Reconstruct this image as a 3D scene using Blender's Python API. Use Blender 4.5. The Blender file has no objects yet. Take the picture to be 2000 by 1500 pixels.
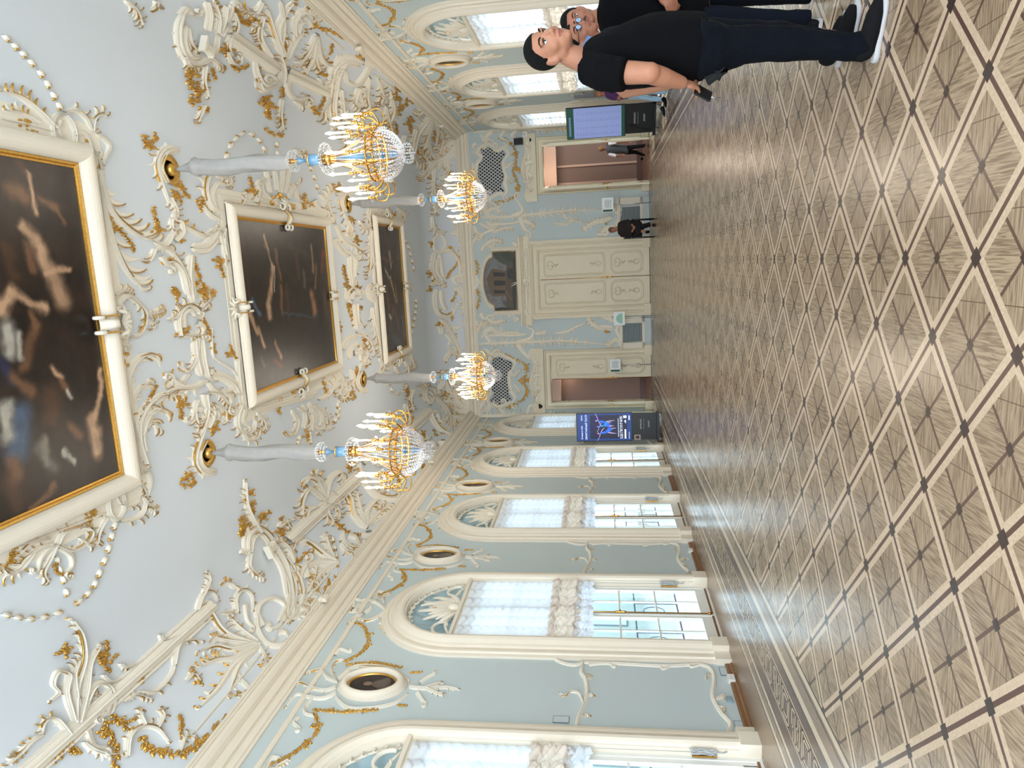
import bpy, math, random
import numpy as np
from mathutils import Vector, Matrix
random.seed(7)
SC = bpy.context.scene
COL = SC.collection
pi = math.pi
# ------------------------------------------------------------------ camera
FPX, PITCH, YAW, ROLL, HC = 1348.8927, .1306, -.1723, -.0253, 1.58
cF = np.array([math.sin(YAW)*math.cos(PITCH), math.cos(YAW)*math.cos(PITCH), math.sin(PITCH)])
_r = np.array([math.cos(YAW), -math.sin(YAW), 0.]); _u = np.cross(_r, cF)
cR = math.cos(ROLL)*_r + math.sin(ROLL)*_u
cU = -math.sin(ROLL)*_r + math.cos(ROLL)*_u
CAM = np.array([0, 0, HC])
cam = bpy.data.cameras.new('camera'); co = bpy.data.objects.new('camera', cam); COL.objects.link(co)
cam.sensor_fit = 'HORIZONTAL'; cam.sensor_width = 36; cam.lens = 36*FPX/2000
cam.clip_end = 300; cam.clip_start = .05
M = Matrix.Identity(4)
for i in range(3):                 # the phone was held on its side: picture right = down in the room
    M[i][0] = -cU[i]; M[i][1] = cR[i]; M[i][2] = -cF[i]; M[i][3] = CAM[i]
co.matrix_world = M
SC.camera = co
# ------------------------------------------------------------------ light
w = bpy.data.worlds.new('world'); SC.world = w; w.use_nodes = True
bg = w.node_tree.nodes['Background']; bg.inputs[0].default_value = (.80, .90, 1, 1); bg.inputs[1].default_value = 4.0
def lamp(name, kind, loc, energy, color, rot=None, **k):
    l = bpy.data.lights.new(name, kind); l.energy = energy; l.color = color
    for a, b in k.items(): setattr(l, a, b)
    o = bpy.data.objects.new(name, l); COL.objects.link(o); o.location = loc
    if rot: o.rotation_euler = rot
    return o
lamp('sun', 'SUN', (20, 10, 20), 6.0, (1, .95, .86), (0, math.radians(38), math.radians(14)), angle=.01)
# added area fill behind the camera, lifting the brightness of the hall
lamp('rear_fill', 'AREA', (-.4, -3.2, 3.4), 190, (.95, .97, 1), (math.radians(84), 0, 0), shape='RECTANGLE', size=9, size_y=6)
SC.view_settings.view_transform = 'Standard'; SC.view_settings.look = 'None'
SC.view_settings.gamma = 1; SC.view_settings.exposure = .58
try: SC.view_settings.use_curve_mapping = False
except Exception: pass
SC.cycles.max_bounces = 7; SC.cycles.diffuse_bounces = 5; SC.cycles.glossy_bounces = 3
SC.cycles.transmission_bounces = 6; SC.cycles.transparent_max_bounces = 12
SC.cycles.caustics_reflective = False; SC.cycles.caustics_refractive = False
SC.cycles.sample_clamp_indirect = 4
# ------------------------------------------------------------------ materials
def srgb(r, g, b):
    f = lambda c: (c/255/12.92 if c/255 <= .04045 else ((c/255+.055)/1.055)**2.4)
    return (f(r), f(g), f(b), 1)
def mat(name, col, rough=.6, metal=0, emit=None, es=0, noise=0, nscale=8, bump=0, trans=0, alpha=1, spec=None, ior=1.45, coat=0):
    m = bpy.data.materials.new(name); m.use_nodes = True
    nt = m.node_tree; b = nt.nodes['Principled BSDF']
    b.inputs['Base Color'].default_value = col; b.inputs['Roughness'].default_value = rough
    b.inputs['Metallic'].default_value = metal; b.inputs['IOR'].default_value = ior
    if spec is not None: b.inputs['Specular IOR Level'].default_value = spec
    if trans: b.inputs['Transmission Weight'].default_value = trans
    if coat: b.inputs['Coat Weight'].default_value = coat
    if alpha < 1: b.inputs['Alpha'].default_value = alpha
    if emit: b.inputs['Emission Color'].default_value = emit; b.inputs['Emission Strength'].default_value = es
    if noise or bump:
        tc = nt.nodes.new('ShaderNodeTexCoord'); n = nt.nodes.new('ShaderNodeTexNoise')
        n.inputs['Scale'].default_value = nscale; n.inputs['Detail'].default_value = 5
        nt.links.new(tc.outputs['Object'], n.inputs['Vector'])
        if noise:
            mx = nt.nodes.new('ShaderNodeMix'); mx.data_type = 'RGBA'
            mx.inputs[6].default_value = tuple(c*(1-noise) for c in col[:3])+(1,)
            mx.inputs[7].default_value = tuple(min(1, c*(1+noise)) for c in col[:3])+(1,)
            nt.links.new(n.outputs['Fac'], mx.inputs[0]); nt.links.new(mx.outputs[2], b.inputs['Base Color'])
        if bump:
            bp = nt.nodes.new('ShaderNodeBump'); bp.inputs['Strength'].default_value = bump; bp.inputs['Distance'].default_value = .01
            nt.links.new(n.outputs['Fac'], bp.inputs['Height']); nt.links.new(bp.outputs[0], b.inputs['Normal'])
    return m
MT = {}
MT['wall'] = mat('blue_grey_wall_paint', srgb(196, 208, 209), .75, noise=.03, nscale=1.2)
MT['ceil'] = mat('pale_blue_ceiling_paint', srgb(214, 220, 225), .8, noise=.02, nscale=1)
MT['cream'] = mat('cream_painted_plaster', srgb(232, 222, 204), .55, noise=.03, nscale=6)
MT['stucco'] = mat('cream_stucco_relief', srgb(236, 229, 213), .6, noise=.05, nscale=30)
MT['gold'] = mat('gold_leaf', srgb(216, 170, 88), .36, metal=.8, noise=.35, nscale=40)
MT['brass'] = mat('polished_brass', srgb(212, 158, 74), .25, metal=1)
MT['door'] = mat('ivory_door_paint', srgb(228, 217, 192), .5, noise=.03, nscale=4)
MT['white'] = mat('white_paint', srgb(236, 236, 230), .45)
MT['skirt'] = mat('brown_wood_skirting', srgb(132, 94, 62), .4, noise=.2, nscale=20)
MT['black'] = mat('black_plastic', srgb(16, 16, 18), .35)
MT['dark'] = mat('near_black_cloth', srgb(10, 10, 12), .9, bump=.3, nscale=180)
MT['brownwall'] = mat('brown_corridor_paint', srgb(112, 88, 76), .8)
MT['peach'] = mat('peach_corridor_paint', srgb(176, 144, 124), .8)
MT['metal'] = mat('brushed_steel', srgb(190, 192, 195), .3, metal=.9)
MT['navypost'] = mat('dark_blue_metal', srgb(22, 32, 48), .4)
# ------------------------------------------------------------------ mesh builder
class MB:
    def __init__(s): s.v = []; s.f = []; s.m = []; s.sm = []; s.mi = 0; s.smooth = False
    def add(s, vs, fs, smooth=None):
        k = len(s.v); s.v += [tuple(p) for p in vs]
        for f in fs: s.f.append(tuple(i+k for i in f)); s.m.append(s.mi); s.sm.append(s.smooth if smooth is None else smooth)
        return s
    def box(s, c, d, rz=0, tf=None):
        x, y, z = (q/2 for q in d); vs = []
        for sx, sy, sz in ((-1,-1,-1),(1,-1,-1),(1,1,-1),(-1,1,-1),(-1,-1,1),(1,-1,1),(1,1,1),(-1,1,1)):
            p = (sx*x, sy*y, sz*z)
            if rz: p = (p[0]*math.cos(rz)-p[1]*math.sin(rz), p[0]*math.sin(rz)+p[1]*math.cos(rz), p[2])
            p = (p[0]+c[0], p[1]+c[1], p[2]+c[2]); vs.append(tf(p) if tf else p)
        return s.add(vs, [(0,3,2,1),(4,5,6,7),(0,1,5,4),(1,2,6,5),(2,3,7,6),(3,0,4,7)], False)
    def grid(s, rows, closed=False, cap=False, smooth=True):
        n = len(rows[0]); vs = [p for r in rows for p in r]; fs = []
        for i in range(len(rows)-1):
            for j in range(n if closed else n-1):
                j2 = (j+1) % n; fs.append((i*n+j, i*n+j2, (i+1)*n+j2, (i+1)*n+j))
        if cap: fs.append(tuple(range(n))[::-1]); fs.append(tuple((len(rows)-1)*n+j for j in range(n)))
        return s.add(vs, fs, smooth)
    def tube(s, pts, rad, n=8, cap=True):
        pts = [Vector(p) for p in pts]; rows = []; prev = None
        for i, p in enumerate(pts):
            t = (pts[min(i+1, len(pts)-1)]-pts[max(i-1, 0)]); t.normalize()
            if prev is None: a = Vector((0, 0, 1)) if abs(t.z) < .9 else Vector((1, 0, 0)); x = t.cross(a).normalized()
            else: x = (prev - t*prev.dot(t)).normalized()
            prev = x; y = t.cross(x); r = rad[i] if isinstance(rad, (list, tuple)) else rad
            rows.append([p + x*math.cos(2*pi*k/n)*r + y*math.sin(2*pi*k/n)*r for k in range(n)])
        return s.grid(rows, True, cap)
    def lathe(s, prof, c=(0, 0, 0), n=16, sx=1, sy=1):
        return s.grid([[(c[0]+r*sx*math.cos(2*pi*k/n), c[1]+r*sy*math.sin(2*pi*k/n), c[2]+z) for k in range(n)] for r, z in prof], True, True)
    def ell(s, c, r, n=12, m=8, R=None):
        rows = []
        for i in range(m+1):
            a = pi*i/m; row = []
            for k in range(n):
                p = Vector((r[0]*math.sin(a)*math.cos(2*pi*k/n), r[1]*math.sin(a)*math.sin(2*pi*k/n), r[2]*math.cos(a)))
                if R: p = R @ p
                row.append((p.x+c[0], p.y+c[1], p.z+c[2]))
            rows.append(row)
        return s.grid(rows, True)
    def octa(s, c, r, h=None):
        h = h or r; x, y, z = c
        return s.add([(x+r,y,z),(x,y+r,z),(x-r,y,z),(x,y-r,z),(x,y,z+h),(x,y,z-h)], [(0,1,4),(1,2,4),(2,3,4),(3,0,4),(1,0,5),(2,1,5),(3,2,5),(0,3,5)], False)
    def build(s, name, mats, parent=None, tf=None, loc=None):
        me = bpy.data.meshes.new(name)
        vs = [tf(p) for p in s.v] if tf else s.v
        me.from_pydata([tuple(p) for p in vs], [], s.f)
        if not isinstance(mats, (list, tuple)): mats = [mats]
        for m in mats: me.materials.append(MT[m] if isinstance(m, str) else m)
        me.polygons.foreach_set('material_index', s.m); me.polygons.foreach_set('use_smooth', s.sm)
        me.update(); o = bpy.data.objects.new(name, me); COL.objects.link(o)
        if parent: o.parent = parent
        if loc: o.location = loc
        return o
def tag(o, label=None, cat=None, group=None, kind=None):
    if label: o['label'] = label
    if cat: o['category'] = cat
    if group: o['group'] = group
    if kind: o['kind'] = kind
    return o
def thing(name, label, cat, loc=(0, 0, 0), rz=0, group=None):
    o = bpy.data.objects.new(name, None); COL.objects.link(o); o.location = loc; o.rotation_euler = (0, 0, rz)
    o.empty_display_size = .1
    return tag(o, label, cat, group)
def copytree(o, parent=None):
    c = o.copy(); COL.objects.link(c); c.parent = parent
    for ch in list(o.children): copytree(ch, c)
    return c
# ------------------------------------------------------------------ room frames: (s along, z up, h out of the surface)
XL0, KL, XR0, KR, YE0, KE = -5.4436, .0177, 4.6617, -.0175, 22.6711, .0349
ZCO, ZCV, ZCE, DCV, INS = 5.68, 6.02, 7.0, 1.4, .12
fL = lambda p: (XL0+KL*p[0]+p[2], p[0], p[1])
fR = lambda p: (XR0+KR*p[0]-p[2], p[0], p[1])
fE = lambda p: (p[0], YE0+KE*p[0]-p[2], p[1])
def px(x, y): return cF + (750-y)/FPX*cR + (1000-x)/FPX*cU
def on(fr, x, y, h=0):       # a picture point laid on a wall: (s, z)
    q = px(x, y)
    if fr is fL: t = (XL0+h)/(q[0]-KL*q[1])
    elif fr is fR: t = (XR0-h)/(q[0]-KR*q[1])
    else: t = (YE0-h)/(q[1]-KE*q[0])
    P = CAM+t*q
    return (P[0] if fr is fE else P[1], P[2])
# ------------------------------------------------------------------ walls
WC = [5.96+3.831*i for i in range(5)]       # window centres along the room
ZS, RO = 3.83, .9                           # arch springing, hole radius under the casing
def wall_side(name, fr, flip):
    mb = MB(); Y0, Y1 = -3., 22.9; top = 6.1
    def q(a, b, c, d):
        f = [fr((a[0], a[1], 0)), fr((b[0], b[1], 0)), fr((c[0], c[1], 0)), fr((d[0], d[1], 0))]
        mb.add(f, [(0, 1, 2, 3) if not flip else (3, 2, 1, 0)], False)
    cur = Y0
    for wc in WC:
        q((cur, 0), (wc-RO, 0), (wc-RO, top), (cur, top)); n = 20
        pts = [(wc-RO*math.cos(pi*i/n), ZS+RO*math.sin(pi*i/n)) for i in range(n+1)]
        for i in range(n): q(pts[i], pts[i+1], (pts[i+1][0], top), (pts[i][0], top))
        cur = wc+RO
    q((cur, 0), (Y1, 0), (Y1, top), (cur, top))
    return tag(mb.build(name, 'wall'), kind='structure')
wall_side('wall_left', fL, True); wall_side('wall_right', fR, False)
mb = MB(); DO = [(-4.56, -3.04, 3.27), (-1.44, .37, 3.54), (2.37, 3.70, 3.27)]
cur = -5.3
for a, b, zt in DO:
    for r in ((cur, a, 0, 6.1), (a, b, zt, 6.1)):
        mb.add([fE((r[0], r[2], 0)), fE((r[1], r[2], 0)), fE((r[1], r[3], 0)), fE((r[0], r[3], 0))], [(0, 1, 2, 3)])
    cur = b
mb.add([fE((cur, 0, 0)), fE((4.5, 0, 0)), fE((4.5, 6.1, 0)), fE((cur, 6.1, 0))], [(0, 1, 2, 3)])
tag(mb.build('wall_back', 'wall'), kind='structure')
# ceiling with its cove, swept round the three walls
def ceilz(x, y):
    dL = x-(XL0+KL*y); dR = (XR0+KR*y)-x; dE = (YE0+KE*x)-y
    d = np.minimum(np.minimum(dL, dR), dE)
    k = np.clip((d-INS)/DCV, 0, 1)
    return ZCV+(ZCE-ZCV)*np.sqrt(np.clip(1-(1-k)**2, 0, 1))
mb = MB(); rows = []
ds = [0, INS]+[INS+DCV*(1-math.cos(pi/2*i/16)) for i in range(1, 17)]
def corner(d, side):
    if side < 0:
        y = (YE0-d+KE*(XL0+d))/(1-KE*KL); return (XL0+d+KL*y, y)
    y = (YE0-d+KE*(XR0-d))/(1-KE*KR); return (XR0-d+KR*y, y)
for d in ds:
    z = float(ZCV+(ZCE-ZCV)*math.sqrt(max(0, 1-(1-max(0, min(1, (d-INS)/DCV)))**2)))
    a, b = corner(d, -1), corner(d, 1)
    rows.append([(XL0+d+KL*-3, -3, z), (*a, z), (*b, z), (XR0-d-KR*3, -3, z)])
for k in range(3):
    mb.grid([[r[k], r[k+1]] for r in rows])
r = rows[-1]; mb.add(r, [(0, 1, 2, 3)])
tag(mb.build('ceiling', 'ceil'), kind='structure')
# cornice: one long profile per wall
def sweep_wall(name, fr, prof, s0, s1, m='cream', parent=None, mit0=0, mit1=0):
    mb = MB()
    mb.grid([[fr((s0+mit0*h, z, h)) for h, z in prof], [fr((s1+mit1*h, z, h)) for h, z in prof]], smooth=False)
    return mb.build(name, m, parent)
CP = [(0, 5.66), (.03, 5.66), (.035, 5.69), (.06, 5.70), (.07, 5.74), (.07, 5.775), (.115, 5.785), (.125, 5.80), (.125, 5.885), (.16, 5.89), (.20, 5.905),
      (.235, 5.94), (.25, 5.975), (.275, 5.98), (.275, 6.0), (.30, 6.005), (.30, 6.035), (.10, 6.04), (.0, 6.04)]
ce = YE0+KE*XL0; cr = YE0+KE*XR0
tag(sweep_wall('trim_1', fL, CP, -3, ce, mit1=-1), kind='structure', label='stepped cream cornice above the left windows')
tag(sweep_wall('trim_2', fR, CP, -3, cr, mit1=-1), kind='structure')
tag(sweep_wall('trim_3', fE, CP, XL0+KL*22.5, XR0+KR*22.8, mit0=1, mit1=-1), kind='structure')
RP = [(0, 5.42), (.02, 5.42), (.035, 5.44), (.035, 5.475), (.02, 5.495), (0, 5.495)]
tag(sweep_wall('trim_4', fL, RP, -3, 22.45), kind='structure'); tag(sweep_wall('trim_5', fR, RP, -3, 22.75), kind='structure')
def skirt(name, fr, spans):
    mb = MB()
    for a, b in spans:
        p = [(0, .09), (.02, .09), (.03, .07), (.03, .03), (.045, .015), (.045, 0), (0, 0)]
        mb.grid([[fr((a, z, h)) for h, z in p], [fr((b, z, h)) for h, z in p]], smooth=False)
    for c in WC: mb.box((c, -.035, .03), (1.72, .09, .06), tf=lambda p: fr((p[0], p[2], p[1]+.0)))
    return tag(mb.build(name, 'skirt'), kind='structure')
edges = [-3.]+[e for c in WC for e in (c-1.25, c+1.25)]+[22.5]
skirt('baseboard_left', fL, [(edges[i], edges[i+1]) for i in range(0, len(edges), 2)]+[(c-.74, c+.74) for c in []])
skirt('baseboard_right', fR, [(edges[i], edges[i+1]) for i in range(0, len(edges), 2)])
# ------------------------------------------------------------------ floor
def floor_material():
    m = bpy.data.materials.new('oak_parquet'); m.use_nodes = True; nt = m.node_tree; N = nt.nodes; Lk = nt.links
    b = N['Principled BSDF']
    def val(x):
        return x
    def mth(op, a, c=None, d=None):
        n = N.new('ShaderNodeMath'); n.operation = op
        for i, q in enumerate((a, c, d)):
            if q is None: continue
            if isinstance(q, (int, float)): n.inputs[i].default_value = q
            else: Lk.new(q, n.inputs[i])
        return n.outputs[0]
    tc = N.new('ShaderNodeTexCoord'); sx = N.new('ShaderNodeSeparateXYZ'); Lk.new(tc.outputs['Object'], sx.inputs[0])
    X, Y = sx.outputs[0], sx.outputs[1]
    A, B, X0, Y0 = .7449, .6907, -.4359, 2.8502
    xa = mth('DIVIDE', mth('SUBTRACT', X, X0), A); yb = mth('DIVIDE', mth('SUBTRACT', Y, Y0), B)
    u = mth('ADD', xa, yb); v = mth('SUBTRACT', xa, yb)
    def dist(q, off): return mth('ABSOLUTE', mth('SUBTRACT', mth('FRACT', mth('ADD', q, .5+off)), .5))
    du, dv, hu, hv = dist(u, 0), dist(v, 0), dist(u, .5), dist(v, .5)
    lt = lambda q, t: mth('LESS_THAN', q, t)
    strip = mth('MAXIMUM', lt(du, .095), lt(dv, .095))
    line = mth('MAXIMUM', lt(du, .023), lt(dv, .023))
    node = mth('MULTIPLY', lt(du, .064), lt(dv, .064))
    inner = mth('MAXIMUM', lt(hu, .017), lt(hv, .017))
    inode = mth('MULTIPLY', lt(hu, .045), lt(hv, .045))
    # seams across each small panel
    seam = lt(mth('ABSOLUTE', mth('SUBTRACT', mth('FRACT', mth('MULTIPLY', xa, 2)), .5)), .006)
    # grain: alternately along x and along y
    par = mth('FRACT', mth('MULTIPLY', mth('ADD', mth('FLOOR', mth('MULTIPLY', u, 2)), mth('FLOOR', mth('MULTIPLY', v, 2))), .5))
    sel = mth('GREATER_THAN', par, .25)
    def grain(sx_, sy_):
        mp = N.new('ShaderNodeCombineXYZ'); Lk.new(mth('MULTIPLY', X, sx_), mp.inputs[0]); Lk.new(mth('MULTIPLY', Y, sy_), mp.inputs[1])
        Lk.new(mth('MULTIPLY', mth('ADD', mth('FLOOR', mth('MULTIPLY', u, 2)), mth('MULTIPLY', mth('FLOOR', mth('MULTIPLY', v, 2)), 3.7)), 2.3), mp.inputs[2])
        n = N.new('ShaderNodeTexNoise'); n.inputs['Scale'].default_value = 1; n.inputs['Detail'].default_value = 4; n.inputs['Distortion'].default_value = .8
        Lk.new(mp.outputs[0], n.inputs['Vector']); return n.outputs['Fac']
    g1, g2 = grain(7, 110), grain(110, 7)
    mixf = N.new('ShaderNodeMix'); Lk.new(sel, mixf.inputs[0]); Lk.new(g1, mixf.inputs[2]); Lk.new(g2, mixf.inputs[3]); g = mixf.outputs[0]
    cr_ = N.new('ShaderNodeValToRGB'); Lk.new(g, cr_.inputs[0])
    cr_.color_ramp.elements[0].position = .36; cr_.color_ramp.elements[0].color = srgb(112, 92, 72)
    cr_.color_ramp.elements[1].position = .60; cr_.color_ramp.elements[1].color = srgb(160, 137, 111)
    # board-to-board tone
    wn = N.new('ShaderNodeTexWhiteNoise'); wn.noise_dimensions = '2D'; cb = N.new('ShaderNodeCombineXYZ')
    Lk.new(mth('FLOOR', mth('MULTIPLY', u, 2)), cb.inputs[0]); Lk.new(mth('FLOOR', mth('MULTIPLY', v, 2)), cb.inputs[1]); Lk.new(cb.outputs[0], wn.inputs[0])
    hs = N.new('ShaderNodeHueSaturation'); Lk.new(cr_.outputs[0], hs.inputs['Color'])
    Lk.new(mth('ADD', mth('MULTIPLY', wn.outputs[0], .22), .88), hs.inputs['Value'])
    col = hs.outputs[0]
    def mix(c, f, rgb):
        n = N.new('ShaderNodeMix'); n.data_type = 'RGBA'; Lk.new(f, n.inputs[0]); Lk.new(c, n.inputs[6])
        if isinstance(rgb, tuple): n.inputs[7].default_value = rgb
        else: Lk.new(rgb, n.inputs[7])
        return n.outputs[2]
    nz = N.new('ShaderNodeTexNoise'); nz.inputs['Scale'].default_value = 60; nz.inputs['Detail'].default_value = 3; Lk.new(tc.outputs['Object'], nz.inputs['Vector'])
    lc = N.new('ShaderNodeValToRGB'); Lk.new(nz.outputs['Fac'], lc.inputs[0])
    lc.color_ramp.elements[0].position = .3; lc.color_ramp.elements[0].color = srgb(180, 156, 130)
    lc.color_ramp.elements[1].position = .7; lc.color_ramp.elements[1].color = srgb(196, 172, 145)
    col = mix(col, seam, srgb(92, 72, 56))
    col = mix(col, inner, srgb(88, 66, 54)); col = mix(col, inode, srgb(62, 48, 42))
    col = mix(col, strip, lc.outputs[0]); col = mix(col, line, srgb(86, 62, 52)); col = mix(col, node, srgb(58, 46, 42))
    # border bands
    XA, XB, YB = -3.415, 2.544, 20.81
    dd = mth('MINIMUM', mth('MINIMUM', mth('SUBTRACT', X, XA), mth('SUBTRACT', XB, X)), mth('SUBTRACT', YB, Y))
    DK, LT, BR, WD, WW = srgb(66, 54, 50), srgb(194, 174, 150), srgb(98, 76, 64), srgb(134, 114, 96), srgb(140, 116, 94)
    bands = [(-v, c) for v, c in ((0, DK), (.022, LT), (.08, WD), (.10, BR), (.13, WD), (.26, LT), (.34, DK), (.365, BR), (.485, LT), (.50, BR), (.83, LT), (.845, BR), (1.03, LT),
             (1.08, DK), (1.10, WD), (1.20, LT), (1.26, DK), (1.28, WW))]
    for t, c in bands: col = mix(col, lt(dd, t), c)
    Lk.new(col, b.inputs['Base Color'])
    rz = N.new('ShaderNodeTexNoise'); rz.inputs['Scale'].default_value = 3; rz.inputs['Detail'].default_value = 4; Lk.new(tc.outputs['Object'], rz.inputs['Vector'])
    Lk.new(mth('ADD', mth('MULTIPLY', rz.outputs['Fac'], .12), .20), b.inputs['Roughness'])
    b.inputs['IOR'].default_value = 1.42; b.inputs['Specular IOR Level'].default_value = .5
    bp = N.new('ShaderNodeBump'); bp.inputs['Strength'].default_value = .10; bp.inputs['Distance'].default_value = .002
    Lk.new(g, bp.inputs['Height']); Lk.new(bp.outputs[0], b.inputs['Normal'])
    return m
MT['parquet'] = floor_material(); MT['keydark'] = mat('walnut_inlay', srgb(92, 68, 58), .3); MT['keylight'] = mat('maple_inlay', srgb(206, 184, 158), .3)
mb = MB(); mb.add([(-5.9, -3, 0), (5.2, -3, 0), (5.2, 23.3, 0), (-5.9, 23.3, 0)], [(0, 1, 2, 3)])
# Greek key run inlaid in the border, light lines on walnut
mb.mi = 1
def key_run(tf, n, per):
    W = .34; l = .018
    def seg(x0, y0, x1, y1, base):
        a, b_ = min(x0, x1)-l/2, max(x0, x1)+l/2; c, d = min(y0, y1)-l/2, max(y0, y1)+l/2
        mb.add([tf(base+a, c), tf(base+b_, c), tf(base+b_, d), tf(base+a, d)], [(0, 1, 2, 3)])
    for i in range(n):
        s = i*per
        for k in range(2):                       # nested squares
            q = .035+.045*k; c = .17
            for (x0, y0, x1, y1) in ((c-.15+q, q, c+.15-q, q), (c-.15+q, W-q, c+.15-q, W-q), (c-.15+q, q, c-.15+q, W-q), (c+.15-q, q, c+.15-q, W-q)): seg(x0, y0, x1, y1, s)
        for dx, fl in ((.36, 0), (.50, 1)):        # meander hooks
            Y = (lambda y: W-y) if fl else (lambda y: y)
            for (x0, y0, x1, y1) in ((dx, .03, dx, .30), (dx, .30, dx+.10, .30), (dx+.10, .30, dx+.10, .13), (dx+.05, .13, dx+.10, .13), (dx+.05, .03, dx+.05, .22)):
                seg(x0, Y(y0), x1, Y(y1), s)
per = .643
key_run(lambda s, t: (-3.415-.495-t, s, .0012), 33, per)
key_run(lambda s, t: (2.544+.495+t, s, .0012), 33, per)
key_run(lambda s, t: (-4.1+s, 20.81+.495+t, .0012), 11, per)
tag(mb.build('floor', ['parquet', 'keylight']), kind='structure')
# ------------------------------------------------------------------ windows: arched casing, shell niche, glazed doors, curtain
def sheer(name, col, tcol, k=.55):
    m = bpy.data.materials.new(name); m.use_nodes = True; nt = m.node_tree; nt.nodes.clear()
    o = nt.nodes.new('ShaderNodeOutputMaterial'); d = nt.nodes.new('ShaderNodeBsdfDiffuse'); t = nt.nodes.new('ShaderNodeBsdfTranslucent'); x = nt.nodes.new('ShaderNodeMixShader')
    d.inputs[0].default_value = col; t.inputs[0].default_value = tcol; x.inputs[0].default_value = k
    nt.links.new(d.outputs[0], x.inputs[1]); nt.links.new(t.outputs[0], x.inputs[2]); nt.links.new(x.outputs[0], o.inputs[0]); return m
MT['voile'] = sheer('white_ruched_voile', srgb(250, 250, 252), srgb(240, 242, 250), .46)
MT['voileb'] = sheer('beige_ruched_voile', srgb(244, 232, 220), srgb(236, 218, 200), .40)
def pane_mat():
    m = bpy.data.materials.new('window_glass'); m.use_nodes = True; nt = m.node_tree; nt.nodes.clear()
    o = nt.nodes.new('ShaderNodeOutputMaterial'); t = nt.nodes.new('ShaderNodeBsdfTransparent'); g = nt.nodes.new('ShaderNodeBsdfGlossy'); x = nt.nodes.new('ShaderNodeMixShader')
    t.inputs[0].default_value = (.86, .92, .93, 1); g.inputs['Roughness'].default_value = .03; f = nt.nodes.new('ShaderNodeLayerWeight'); f.inputs[0].default_value = .12
    nt.links.new(f.outputs['Facing'], x.inputs[0]); nt.links.new(t.outputs[0], x.inputs[1]); nt.links.new(g.outputs[0], x.inputs[2]); nt.links.new(x.outputs[0], o.inputs[0]); return m
MT['glass'] = pane_mat()
MT['shellblue'] = mat('pale_blue_shell', srgb(176, 200, 208), .7)
def arch_sweep(mb, prof, z0, n=28):
    path = [('v', z0, -1), ('v', ZS, -1)]+[('a', pi*i/n, 0) for i in range(1, n)]+[('v', ZS, 1), ('v', z0, 1)]
    rows = []
    for k, q, sg in path:
        rows.append([((sg*r, h, q) if k == 'v' else (-r*math.cos(q), h, ZS+r*math.sin(q))) for r, h in prof])
    mb.grid(rows, smooth=False)
CAS = [(1.245, 0), (1.245, .035), (1.20, .045), (1.19, .07), (1.15, .075), (1.14, .055), (1.09, .055), (1.08, .09), (1.045, .105), (1.0, .145), (.96, .165), (.92, .16), (.89, .135), (.885, .10), (.87, .095), (.87, -.09)]
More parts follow.
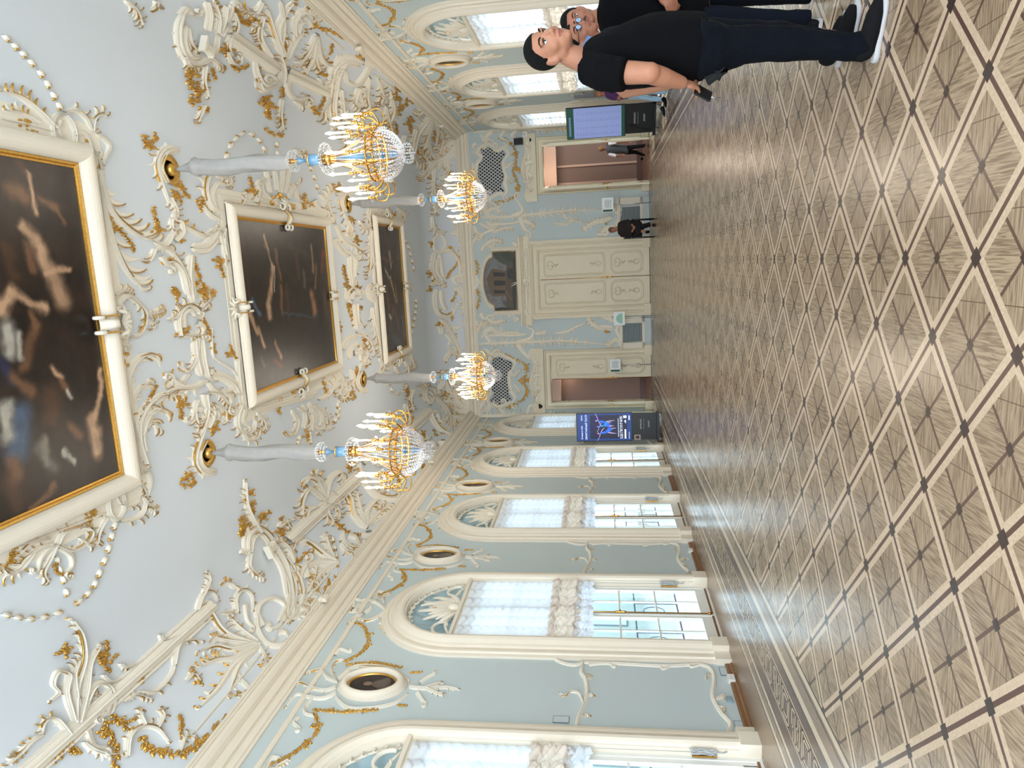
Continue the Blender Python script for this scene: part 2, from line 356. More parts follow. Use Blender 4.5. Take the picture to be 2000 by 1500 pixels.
def make_window():
    root = thing('window_1', None, None)
    mb = MB(); arch_sweep(mb, CAS, .2)
    for s in (-1, 1):
        mb.box((s*.972, .045, .1), (.215, .26, .2)); mb.box((s*1.17, .03, .1), (.185, .12, .2)); mb.box((s*.972, .045, .205), (.20, .25, .02))
    mb.build('window_casing', 'cream', root)
    mb = MB()                                        # transom and box under the shell
    mb.box((0, .0, 3.80), (1.74, .14, .05)); mb.box((0, .02, 3.85), (1.74, .20, .05)); mb.box((0, .0, 3.885), (1.74, .12, .03))
    mb.build('transom', 'cream', root)
    mb = MB(); rows = []                             # fluted shell niche
    for i in range(15):
        r = .87*i/14; rows.append([])
        for k in range(91):
            a = pi*k/90; fl = abs(math.sin(9*a)); dp = -.20*math.sqrt(max(0, 1-(r/.88)**2))
            rows[-1].append((-r*math.cos(a), dp-.045*(1-fl)*min(1, i/5), ZS+.06+r*math.sin(a)*.93))
    mb.grid(rows)
    mb.build('shell_niche', 'shellblue', root)
    mb = MB()                                        # curled rim of the shell
    for k in range(18):
        a = pi*(k+.5)/18; c = (-.80*math.cos(a), .0, ZS+.06+.745*math.sin(a))
        pts = []
        for j in range(9):
            t = j/8*1.5*pi; rr = .045*(1-.6*j/8)
            pts.append((c[0]+rr*math.cos(a+t)*-1, .01, c[2]+rr*math.sin(a+t)))
        mb.tube(pts, [.014*(1-.5*j/8) for j in range(9)], 5)
    arc = [(-.81*math.cos(pi*k/40), -.01, ZS+.06+.765*math.sin(pi*k/40)) for k in range(41)]
    mb.tube(arc, .016, 6)
    mb.build('shell_rim', 'stucco', root)
    mb = MB(); gb = MB()                              # acanthus spray in the shell
    for k in range(13):
        a = pi*(.04+.92*k/12); L = (.34 if k % 2 else .46)*(1+.25*math.sin(a)); bend = .35*(1 if k < 6 else -1)
        rows = []
        for j in range(8):
            t = j/7; aa = a+bend*t; r = .05+L*t; wd = .05*math.sin(pi*min(1, t*.9+.1))+.004
            c = Vector((-r*math.cos(aa), .02+.05*math.sin(pi*t), ZS+.08+r*math.sin(aa))); n_ = Vector((math.sin(aa), 0, math.cos(aa)))
            rows.append([c-n_*wd, c+Vector((0, .03, 0)), c+n_*wd])
        mb.grid(rows)
    mb.ell((0, .06, ZS+.14), (.10, .07, .10), 10, 6)
    for s in (-1, 1):                                 # big side scrolls hugging the rim
        pts = []; rad = []
        for j in range(26):
            t = j/25; a = -.3+t*5.6; r = .20*(1-t*.8)
            pts.append((s*(.52+r*math.cos(a)*1.1), .02+.03*t, ZS+.20+r*math.sin(a))); rad.append(.030*(1-t*.6))
        mb.tube(pts, rad, 6)
        pts = [(s*(.1+.6*t), .03, ZS+.08+.10*math.sin(t*pi)) for t in [i/8 for i in range(9)]]; mb.tube(pts, [.035*(1-.5*i/8) for i in range(9)], 6)
    mb.build('acanthus_spray', 'stucco', root)
    for (x, z, r) in ((.06, .42, .05), (-.02, .35, .035), (.14, .37, .03), (.08, .52, .025), (.0, .47, .022)):
        for k in range(6):
            a = pi*k/3; gb.ell((x+r*.7*math.cos(a), .06, ZS+z+r*.7*math.sin(a)), (r*.45, r*.3, r*.45), 6, 4)
        gb.ell((x, .075, ZS+z), (r*.35, r*.3, r*.35), 6, 4)
    gb.build('gilt_roses', 'gold', root)
    # glazed double door
    mb = MB(); Hh = 3.78
    for s in (-1, 1):
        mb.box((s*.845, -.04, Hh/2), (.05, .10, Hh)); mb.box((s*.79, -.03, Hh/2), (.07, .055, Hh-.02)); mb.box((s*.045, -.03, Hh/2), (.07, .055, Hh-.02))
        mb.box((s*.42, -.03, .11), (.70, .055, .20)); mb.box((s*.42, -.03, 3.70), (.70, .055, .1))
        mb.box((s*.42, -.03, 1.94), (.022, .03, 3.5))
        for z in (.85, 1.41, 1.97, 2.53, 3.09): mb.box((s*.42, -.03, z), (.68, .03, .026))
    mb.box((0, -.01, Hh/2), (.045, .05, Hh-.04)); mb.box((0, -.03, .015), (1.74, .09, .03))
    mb.build('window_frame', 'white', root)
    mb = MB()
    for s in (-1, 1): mb.box((s*.42, -.035, 1.93), (.70, .006, 3.5))
    mb.build('window_pane', 'glass', root)
    mb = MB(); mb.tube([(0, .03, .05), (0, .03, 3.7)], .009, 6)
    prof = [(.0, -.09), (.014, -.085), (.02, -.05), (.012, -.03), (.024, 0), (.012, .03), (.02, .05), (.014, .085), (0, .09)]
    mb.lathe(prof, (0, .035, 1.40), 10); mb.tube([(0, .04, 1.40), (0, .075, 1.405), (.055, .085, 1.41), (.075, .08, 1.44)], [.008, .008, .009, .006], 6)
    mb.lathe([(0, -.03), (.02, -.02), (.02, .02), (0, .03)], (0, .035, .09), 8)
    mb.build('espagnolette_bolt', 'brass', root)
    mb = MB(); mb.box((.70, .12, 1.0+.62), (.012, .02, .0001))
    return root
W0 = make_window()
def wpos(fr, s, h=0):
    p = fr((s, 0, h)); return p
RZL, RZR = -pi/2-KL, pi/2-KR
k = 0
WROOT = []
for side in ('L', 'R'):
    for i, wc in enumerate(WC):
        k += 1; o = W0 if k == 1 else copytree(W0)
        o.name = 'window_%d' % k; fr = fL if side == 'L' else fR
        o.location = wpos(fr, wc); o.rotation_euler = (0, 0, RZL if side == 'L' else RZR); tag(o, kind='structure'); WROOT.append(o)
        for ch in o.children: ch['kind'] = 'structure'
# curtains
def make_curtain():
    root = thing('ruched_curtain', '', 'curtain')
    def cloth(z1, z0, nz, amp, cols, folds, ruff=0, seed=0, W=.82):
        rnd = random.Random(seed); nu = 84; rows = []
        ph = [rnd.random() for _ in range(40)]
        for j in range(nz+1):
            v = j/nz; row = []
            for i in range(nu+1):
                u = i/nu; c = u*cols; cc = abs((c % 1)-.5)*2     # 1 on the gathering cord, 0 mid swag
                kcol = int(c) if c < cols else cols-1
                f = (v*folds+.42*cc**1.5*1.4+ph[kcol]*.35+.12*math.sin(7*u+9*v)) % 1
                hh = amp*(f**.7)*(1-.55*cc)+.03*(1-cc**2)
                z = z1+(z0-z1)*v
                if ruff: hh += ruff*math.sin(u*170+3*math.sin(v*8))*.5+ruff*math.sin(u*90+v*21+ph[kcol]*6); z += ruff*.5*math.sin(u*57+v*13)
                if j == nz: z -= .05*(1-cc**2)
                row.append(((u-.5)*2*W, .06+hh, z))
            rows.append(row)
        return MB().grid(rows)
    cloth(3.79, 2.40, 60, .055, 6, 11).build('drape', 'voile', root)
    cloth(2.46, 2.04, 26, .10, 6, 3, .022, 3, .84).build('beige_flounce', 'voileb', root)
    cloth(2.10, 1.84, 16, .08, 8, 2, .018, 5, .83).build('hem_frill', 'voile', root)
    return root
CU = make_curtain()
LB = ['the nearest left wall window', 'the second left wall window', 'the third left wall window', 'the fourth left wall window', 'the left window beside the blue poster screen']
RB = ['', 'the nearest right wall window, mostly out of view', 'the right wall window behind the men', 'the right wall window past the staring man', 'the right wall window above the timetable screen']
k = 0
for side in ('L', 'R'):
    for i, wc in enumerate(WC):
        if side == 'R' and i < 1: continue
        o = CU if k == 0 else copytree(CU); k += 1; fr = fL if side == 'L' else fR
        o.location = wpos(fr, wc); o.rotation_euler = (0, 0, RZL if side == 'L' else RZR)
        o['label'] = 'white ruched curtain with beige flounce in '+(LB if side == 'L' else RB)[i]; o['group'] = 'ruched curtains in the arched windows'
# coiled blind cord on a brass cleat inside each left casing
def make_cord():
    root = thing('curtain_cord', '', 'cord'); rnd = random.Random(4); mb = MB()
    for q in range(9):
        a0 = rnd.random()*.03; pts = [(.0+.004*q*rnd.random(), .05+.03*math.sin(t*2*pi+q)+.01*rnd.random(), .62+(.11+a0)*math.cos(t*2*pi)-(.03*q/9)) for t in [i/12 for i in range(13)]]
        mb.tube(pts, .006, 5)
    mb.tube([(0, .05, .5), (.0, .04, .40), (0, .06, .36)], .008, 5); mb.tube([(0, .04, .72), (0, .035, 1.6), (0, .03, 2.1)], .003, 4)
    mb.build('rope_coil', mat('grey_white_cord', srgb(180, 180, 178), .8), root)
    mb = MB(); mb.box((.012, .0, .60), (.014, .02, .26)); mb.build('brass_cleat', 'brass', root)
    return root
CD = make_cord()
for i, wc in enumerate(WC[:4]):
    o = CD if i == 0 else copytree(CD); p = fL((wc+.85, 0, .03)); o.location = p; o.rotation_euler = (0, 0, RZL)
    o['label'] = 'grey looped blind cord on brass cleat inside '+['the nearest left window casing', 'the second left window casing from the camera', 'the third left window casing from the camera', 'the fourth left window casing from the camera'][i]
    o['group'] = 'blind cords of the left windows'
# ------------------------------------------------------------------ outside: pale facade and railing across the way
def facade(x, sgn, name, col):
    f = tag(thing(name, None, None, (x, 0, -3)), kind='structure')
    mb = MB(); mb.box((sgn*.5, 14, 5), (1, 60, 10)); mb.build('wall', mat('pale_facade_render', col, .9), f)
    for i in range(14):
        wb = MB(); y = -12+i*4
        wb.box((-sgn*.05, y, 4.6), (.1, 1.3, 2.2)); ww = wb.build('window', mat('facade_window_glass', srgb(120, 140, 150), .2) if i == 0 else 'fwin', f)
        if i == 0: MT['fwin'] = ww.data.materials[0]
    return f
facade(-22, -1, 'wall_facade_left', srgb(126, 142, 142)); facade(20, 1, 'wall_facade_right', srgb(150, 140, 118))
mb = MB(); mb.add([(-23, -20, -.6), (-8.5, -20, -.6), (-8.5, 46, -.6), (-23, 46, -.6)], [(0, 1, 2, 3)]); tag(mb.build('ground_outside', mat('grey_canal_paving', srgb(120, 128, 130), .6)), kind='structure')
rl = thing('iron_railing', 'black iron railing with hoops outside the left windows', 'railing', (-7.4, 11.2, 0))
mb = MB()
for z in (.12, 1.02): mb.tube([(0, -9, z), (0, 9, z)], .02, 6)
for i in range(30):
    y = -9+i*.6; mb.tube([(0, y, .12), (0, y, 1.02)], .011, 5)
    if i % 2: mb.tube([(0, y+.30+.16*math.cos(a), .62+.22*math.sin(a)) for a in [2*pi*k/12 for k in range(13)]], .009, 4)
mb.build('rail_panel', mat('black_iron', srgb(70, 84, 104), .5), rl)
mb = MB(); mb.box((-7.0, 10, -.12), (3, 30, .2)); tag(mb.build('trim_6', mat('terrace_stone', srgb(200, 204, 206), .8)), kind='structure')
# ------------------------------------------------------------------ end wall: three doorways, overdoor picture, grilles
def rect_casing(mb, a, b, zt, wd, prof, z0=0):      # prof: (q 0..1 outward from opening, h)
    rows = []
    for (sx, z, dx, dz) in ((a, z0, -1, 0), (a, zt, -1, 1), (b, zt, 1, 1), (b, z0, 1, 0)):
        rows.append([fE((sx+dx*q*wd, z+dz*q*wd, h)) for q, h in prof])
    mb.grid(rows, smooth=False)
DP = [(0, -.20), (0, .05), (.05, .075), (.16, .085), (.20, .06), (.24, .05), (.62, .05), (.66, .07), (.72, .10), (.86, .12), (.94, .11), (1, .07), (1, 0)]
CASN = []
for n_, (a, b, zt) in enumerate(DO):
    t = thing('door_%d' % (n_+1), None, None); tag(t, kind='structure')
    mb = MB(); rect_casing(mb, a, b, zt, .27 if n_ == 1 else .22, DP)
    for s in (a-.14, b+.14):                        # plinth blocks and sunk panel strips
        mb.box((s, -.08, .11), (.32, .16, .22), tf=lambda p: fE((p[0], p[2], -p[1]-.0)))
    if n_ == 1:
        for s in (-1.71, .64): mb.box((s, -.05, 1.9), (.16, .10, 3.8), tf=lambda p: fE((p[0], p[2], -p[1])))
    mb.build('door_casing', 'door', t); CASN.append(t)
def add_ledge(prof, a, b, par, name, m='door'):
    mb = MB(); mb.grid([[fE((s, z, h)) for h, z in prof] for s in (a, b)], smooth=False)
    for s, rev in ((a, 0), (b, 1)):
        pts = [fE((s, z, h)) for h, z in prof]; mb.add(pts, [tuple(range(len(pts)))], False)
    return mb.build(name, m, par)
add_ledge([(0, 3.80), (.06, 3.80), (.08, 3.84), (.08, 4.02), (.12, 4.05), (.16, 4.10), (.20, 4.12), (.20, 4.17), (0, 4.20)], -1.98, .88, CASN[1], 'door_cornice')
for q, (a, b) in enumerate(((-5.0, -2.75), (1.95, 4.05))):      # shaped board over the side doors, seen with scrolled ends
    mb = MB(); N_ = 40
    pts = []
    for i in range(N_+1):
        u = i/N_; e = abs(u-.5)*2; zz = 3.74+.05*math.sin(e*pi*3)*(e > .35)+.06*(e < .35)*math.cos(e/.35*pi/2)+.09*(1-e)
        pts.append((a+(b-a)*u, zz+.12))
    mb.grid([[fE((s, 3.50, .0)) for s, z in pts], [fE((s, 3.50, .09)) for s, z in pts], [fE((s, z-.02, .06)) for s, z in pts], [fE((s, z, .05)) for s, z in pts], [fE((s, z, 0)) for s, z in pts]], smooth=False)
    mb.build('door_head', 'door', CASN[0 if q == 0 else 2])
def panel_path(x0, x1, z0, z1, r, n=6, notch=0):
    pts = []
    for cx, cz, a0 in ((x1-r, z1-r, 0), (x0+r, z1-r, pi/2), (x0+r, z0+r, pi), (x1-r, z0+r, 3*pi/2)):
        for i in range(n+1):
            a = a0+pi/2*i/n; pts.append((cx+r*math.cos(a), cz+r*math.sin(a)))
    return pts
def door_leaf(parent, W, Hh, tf, side, name='door_leaf'):
    """leaf in local (x 0..W from the hinge, z, h)"""
    mb = MB(); g = MB()
    mb.box((W/2, 0, Hh/2), (W, .05, Hh), tf=lambda p: tf((p[0], p[2], p[1])))
    for hs in (1, -1):
        for (z0, z1, r) in ((1.42, Hh-.16, .10), (.22, 1.22, .20)):
            pp = panel_path(.11, W-.11, z0, z1, r); pp.append(pp[0])
            for off, rad in ((0, .022), (.045, .012)):
                q = panel_path(.11+off, W-.11-off, z0+off, z1-off, max(.02, r-off)); q.append(q[0])
                mb.tube([tf((x, z, hs*.03)) for x, z in q], rad, 5, False)
            # carved scrolls in the panel ends
            for zc, sg in ((z1-.16, -1), (z0+.16, 1)):
                for dx, tw in ((0, 1), (0, -1)):
                    sp = []
                    for j in range(14):
                        t_ = j/13; a = (pi/2*sg)+tw*(.3+t_*4.2); rr = .15*(1-t_*.75)
                        sp.append(tf((W/2+tw*.03+rr*math.cos(a)*.8, zc+sg*t_*.05+rr*math.sin(a)*.9, hs*.032)))
                    mb.tube(sp, [.026*(1-.6*j/13) for j in range(14)], 5)
                    g.tube([Vector(p)+Vector((0, -.008*hs if name else 0, 0)) for p in sp[1:11]], .007, 4)
                for j in range(4):
                    z_ = zc+sg*(.10+.05*j)
                    mb.tube([tf((W/2, z_, hs*.03)), tf((W/2+.03*(-1)**j, z_+sg*.03, hs*.045)), tf((W/2+.045*(-1)**j, z_+sg*.06, hs*.03))], [.018, .022, .004], 5)
                    g.tube([tf((W/2, z_, hs*.04)), tf((W/2+.03*(-1)**j, z_+sg*.03, hs*.06))], .007, 4)
    l = mb.build(name, 'door', parent); g.build('gilt_scroll', 'gold', l)
    return l
def brass_bolt(parent, x, tf, zh=1.28, H_=3.25, h=.045):
    mb = MB(); mb.tube([tf((x, .02, h)), tf((x, H_, h))], .010, 6)
    P = tf((x, zh, h+.01)); mb.lathe([(0, -.20), (.012, -.19), (.022, -.12), (.012, -.08), (.034, 0), (.012, .08), (.022, .12), (.012, .19), (0, .20)], P, 10)
    q = tf((x, zh, h+.05)); mb.ell(q, (.02, .03, .03), 8, 6)
    mb.build('door_bolt', 'brass', parent)
# centre door, both leaves shut
for sgn, hx in ((1, -1.44), (-1, .37)):
    l = door_leaf(CASN[1], .905, 3.53, lambda p, hx=hx, sgn=sgn: fE((hx+sgn*p[0], p[1]+.01, p[2]-.06)), 1)
    if sgn == 1: brass_bolt(l, -.535, lambda p: fE((p[0], p[1], p[2]-.05)), 1.36, 3.5)
# left door: right leaf shut, left leaf swung into the hall
l = door_leaf(CASN[0], .76, 3.25, lambda p: fE((-3.04-p[0], p[1]+.01, p[2]-.06)), 1)
brass_bolt(l, -3.80, lambda p: fE((p[0], p[1], p[2]-.05)), 1.25, 3.2)
def swung(hx, ang, sgn):
    c, s_ = math.cos(ang), math.sin(ang)
    return lambda p: fE((hx+sgn*(p[0]*c)+sgn*p[2]*s_, p[1]+.01, p[0]*s_+.03-p[2]*c))
def leaf_handle(parent, tf, W):
    mb = MB(); mb.box(tf((W-.05, 1.25, 0)), (.05, .05, .16)); mb.ell(tf((W-.05, 1.28, .07)), (.03, .03, .03), 8, 6); mb.ell(tf((W-.05, 1.28, -.07)), (.03, .03, .03), 8, 6); mb.build('door_handle', 'brass', parent)
for par, hx, ang, sgn in ((CASN[0], -4.56, 1.45, 1), (CASN[2], 2.37, 1.75, 1), (CASN[2], 3.70, 1.35, -1)):
    tf = swung(hx, ang, sgn); l = door_leaf(par, .70, 3.25, tf, 1); leaf_handle(l, tf, .70)
# corridor beyond the two open doors
mb = MB(); mb.mi = 0
mb.add([(-6.5, 25.2, 0), (-1.6, 25.2, 0), (-1.6, 25.2, 4.5), (-6.5, 25.2, 4.5)], [(0, 1, 2, 3)])
mb.add([(1.2, 25.6, 0), (7.2, 25.6, 0), (7.2, 25.6, 4.5), (1.2, 25.6, 4.5)], [(0, 1, 2, 3)])
mb.add([(-1.6, 23.0, 0), (1.2, 23.0, 0), (1.2, 23.0, 4.5), (-1.6, 23.0, 4.5)], [(0, 1, 2, 3)])  # added unseen panel, blocks outside light under the shut centre door
for x in (-6.5, -1.6): mb.add([(x, 22.9, 0), (x, 25.3, 0), (x, 25.3, 4.5), (x, 22.9, 4.5)], [(0, 1, 2, 3)])
for x in (1.2, 7.2): mb.add([(x, 23.1, 0), (x, 25.6, 0), (x, 25.6, 4.5), (x, 23.1, 4.5)], [(0, 1, 2, 3)])
tag(mb.build('wall_corridor', 'brownwall'), kind='structure')
mb = MB(); mb.box((4.2, 25.35, 3.55), (6, .5, 1.1)); mb.box((-4.05, 25.0, 3.55), (4.9, .4, .9))
for x in (2.75, 3.35): mb.box((x, 25.58, 1.5), (.07, .06, 3.0))
tag(mb.build('trim_7', 'peach'), kind='structure')
mb = MB(); mb.box((-4.0, 25.15, .12), (5, .06, .24)); mb.box((4.2, 25.55, .10), (6, .06, .2)); tag(mb.build('baseboard_corridor', mat('dark_brown_skirting', srgb(72, 40, 30), .4)), kind='structure')
mb = MB(); mb.add([(-6.5, 22.8, 4.4), (7.2, 23.1, 4.4), (7.2, 25.6, 4.4), (-6.5, 25.3, 4.4)], [(0, 1, 2, 3)]); tag(mb.build('ceiling_corridor', 'peach'), kind='structure')
mb = MB(); mb.add([(-6.5, 22.3, -.002), (7.2, 22.3, -.002), (7.2, 25.8, -.002), (-6.5, 25.8, -.002)], [(0, 1, 2, 3)]); tag(mb.build('floor_corridor', mat('corridor_floor', srgb(120, 84, 60), .35)), kind='structure')
lamp('corridor_light', 'POINT', (3.0, 24.3, 3.2), 26, (1, .85, .7), shadow_soft_size=.3)
wl = thing('wall_lantern', 'black wall lantern with a lit glass in the corridor', 'lantern', (-4.05, 25.1, 2.7))
mb = MB(); mb.tube([(0, .1, -.3), (0, -.05, -.38), (0, -.18, -.30), (0, -.2, -.16)], .015, 6); mb.lathe([(0, .42), (.03, .38), (.11, .30), (.12, .27), (0, .27)], (0, -.2, 0), 6); mb.lathe([(0, -.16), (.05, -.15), (.07, -.02), (0, -.02)], (0, -.2, 0), 6); mb.ell((0, .08, -.3), (.06, .02, .09), 8, 6)
mb.build('bracket', 'black', wl)
mb = MB(); mb.lathe([(.065, -.02), (.10, .27)], (0, -.2, 0), 6); mb.build('glass_shade', mat('lit_lantern_glass', (1, .9, .75, 1), .5, emit=(1, .86, .65, 1), es=8), wl)
lamp('lantern_light', 'POINT', (-4.05, 24.75, 2.8), 8, (1, .8, .6), shadow_soft_size=.08)
# ------------------------------------------------------------------ stucco relief: carved strokes laid on walls, cove and ceiling
def ch_up(P, h):                                     # picture trace -> cove or ceiling surface
    P = np.asarray(P, float); D = cF[None]+(750-P[:, 1:2])/FPX*cR[None]+(1000-P[:, :1])/FPX*cU[None]
    t0 = (ZCV-.02-HC)/D[:, 2]; t1 = (ZCE+.001-HC)/D[:, 2]
    for _ in range(34):
        t = (t0+t1)/2; Q = CAM+t[:, None]*D; inside = Q[:, 2] < ceilz(Q[:, 0], Q[:, 1])
        t0 = np.where(inside, t, t0); t1 = np.where(inside, t1, t)
    Q = CAM+t0[:, None]*D; e = .01
    gx = (ceilz(Q[:, 0]+e, Q[:, 1])-ceilz(Q[:, 0]-e, Q[:, 1]))/(2*e); gy = (ceilz(Q[:, 0], Q[:, 1]+e)-ceilz(Q[:, 0], Q[:, 1]-e))/(2*e)
    n = np.stack([np.clip(gx, -6, 6), np.clip(gy, -6, 6), -np.ones(len(P))], 1); n /= np.linalg.norm(n, axis=1)[:, None]
    return Q+n*np.asarray(h)[:, None]
def ch_px(fr):
    def f(P, h): return np.array([fr((*on(fr, x, y), hh)) for (x, y), hh in zip(P, h)])
    return f
def ch_m(fr, s0=0, z0=0, sg=1):
    def f(P, h): return np.array([fr((s0+sg*x, z0+y, hh)) for (x, y), hh in zip(P, h)])
    return f
class Rel:
    def __init__(s): s.p = []; s.h = []; s.f = []
    def stroke(s, P, w, h):
        P = np.asarray(P, float); n = len(P)
        if n < 2: return
        T = np.gradient(P, axis=0); T /= (np.linalg.norm(T, axis=1)[:, None]+1e-9); N = np.stack([-T[:, 1], T[:, 0]], 1)
        k = len(s.p); w = np.broadcast_to(w, n); h = np.broadcast_to(h, n)
        for i in range(n):
            for o, hh in ((-1, -.002/max(1e-6, h[i])), (-.72, .75), (-.2, .62), (.15, .72), (.65, 1.0), (1, -.002/max(1e-6, h[i]))):
                s.p.append(P[i]+N[i]*o*w[i]); s.h.append(h[i]*hh)
        for i in range(n-1):
            for j in range(5):
                a = k+i*6+j; s.f.append((a, a+1, a+7, a+6))
    def build(s, name, m, parent, chart):
        if not s.p: return None
        V = chart(np.array(s.p), np.array(s.h)); me = bpy.data.meshes.new(name); me.from_pydata(V.tolist(), [], s.f)
        me.materials.append(MT[m]); me.polygons.foreach_set('use_smooth', [True]*len(s.f)); me.update()
        o = bpy.data.objects.new(name, me); COL.objects.link(o); o.parent = parent; return o
def cr(pts, n):                                      # Catmull-Rom through the points, n samples
    P = np.array(pts, float); P = np.vstack([2*P[0]-P[1], P, 2*P[-1]-P[-2]]); m = len(P)-3; out = []
    for t in np.linspace(0, m-1e-6, n):
        i = int(t); u = t-i; a, b, c, d = P[i:i+4]
        out.append(.5*((2*b)+(-a+c)*u+(2*a-5*b+4*c-d)*u*u+(-a+3*b-3*c+d)*u**3))
    return np.array(out)
class Orn:
    def __init__(s, k=1., hm=.03, seed=1): s.c = Rel(); s.g = Rel(); s.k = k; s.hm = hm; s.r = random.Random(seed)
    def leaflet(s, p, th, L, w, bend, gold):
        n = 8; pts = [p]; a = th
        for i in range(n): a += bend/n*(.35+1.3*i/n); pts.append(pts[-1]+np.array([math.cos(a), math.sin(a)])*L/n)
        pr = np.array([.55, .85, 1.05, 1.15, 1.1, .95, .72, .42, .06])
        s.c.stroke(pts, w*pr, s.hm*.62*np.array([.5, .8, 1, 1.05, 1, .9, .8, .6, .15]))
        if gold:
            q = np.array(pts[2:]); sg = 1 if bend < 0 else -1
            T = np.gradient(q, axis=0); T /= np.linalg.norm(T, axis=1)[:, None]; N = np.stack([-T[:, 1], T[:, 0]], 1)
            s.g.stroke(q+N*sg*w*.62, w*.20*np.array([.3, 1, 1, 1, 1, .8, .3]), s.hm*.72*np.array([.6, 1, 1.1, 1.1, 1, .9, .5]))
    def A(s, w, leaf, side, n, pts):
        P = cr(pts, 8+5*len(pts)); m = len(P); t = np.linspace(0, 1, m)
        s.c.stroke(P, w*(.25+.75*np.sin(np.pi*np.clip(.15+t*.85, 0, 1))**.8)*(1-.35*t)*np.clip(t*9+.25, 0, 1), s.hm*(1.15-.5*t))
        s.c.stroke(P+np.array([.2, .2])*w, w*.28*(1-.5*t), s.hm*(1.7-.6*t))
        T = np.gradient(P, axis=0); U_ = T/(np.linalg.norm(T, axis=1)[:, None]+1e-9); NN = np.stack([-U_[:, 1], U_[:, 0]], 1); a0, a1 = int(m*.35), int(m*.85)
        s.g.stroke((P+NN*w*.42*(1 if side >= 0 else -1))[a0:a1], w*.13, s.hm*1.02)
        for sd in ((1, -1) if side == 0 else (side,)):
            for i in range(n):
                f = .10+.82*(i+.5)/n; k = int(f*(m-1)); a = math.atan2(T[k, 1], T[k, 0])
                L = 1.45*leaf*(.6+.5*math.sin(math.pi*f))*(.85+.3*s.r.random())
                s.leaflet(P[k].copy(), a+sd*.12, L, max(w*.40, leaf*.165), sd*1.75, s.r.random() < .65)
        tip = P[-1]; a = math.atan2(T[-1, 1], T[-1, 0]); s.leaflet(tip, a, leaf*.7, w*.45, (side or 1)*2.4, True)
    def P(s, w, pts, w2=None, hk=1):
        P = cr(pts, 6+6*len(pts)) if len(pts) > 2 else np.array([np.array(pts[0])+(np.array(pts[1])-np.array(pts[0]))*q/12 for q in range(13)], float)
        t = np.linspace(0, 1, len(P)); ww = w+((w2 if w2 is not None else w)-w)*t
        if w2 is None: ww = ww*np.clip(np.minimum(t, 1-t)*11+.2, 0, 1)
        s.c.stroke(P, ww, s.hm*hk)
        if w > 3*s.k: s.c.stroke(P, ww*.25, s.hm*1.5*hk)
    def C(s, w, pts):                                 # scroll: tapers into a curled end
        P = cr(pts, 8+6*len(pts)); t = np.linspace(0, 1, len(P)); s.c.stroke(P, w*(1.1-.7*t), s.hm*1.3)
        T = P[-1]-P[-4]; a = math.atan2(T[1], T[0]); b = P[-4]-P[-7]; tu = math.atan2(b[0]*T[1]-b[1]*T[0], b@T); sg = 1 if tu >= 0 else -1
        q = [P[-1]]; st = w*1.0
        for i in range(12): a += sg*(.5+.04*i); st *= .9; q.append(q[-1]+np.array([math.cos(a), math.sin(a)])*st)
        s.c.stroke(q, w*.45*np.linspace(1, .5, 13), s.hm*1.4)
    def leafg(s, p, a, L, w):
        d = np.array([math.cos(a), math.sin(a)]); e = np.array([-d[1], d[0]])*L*.12*(1 if s.r.random() < .5 else -1)
        s.g.stroke([p, p+d*L*.25, p+d*L*.5+e*.6, p+d*L*.75+e, p+d*L+e*.6], w*np.array([.3, 1.2, 1.35, .8, .05]), s.hm*np.array([.35, .75, .95, .7, .15]))
    def F(s, x, y, r):
        p = np.array([x, y], float); n = 5; o = s.r.random()*6
        for i in range(n): s.leafg(p, o+i*2*math.pi/n, r*.85, r*.25)
        for i in range(5): s.leafg(p, o+.6+i*2*math.pi/5, r*.45, r*.16)
        for i in range(3): a = s.r.random()*6.28; s.leafg(p+np.array([math.cos(a), math.sin(a)])*r*.8, a+.3, r*.9, r*.2)
    def G(s, w, pts):
        P = cr(pts, 40); L = np.sum(np.linalg.norm(np.diff(P, axis=0), axis=1)); n = max(3, int(L/(w*1.15)))
        s.g.stroke(P, w*.10, s.hm*.6)
        for i in range(n):
            q = (i+.5)/n*39; k = int(q); p = P[k]; T = P[min(k+1, 39)]-P[max(k-1, 0)]; a = math.atan2(T[1], T[0]); sd = 1 if i % 2 else -1
            s.leafg(p, a+sd*(.55+.5*s.r.random()), w*1.55, w*.30); 
            if s.r.random() < .6: s.leafg(p, a-sd*(.8+.5*s.r.random()), w*1.1, w*.26)
            if i % 4 == 2: s.F2(p, w*.8)
    def F2(s, p, r):
        for i in range(5): s.leafg(p, i*1.257+s.r.random()*.5, r, r*.30)
    def H(s, w, pts):
        P = cr(pts, 60); L = np.sum(np.linalg.norm(np.diff(P, axis=0), axis=1)); n = max(3, int(L/(w*4.2)))
        for i in range(n):
            k = int((i+.1)/n*59); T = P[min(k+3, 59)]-P[max(k-1, 0)]; a = math.atan2(T[1], T[0]); p = P[k]; d = np.array([math.cos(a), math.sin(a)])
            ln = w*3.2; s.c.stroke([p, p+d*ln*.3, p+d*ln*.65, p+d*ln], w*np.array([.25, .7, .75, .35]), s.hm*np.array([.8, 1.4, 1.4, 1]))
            for sd in (-1, 0, 1): s.leafg(p+d*ln*.72, a+sd*.75, w*1.5, w*.3)
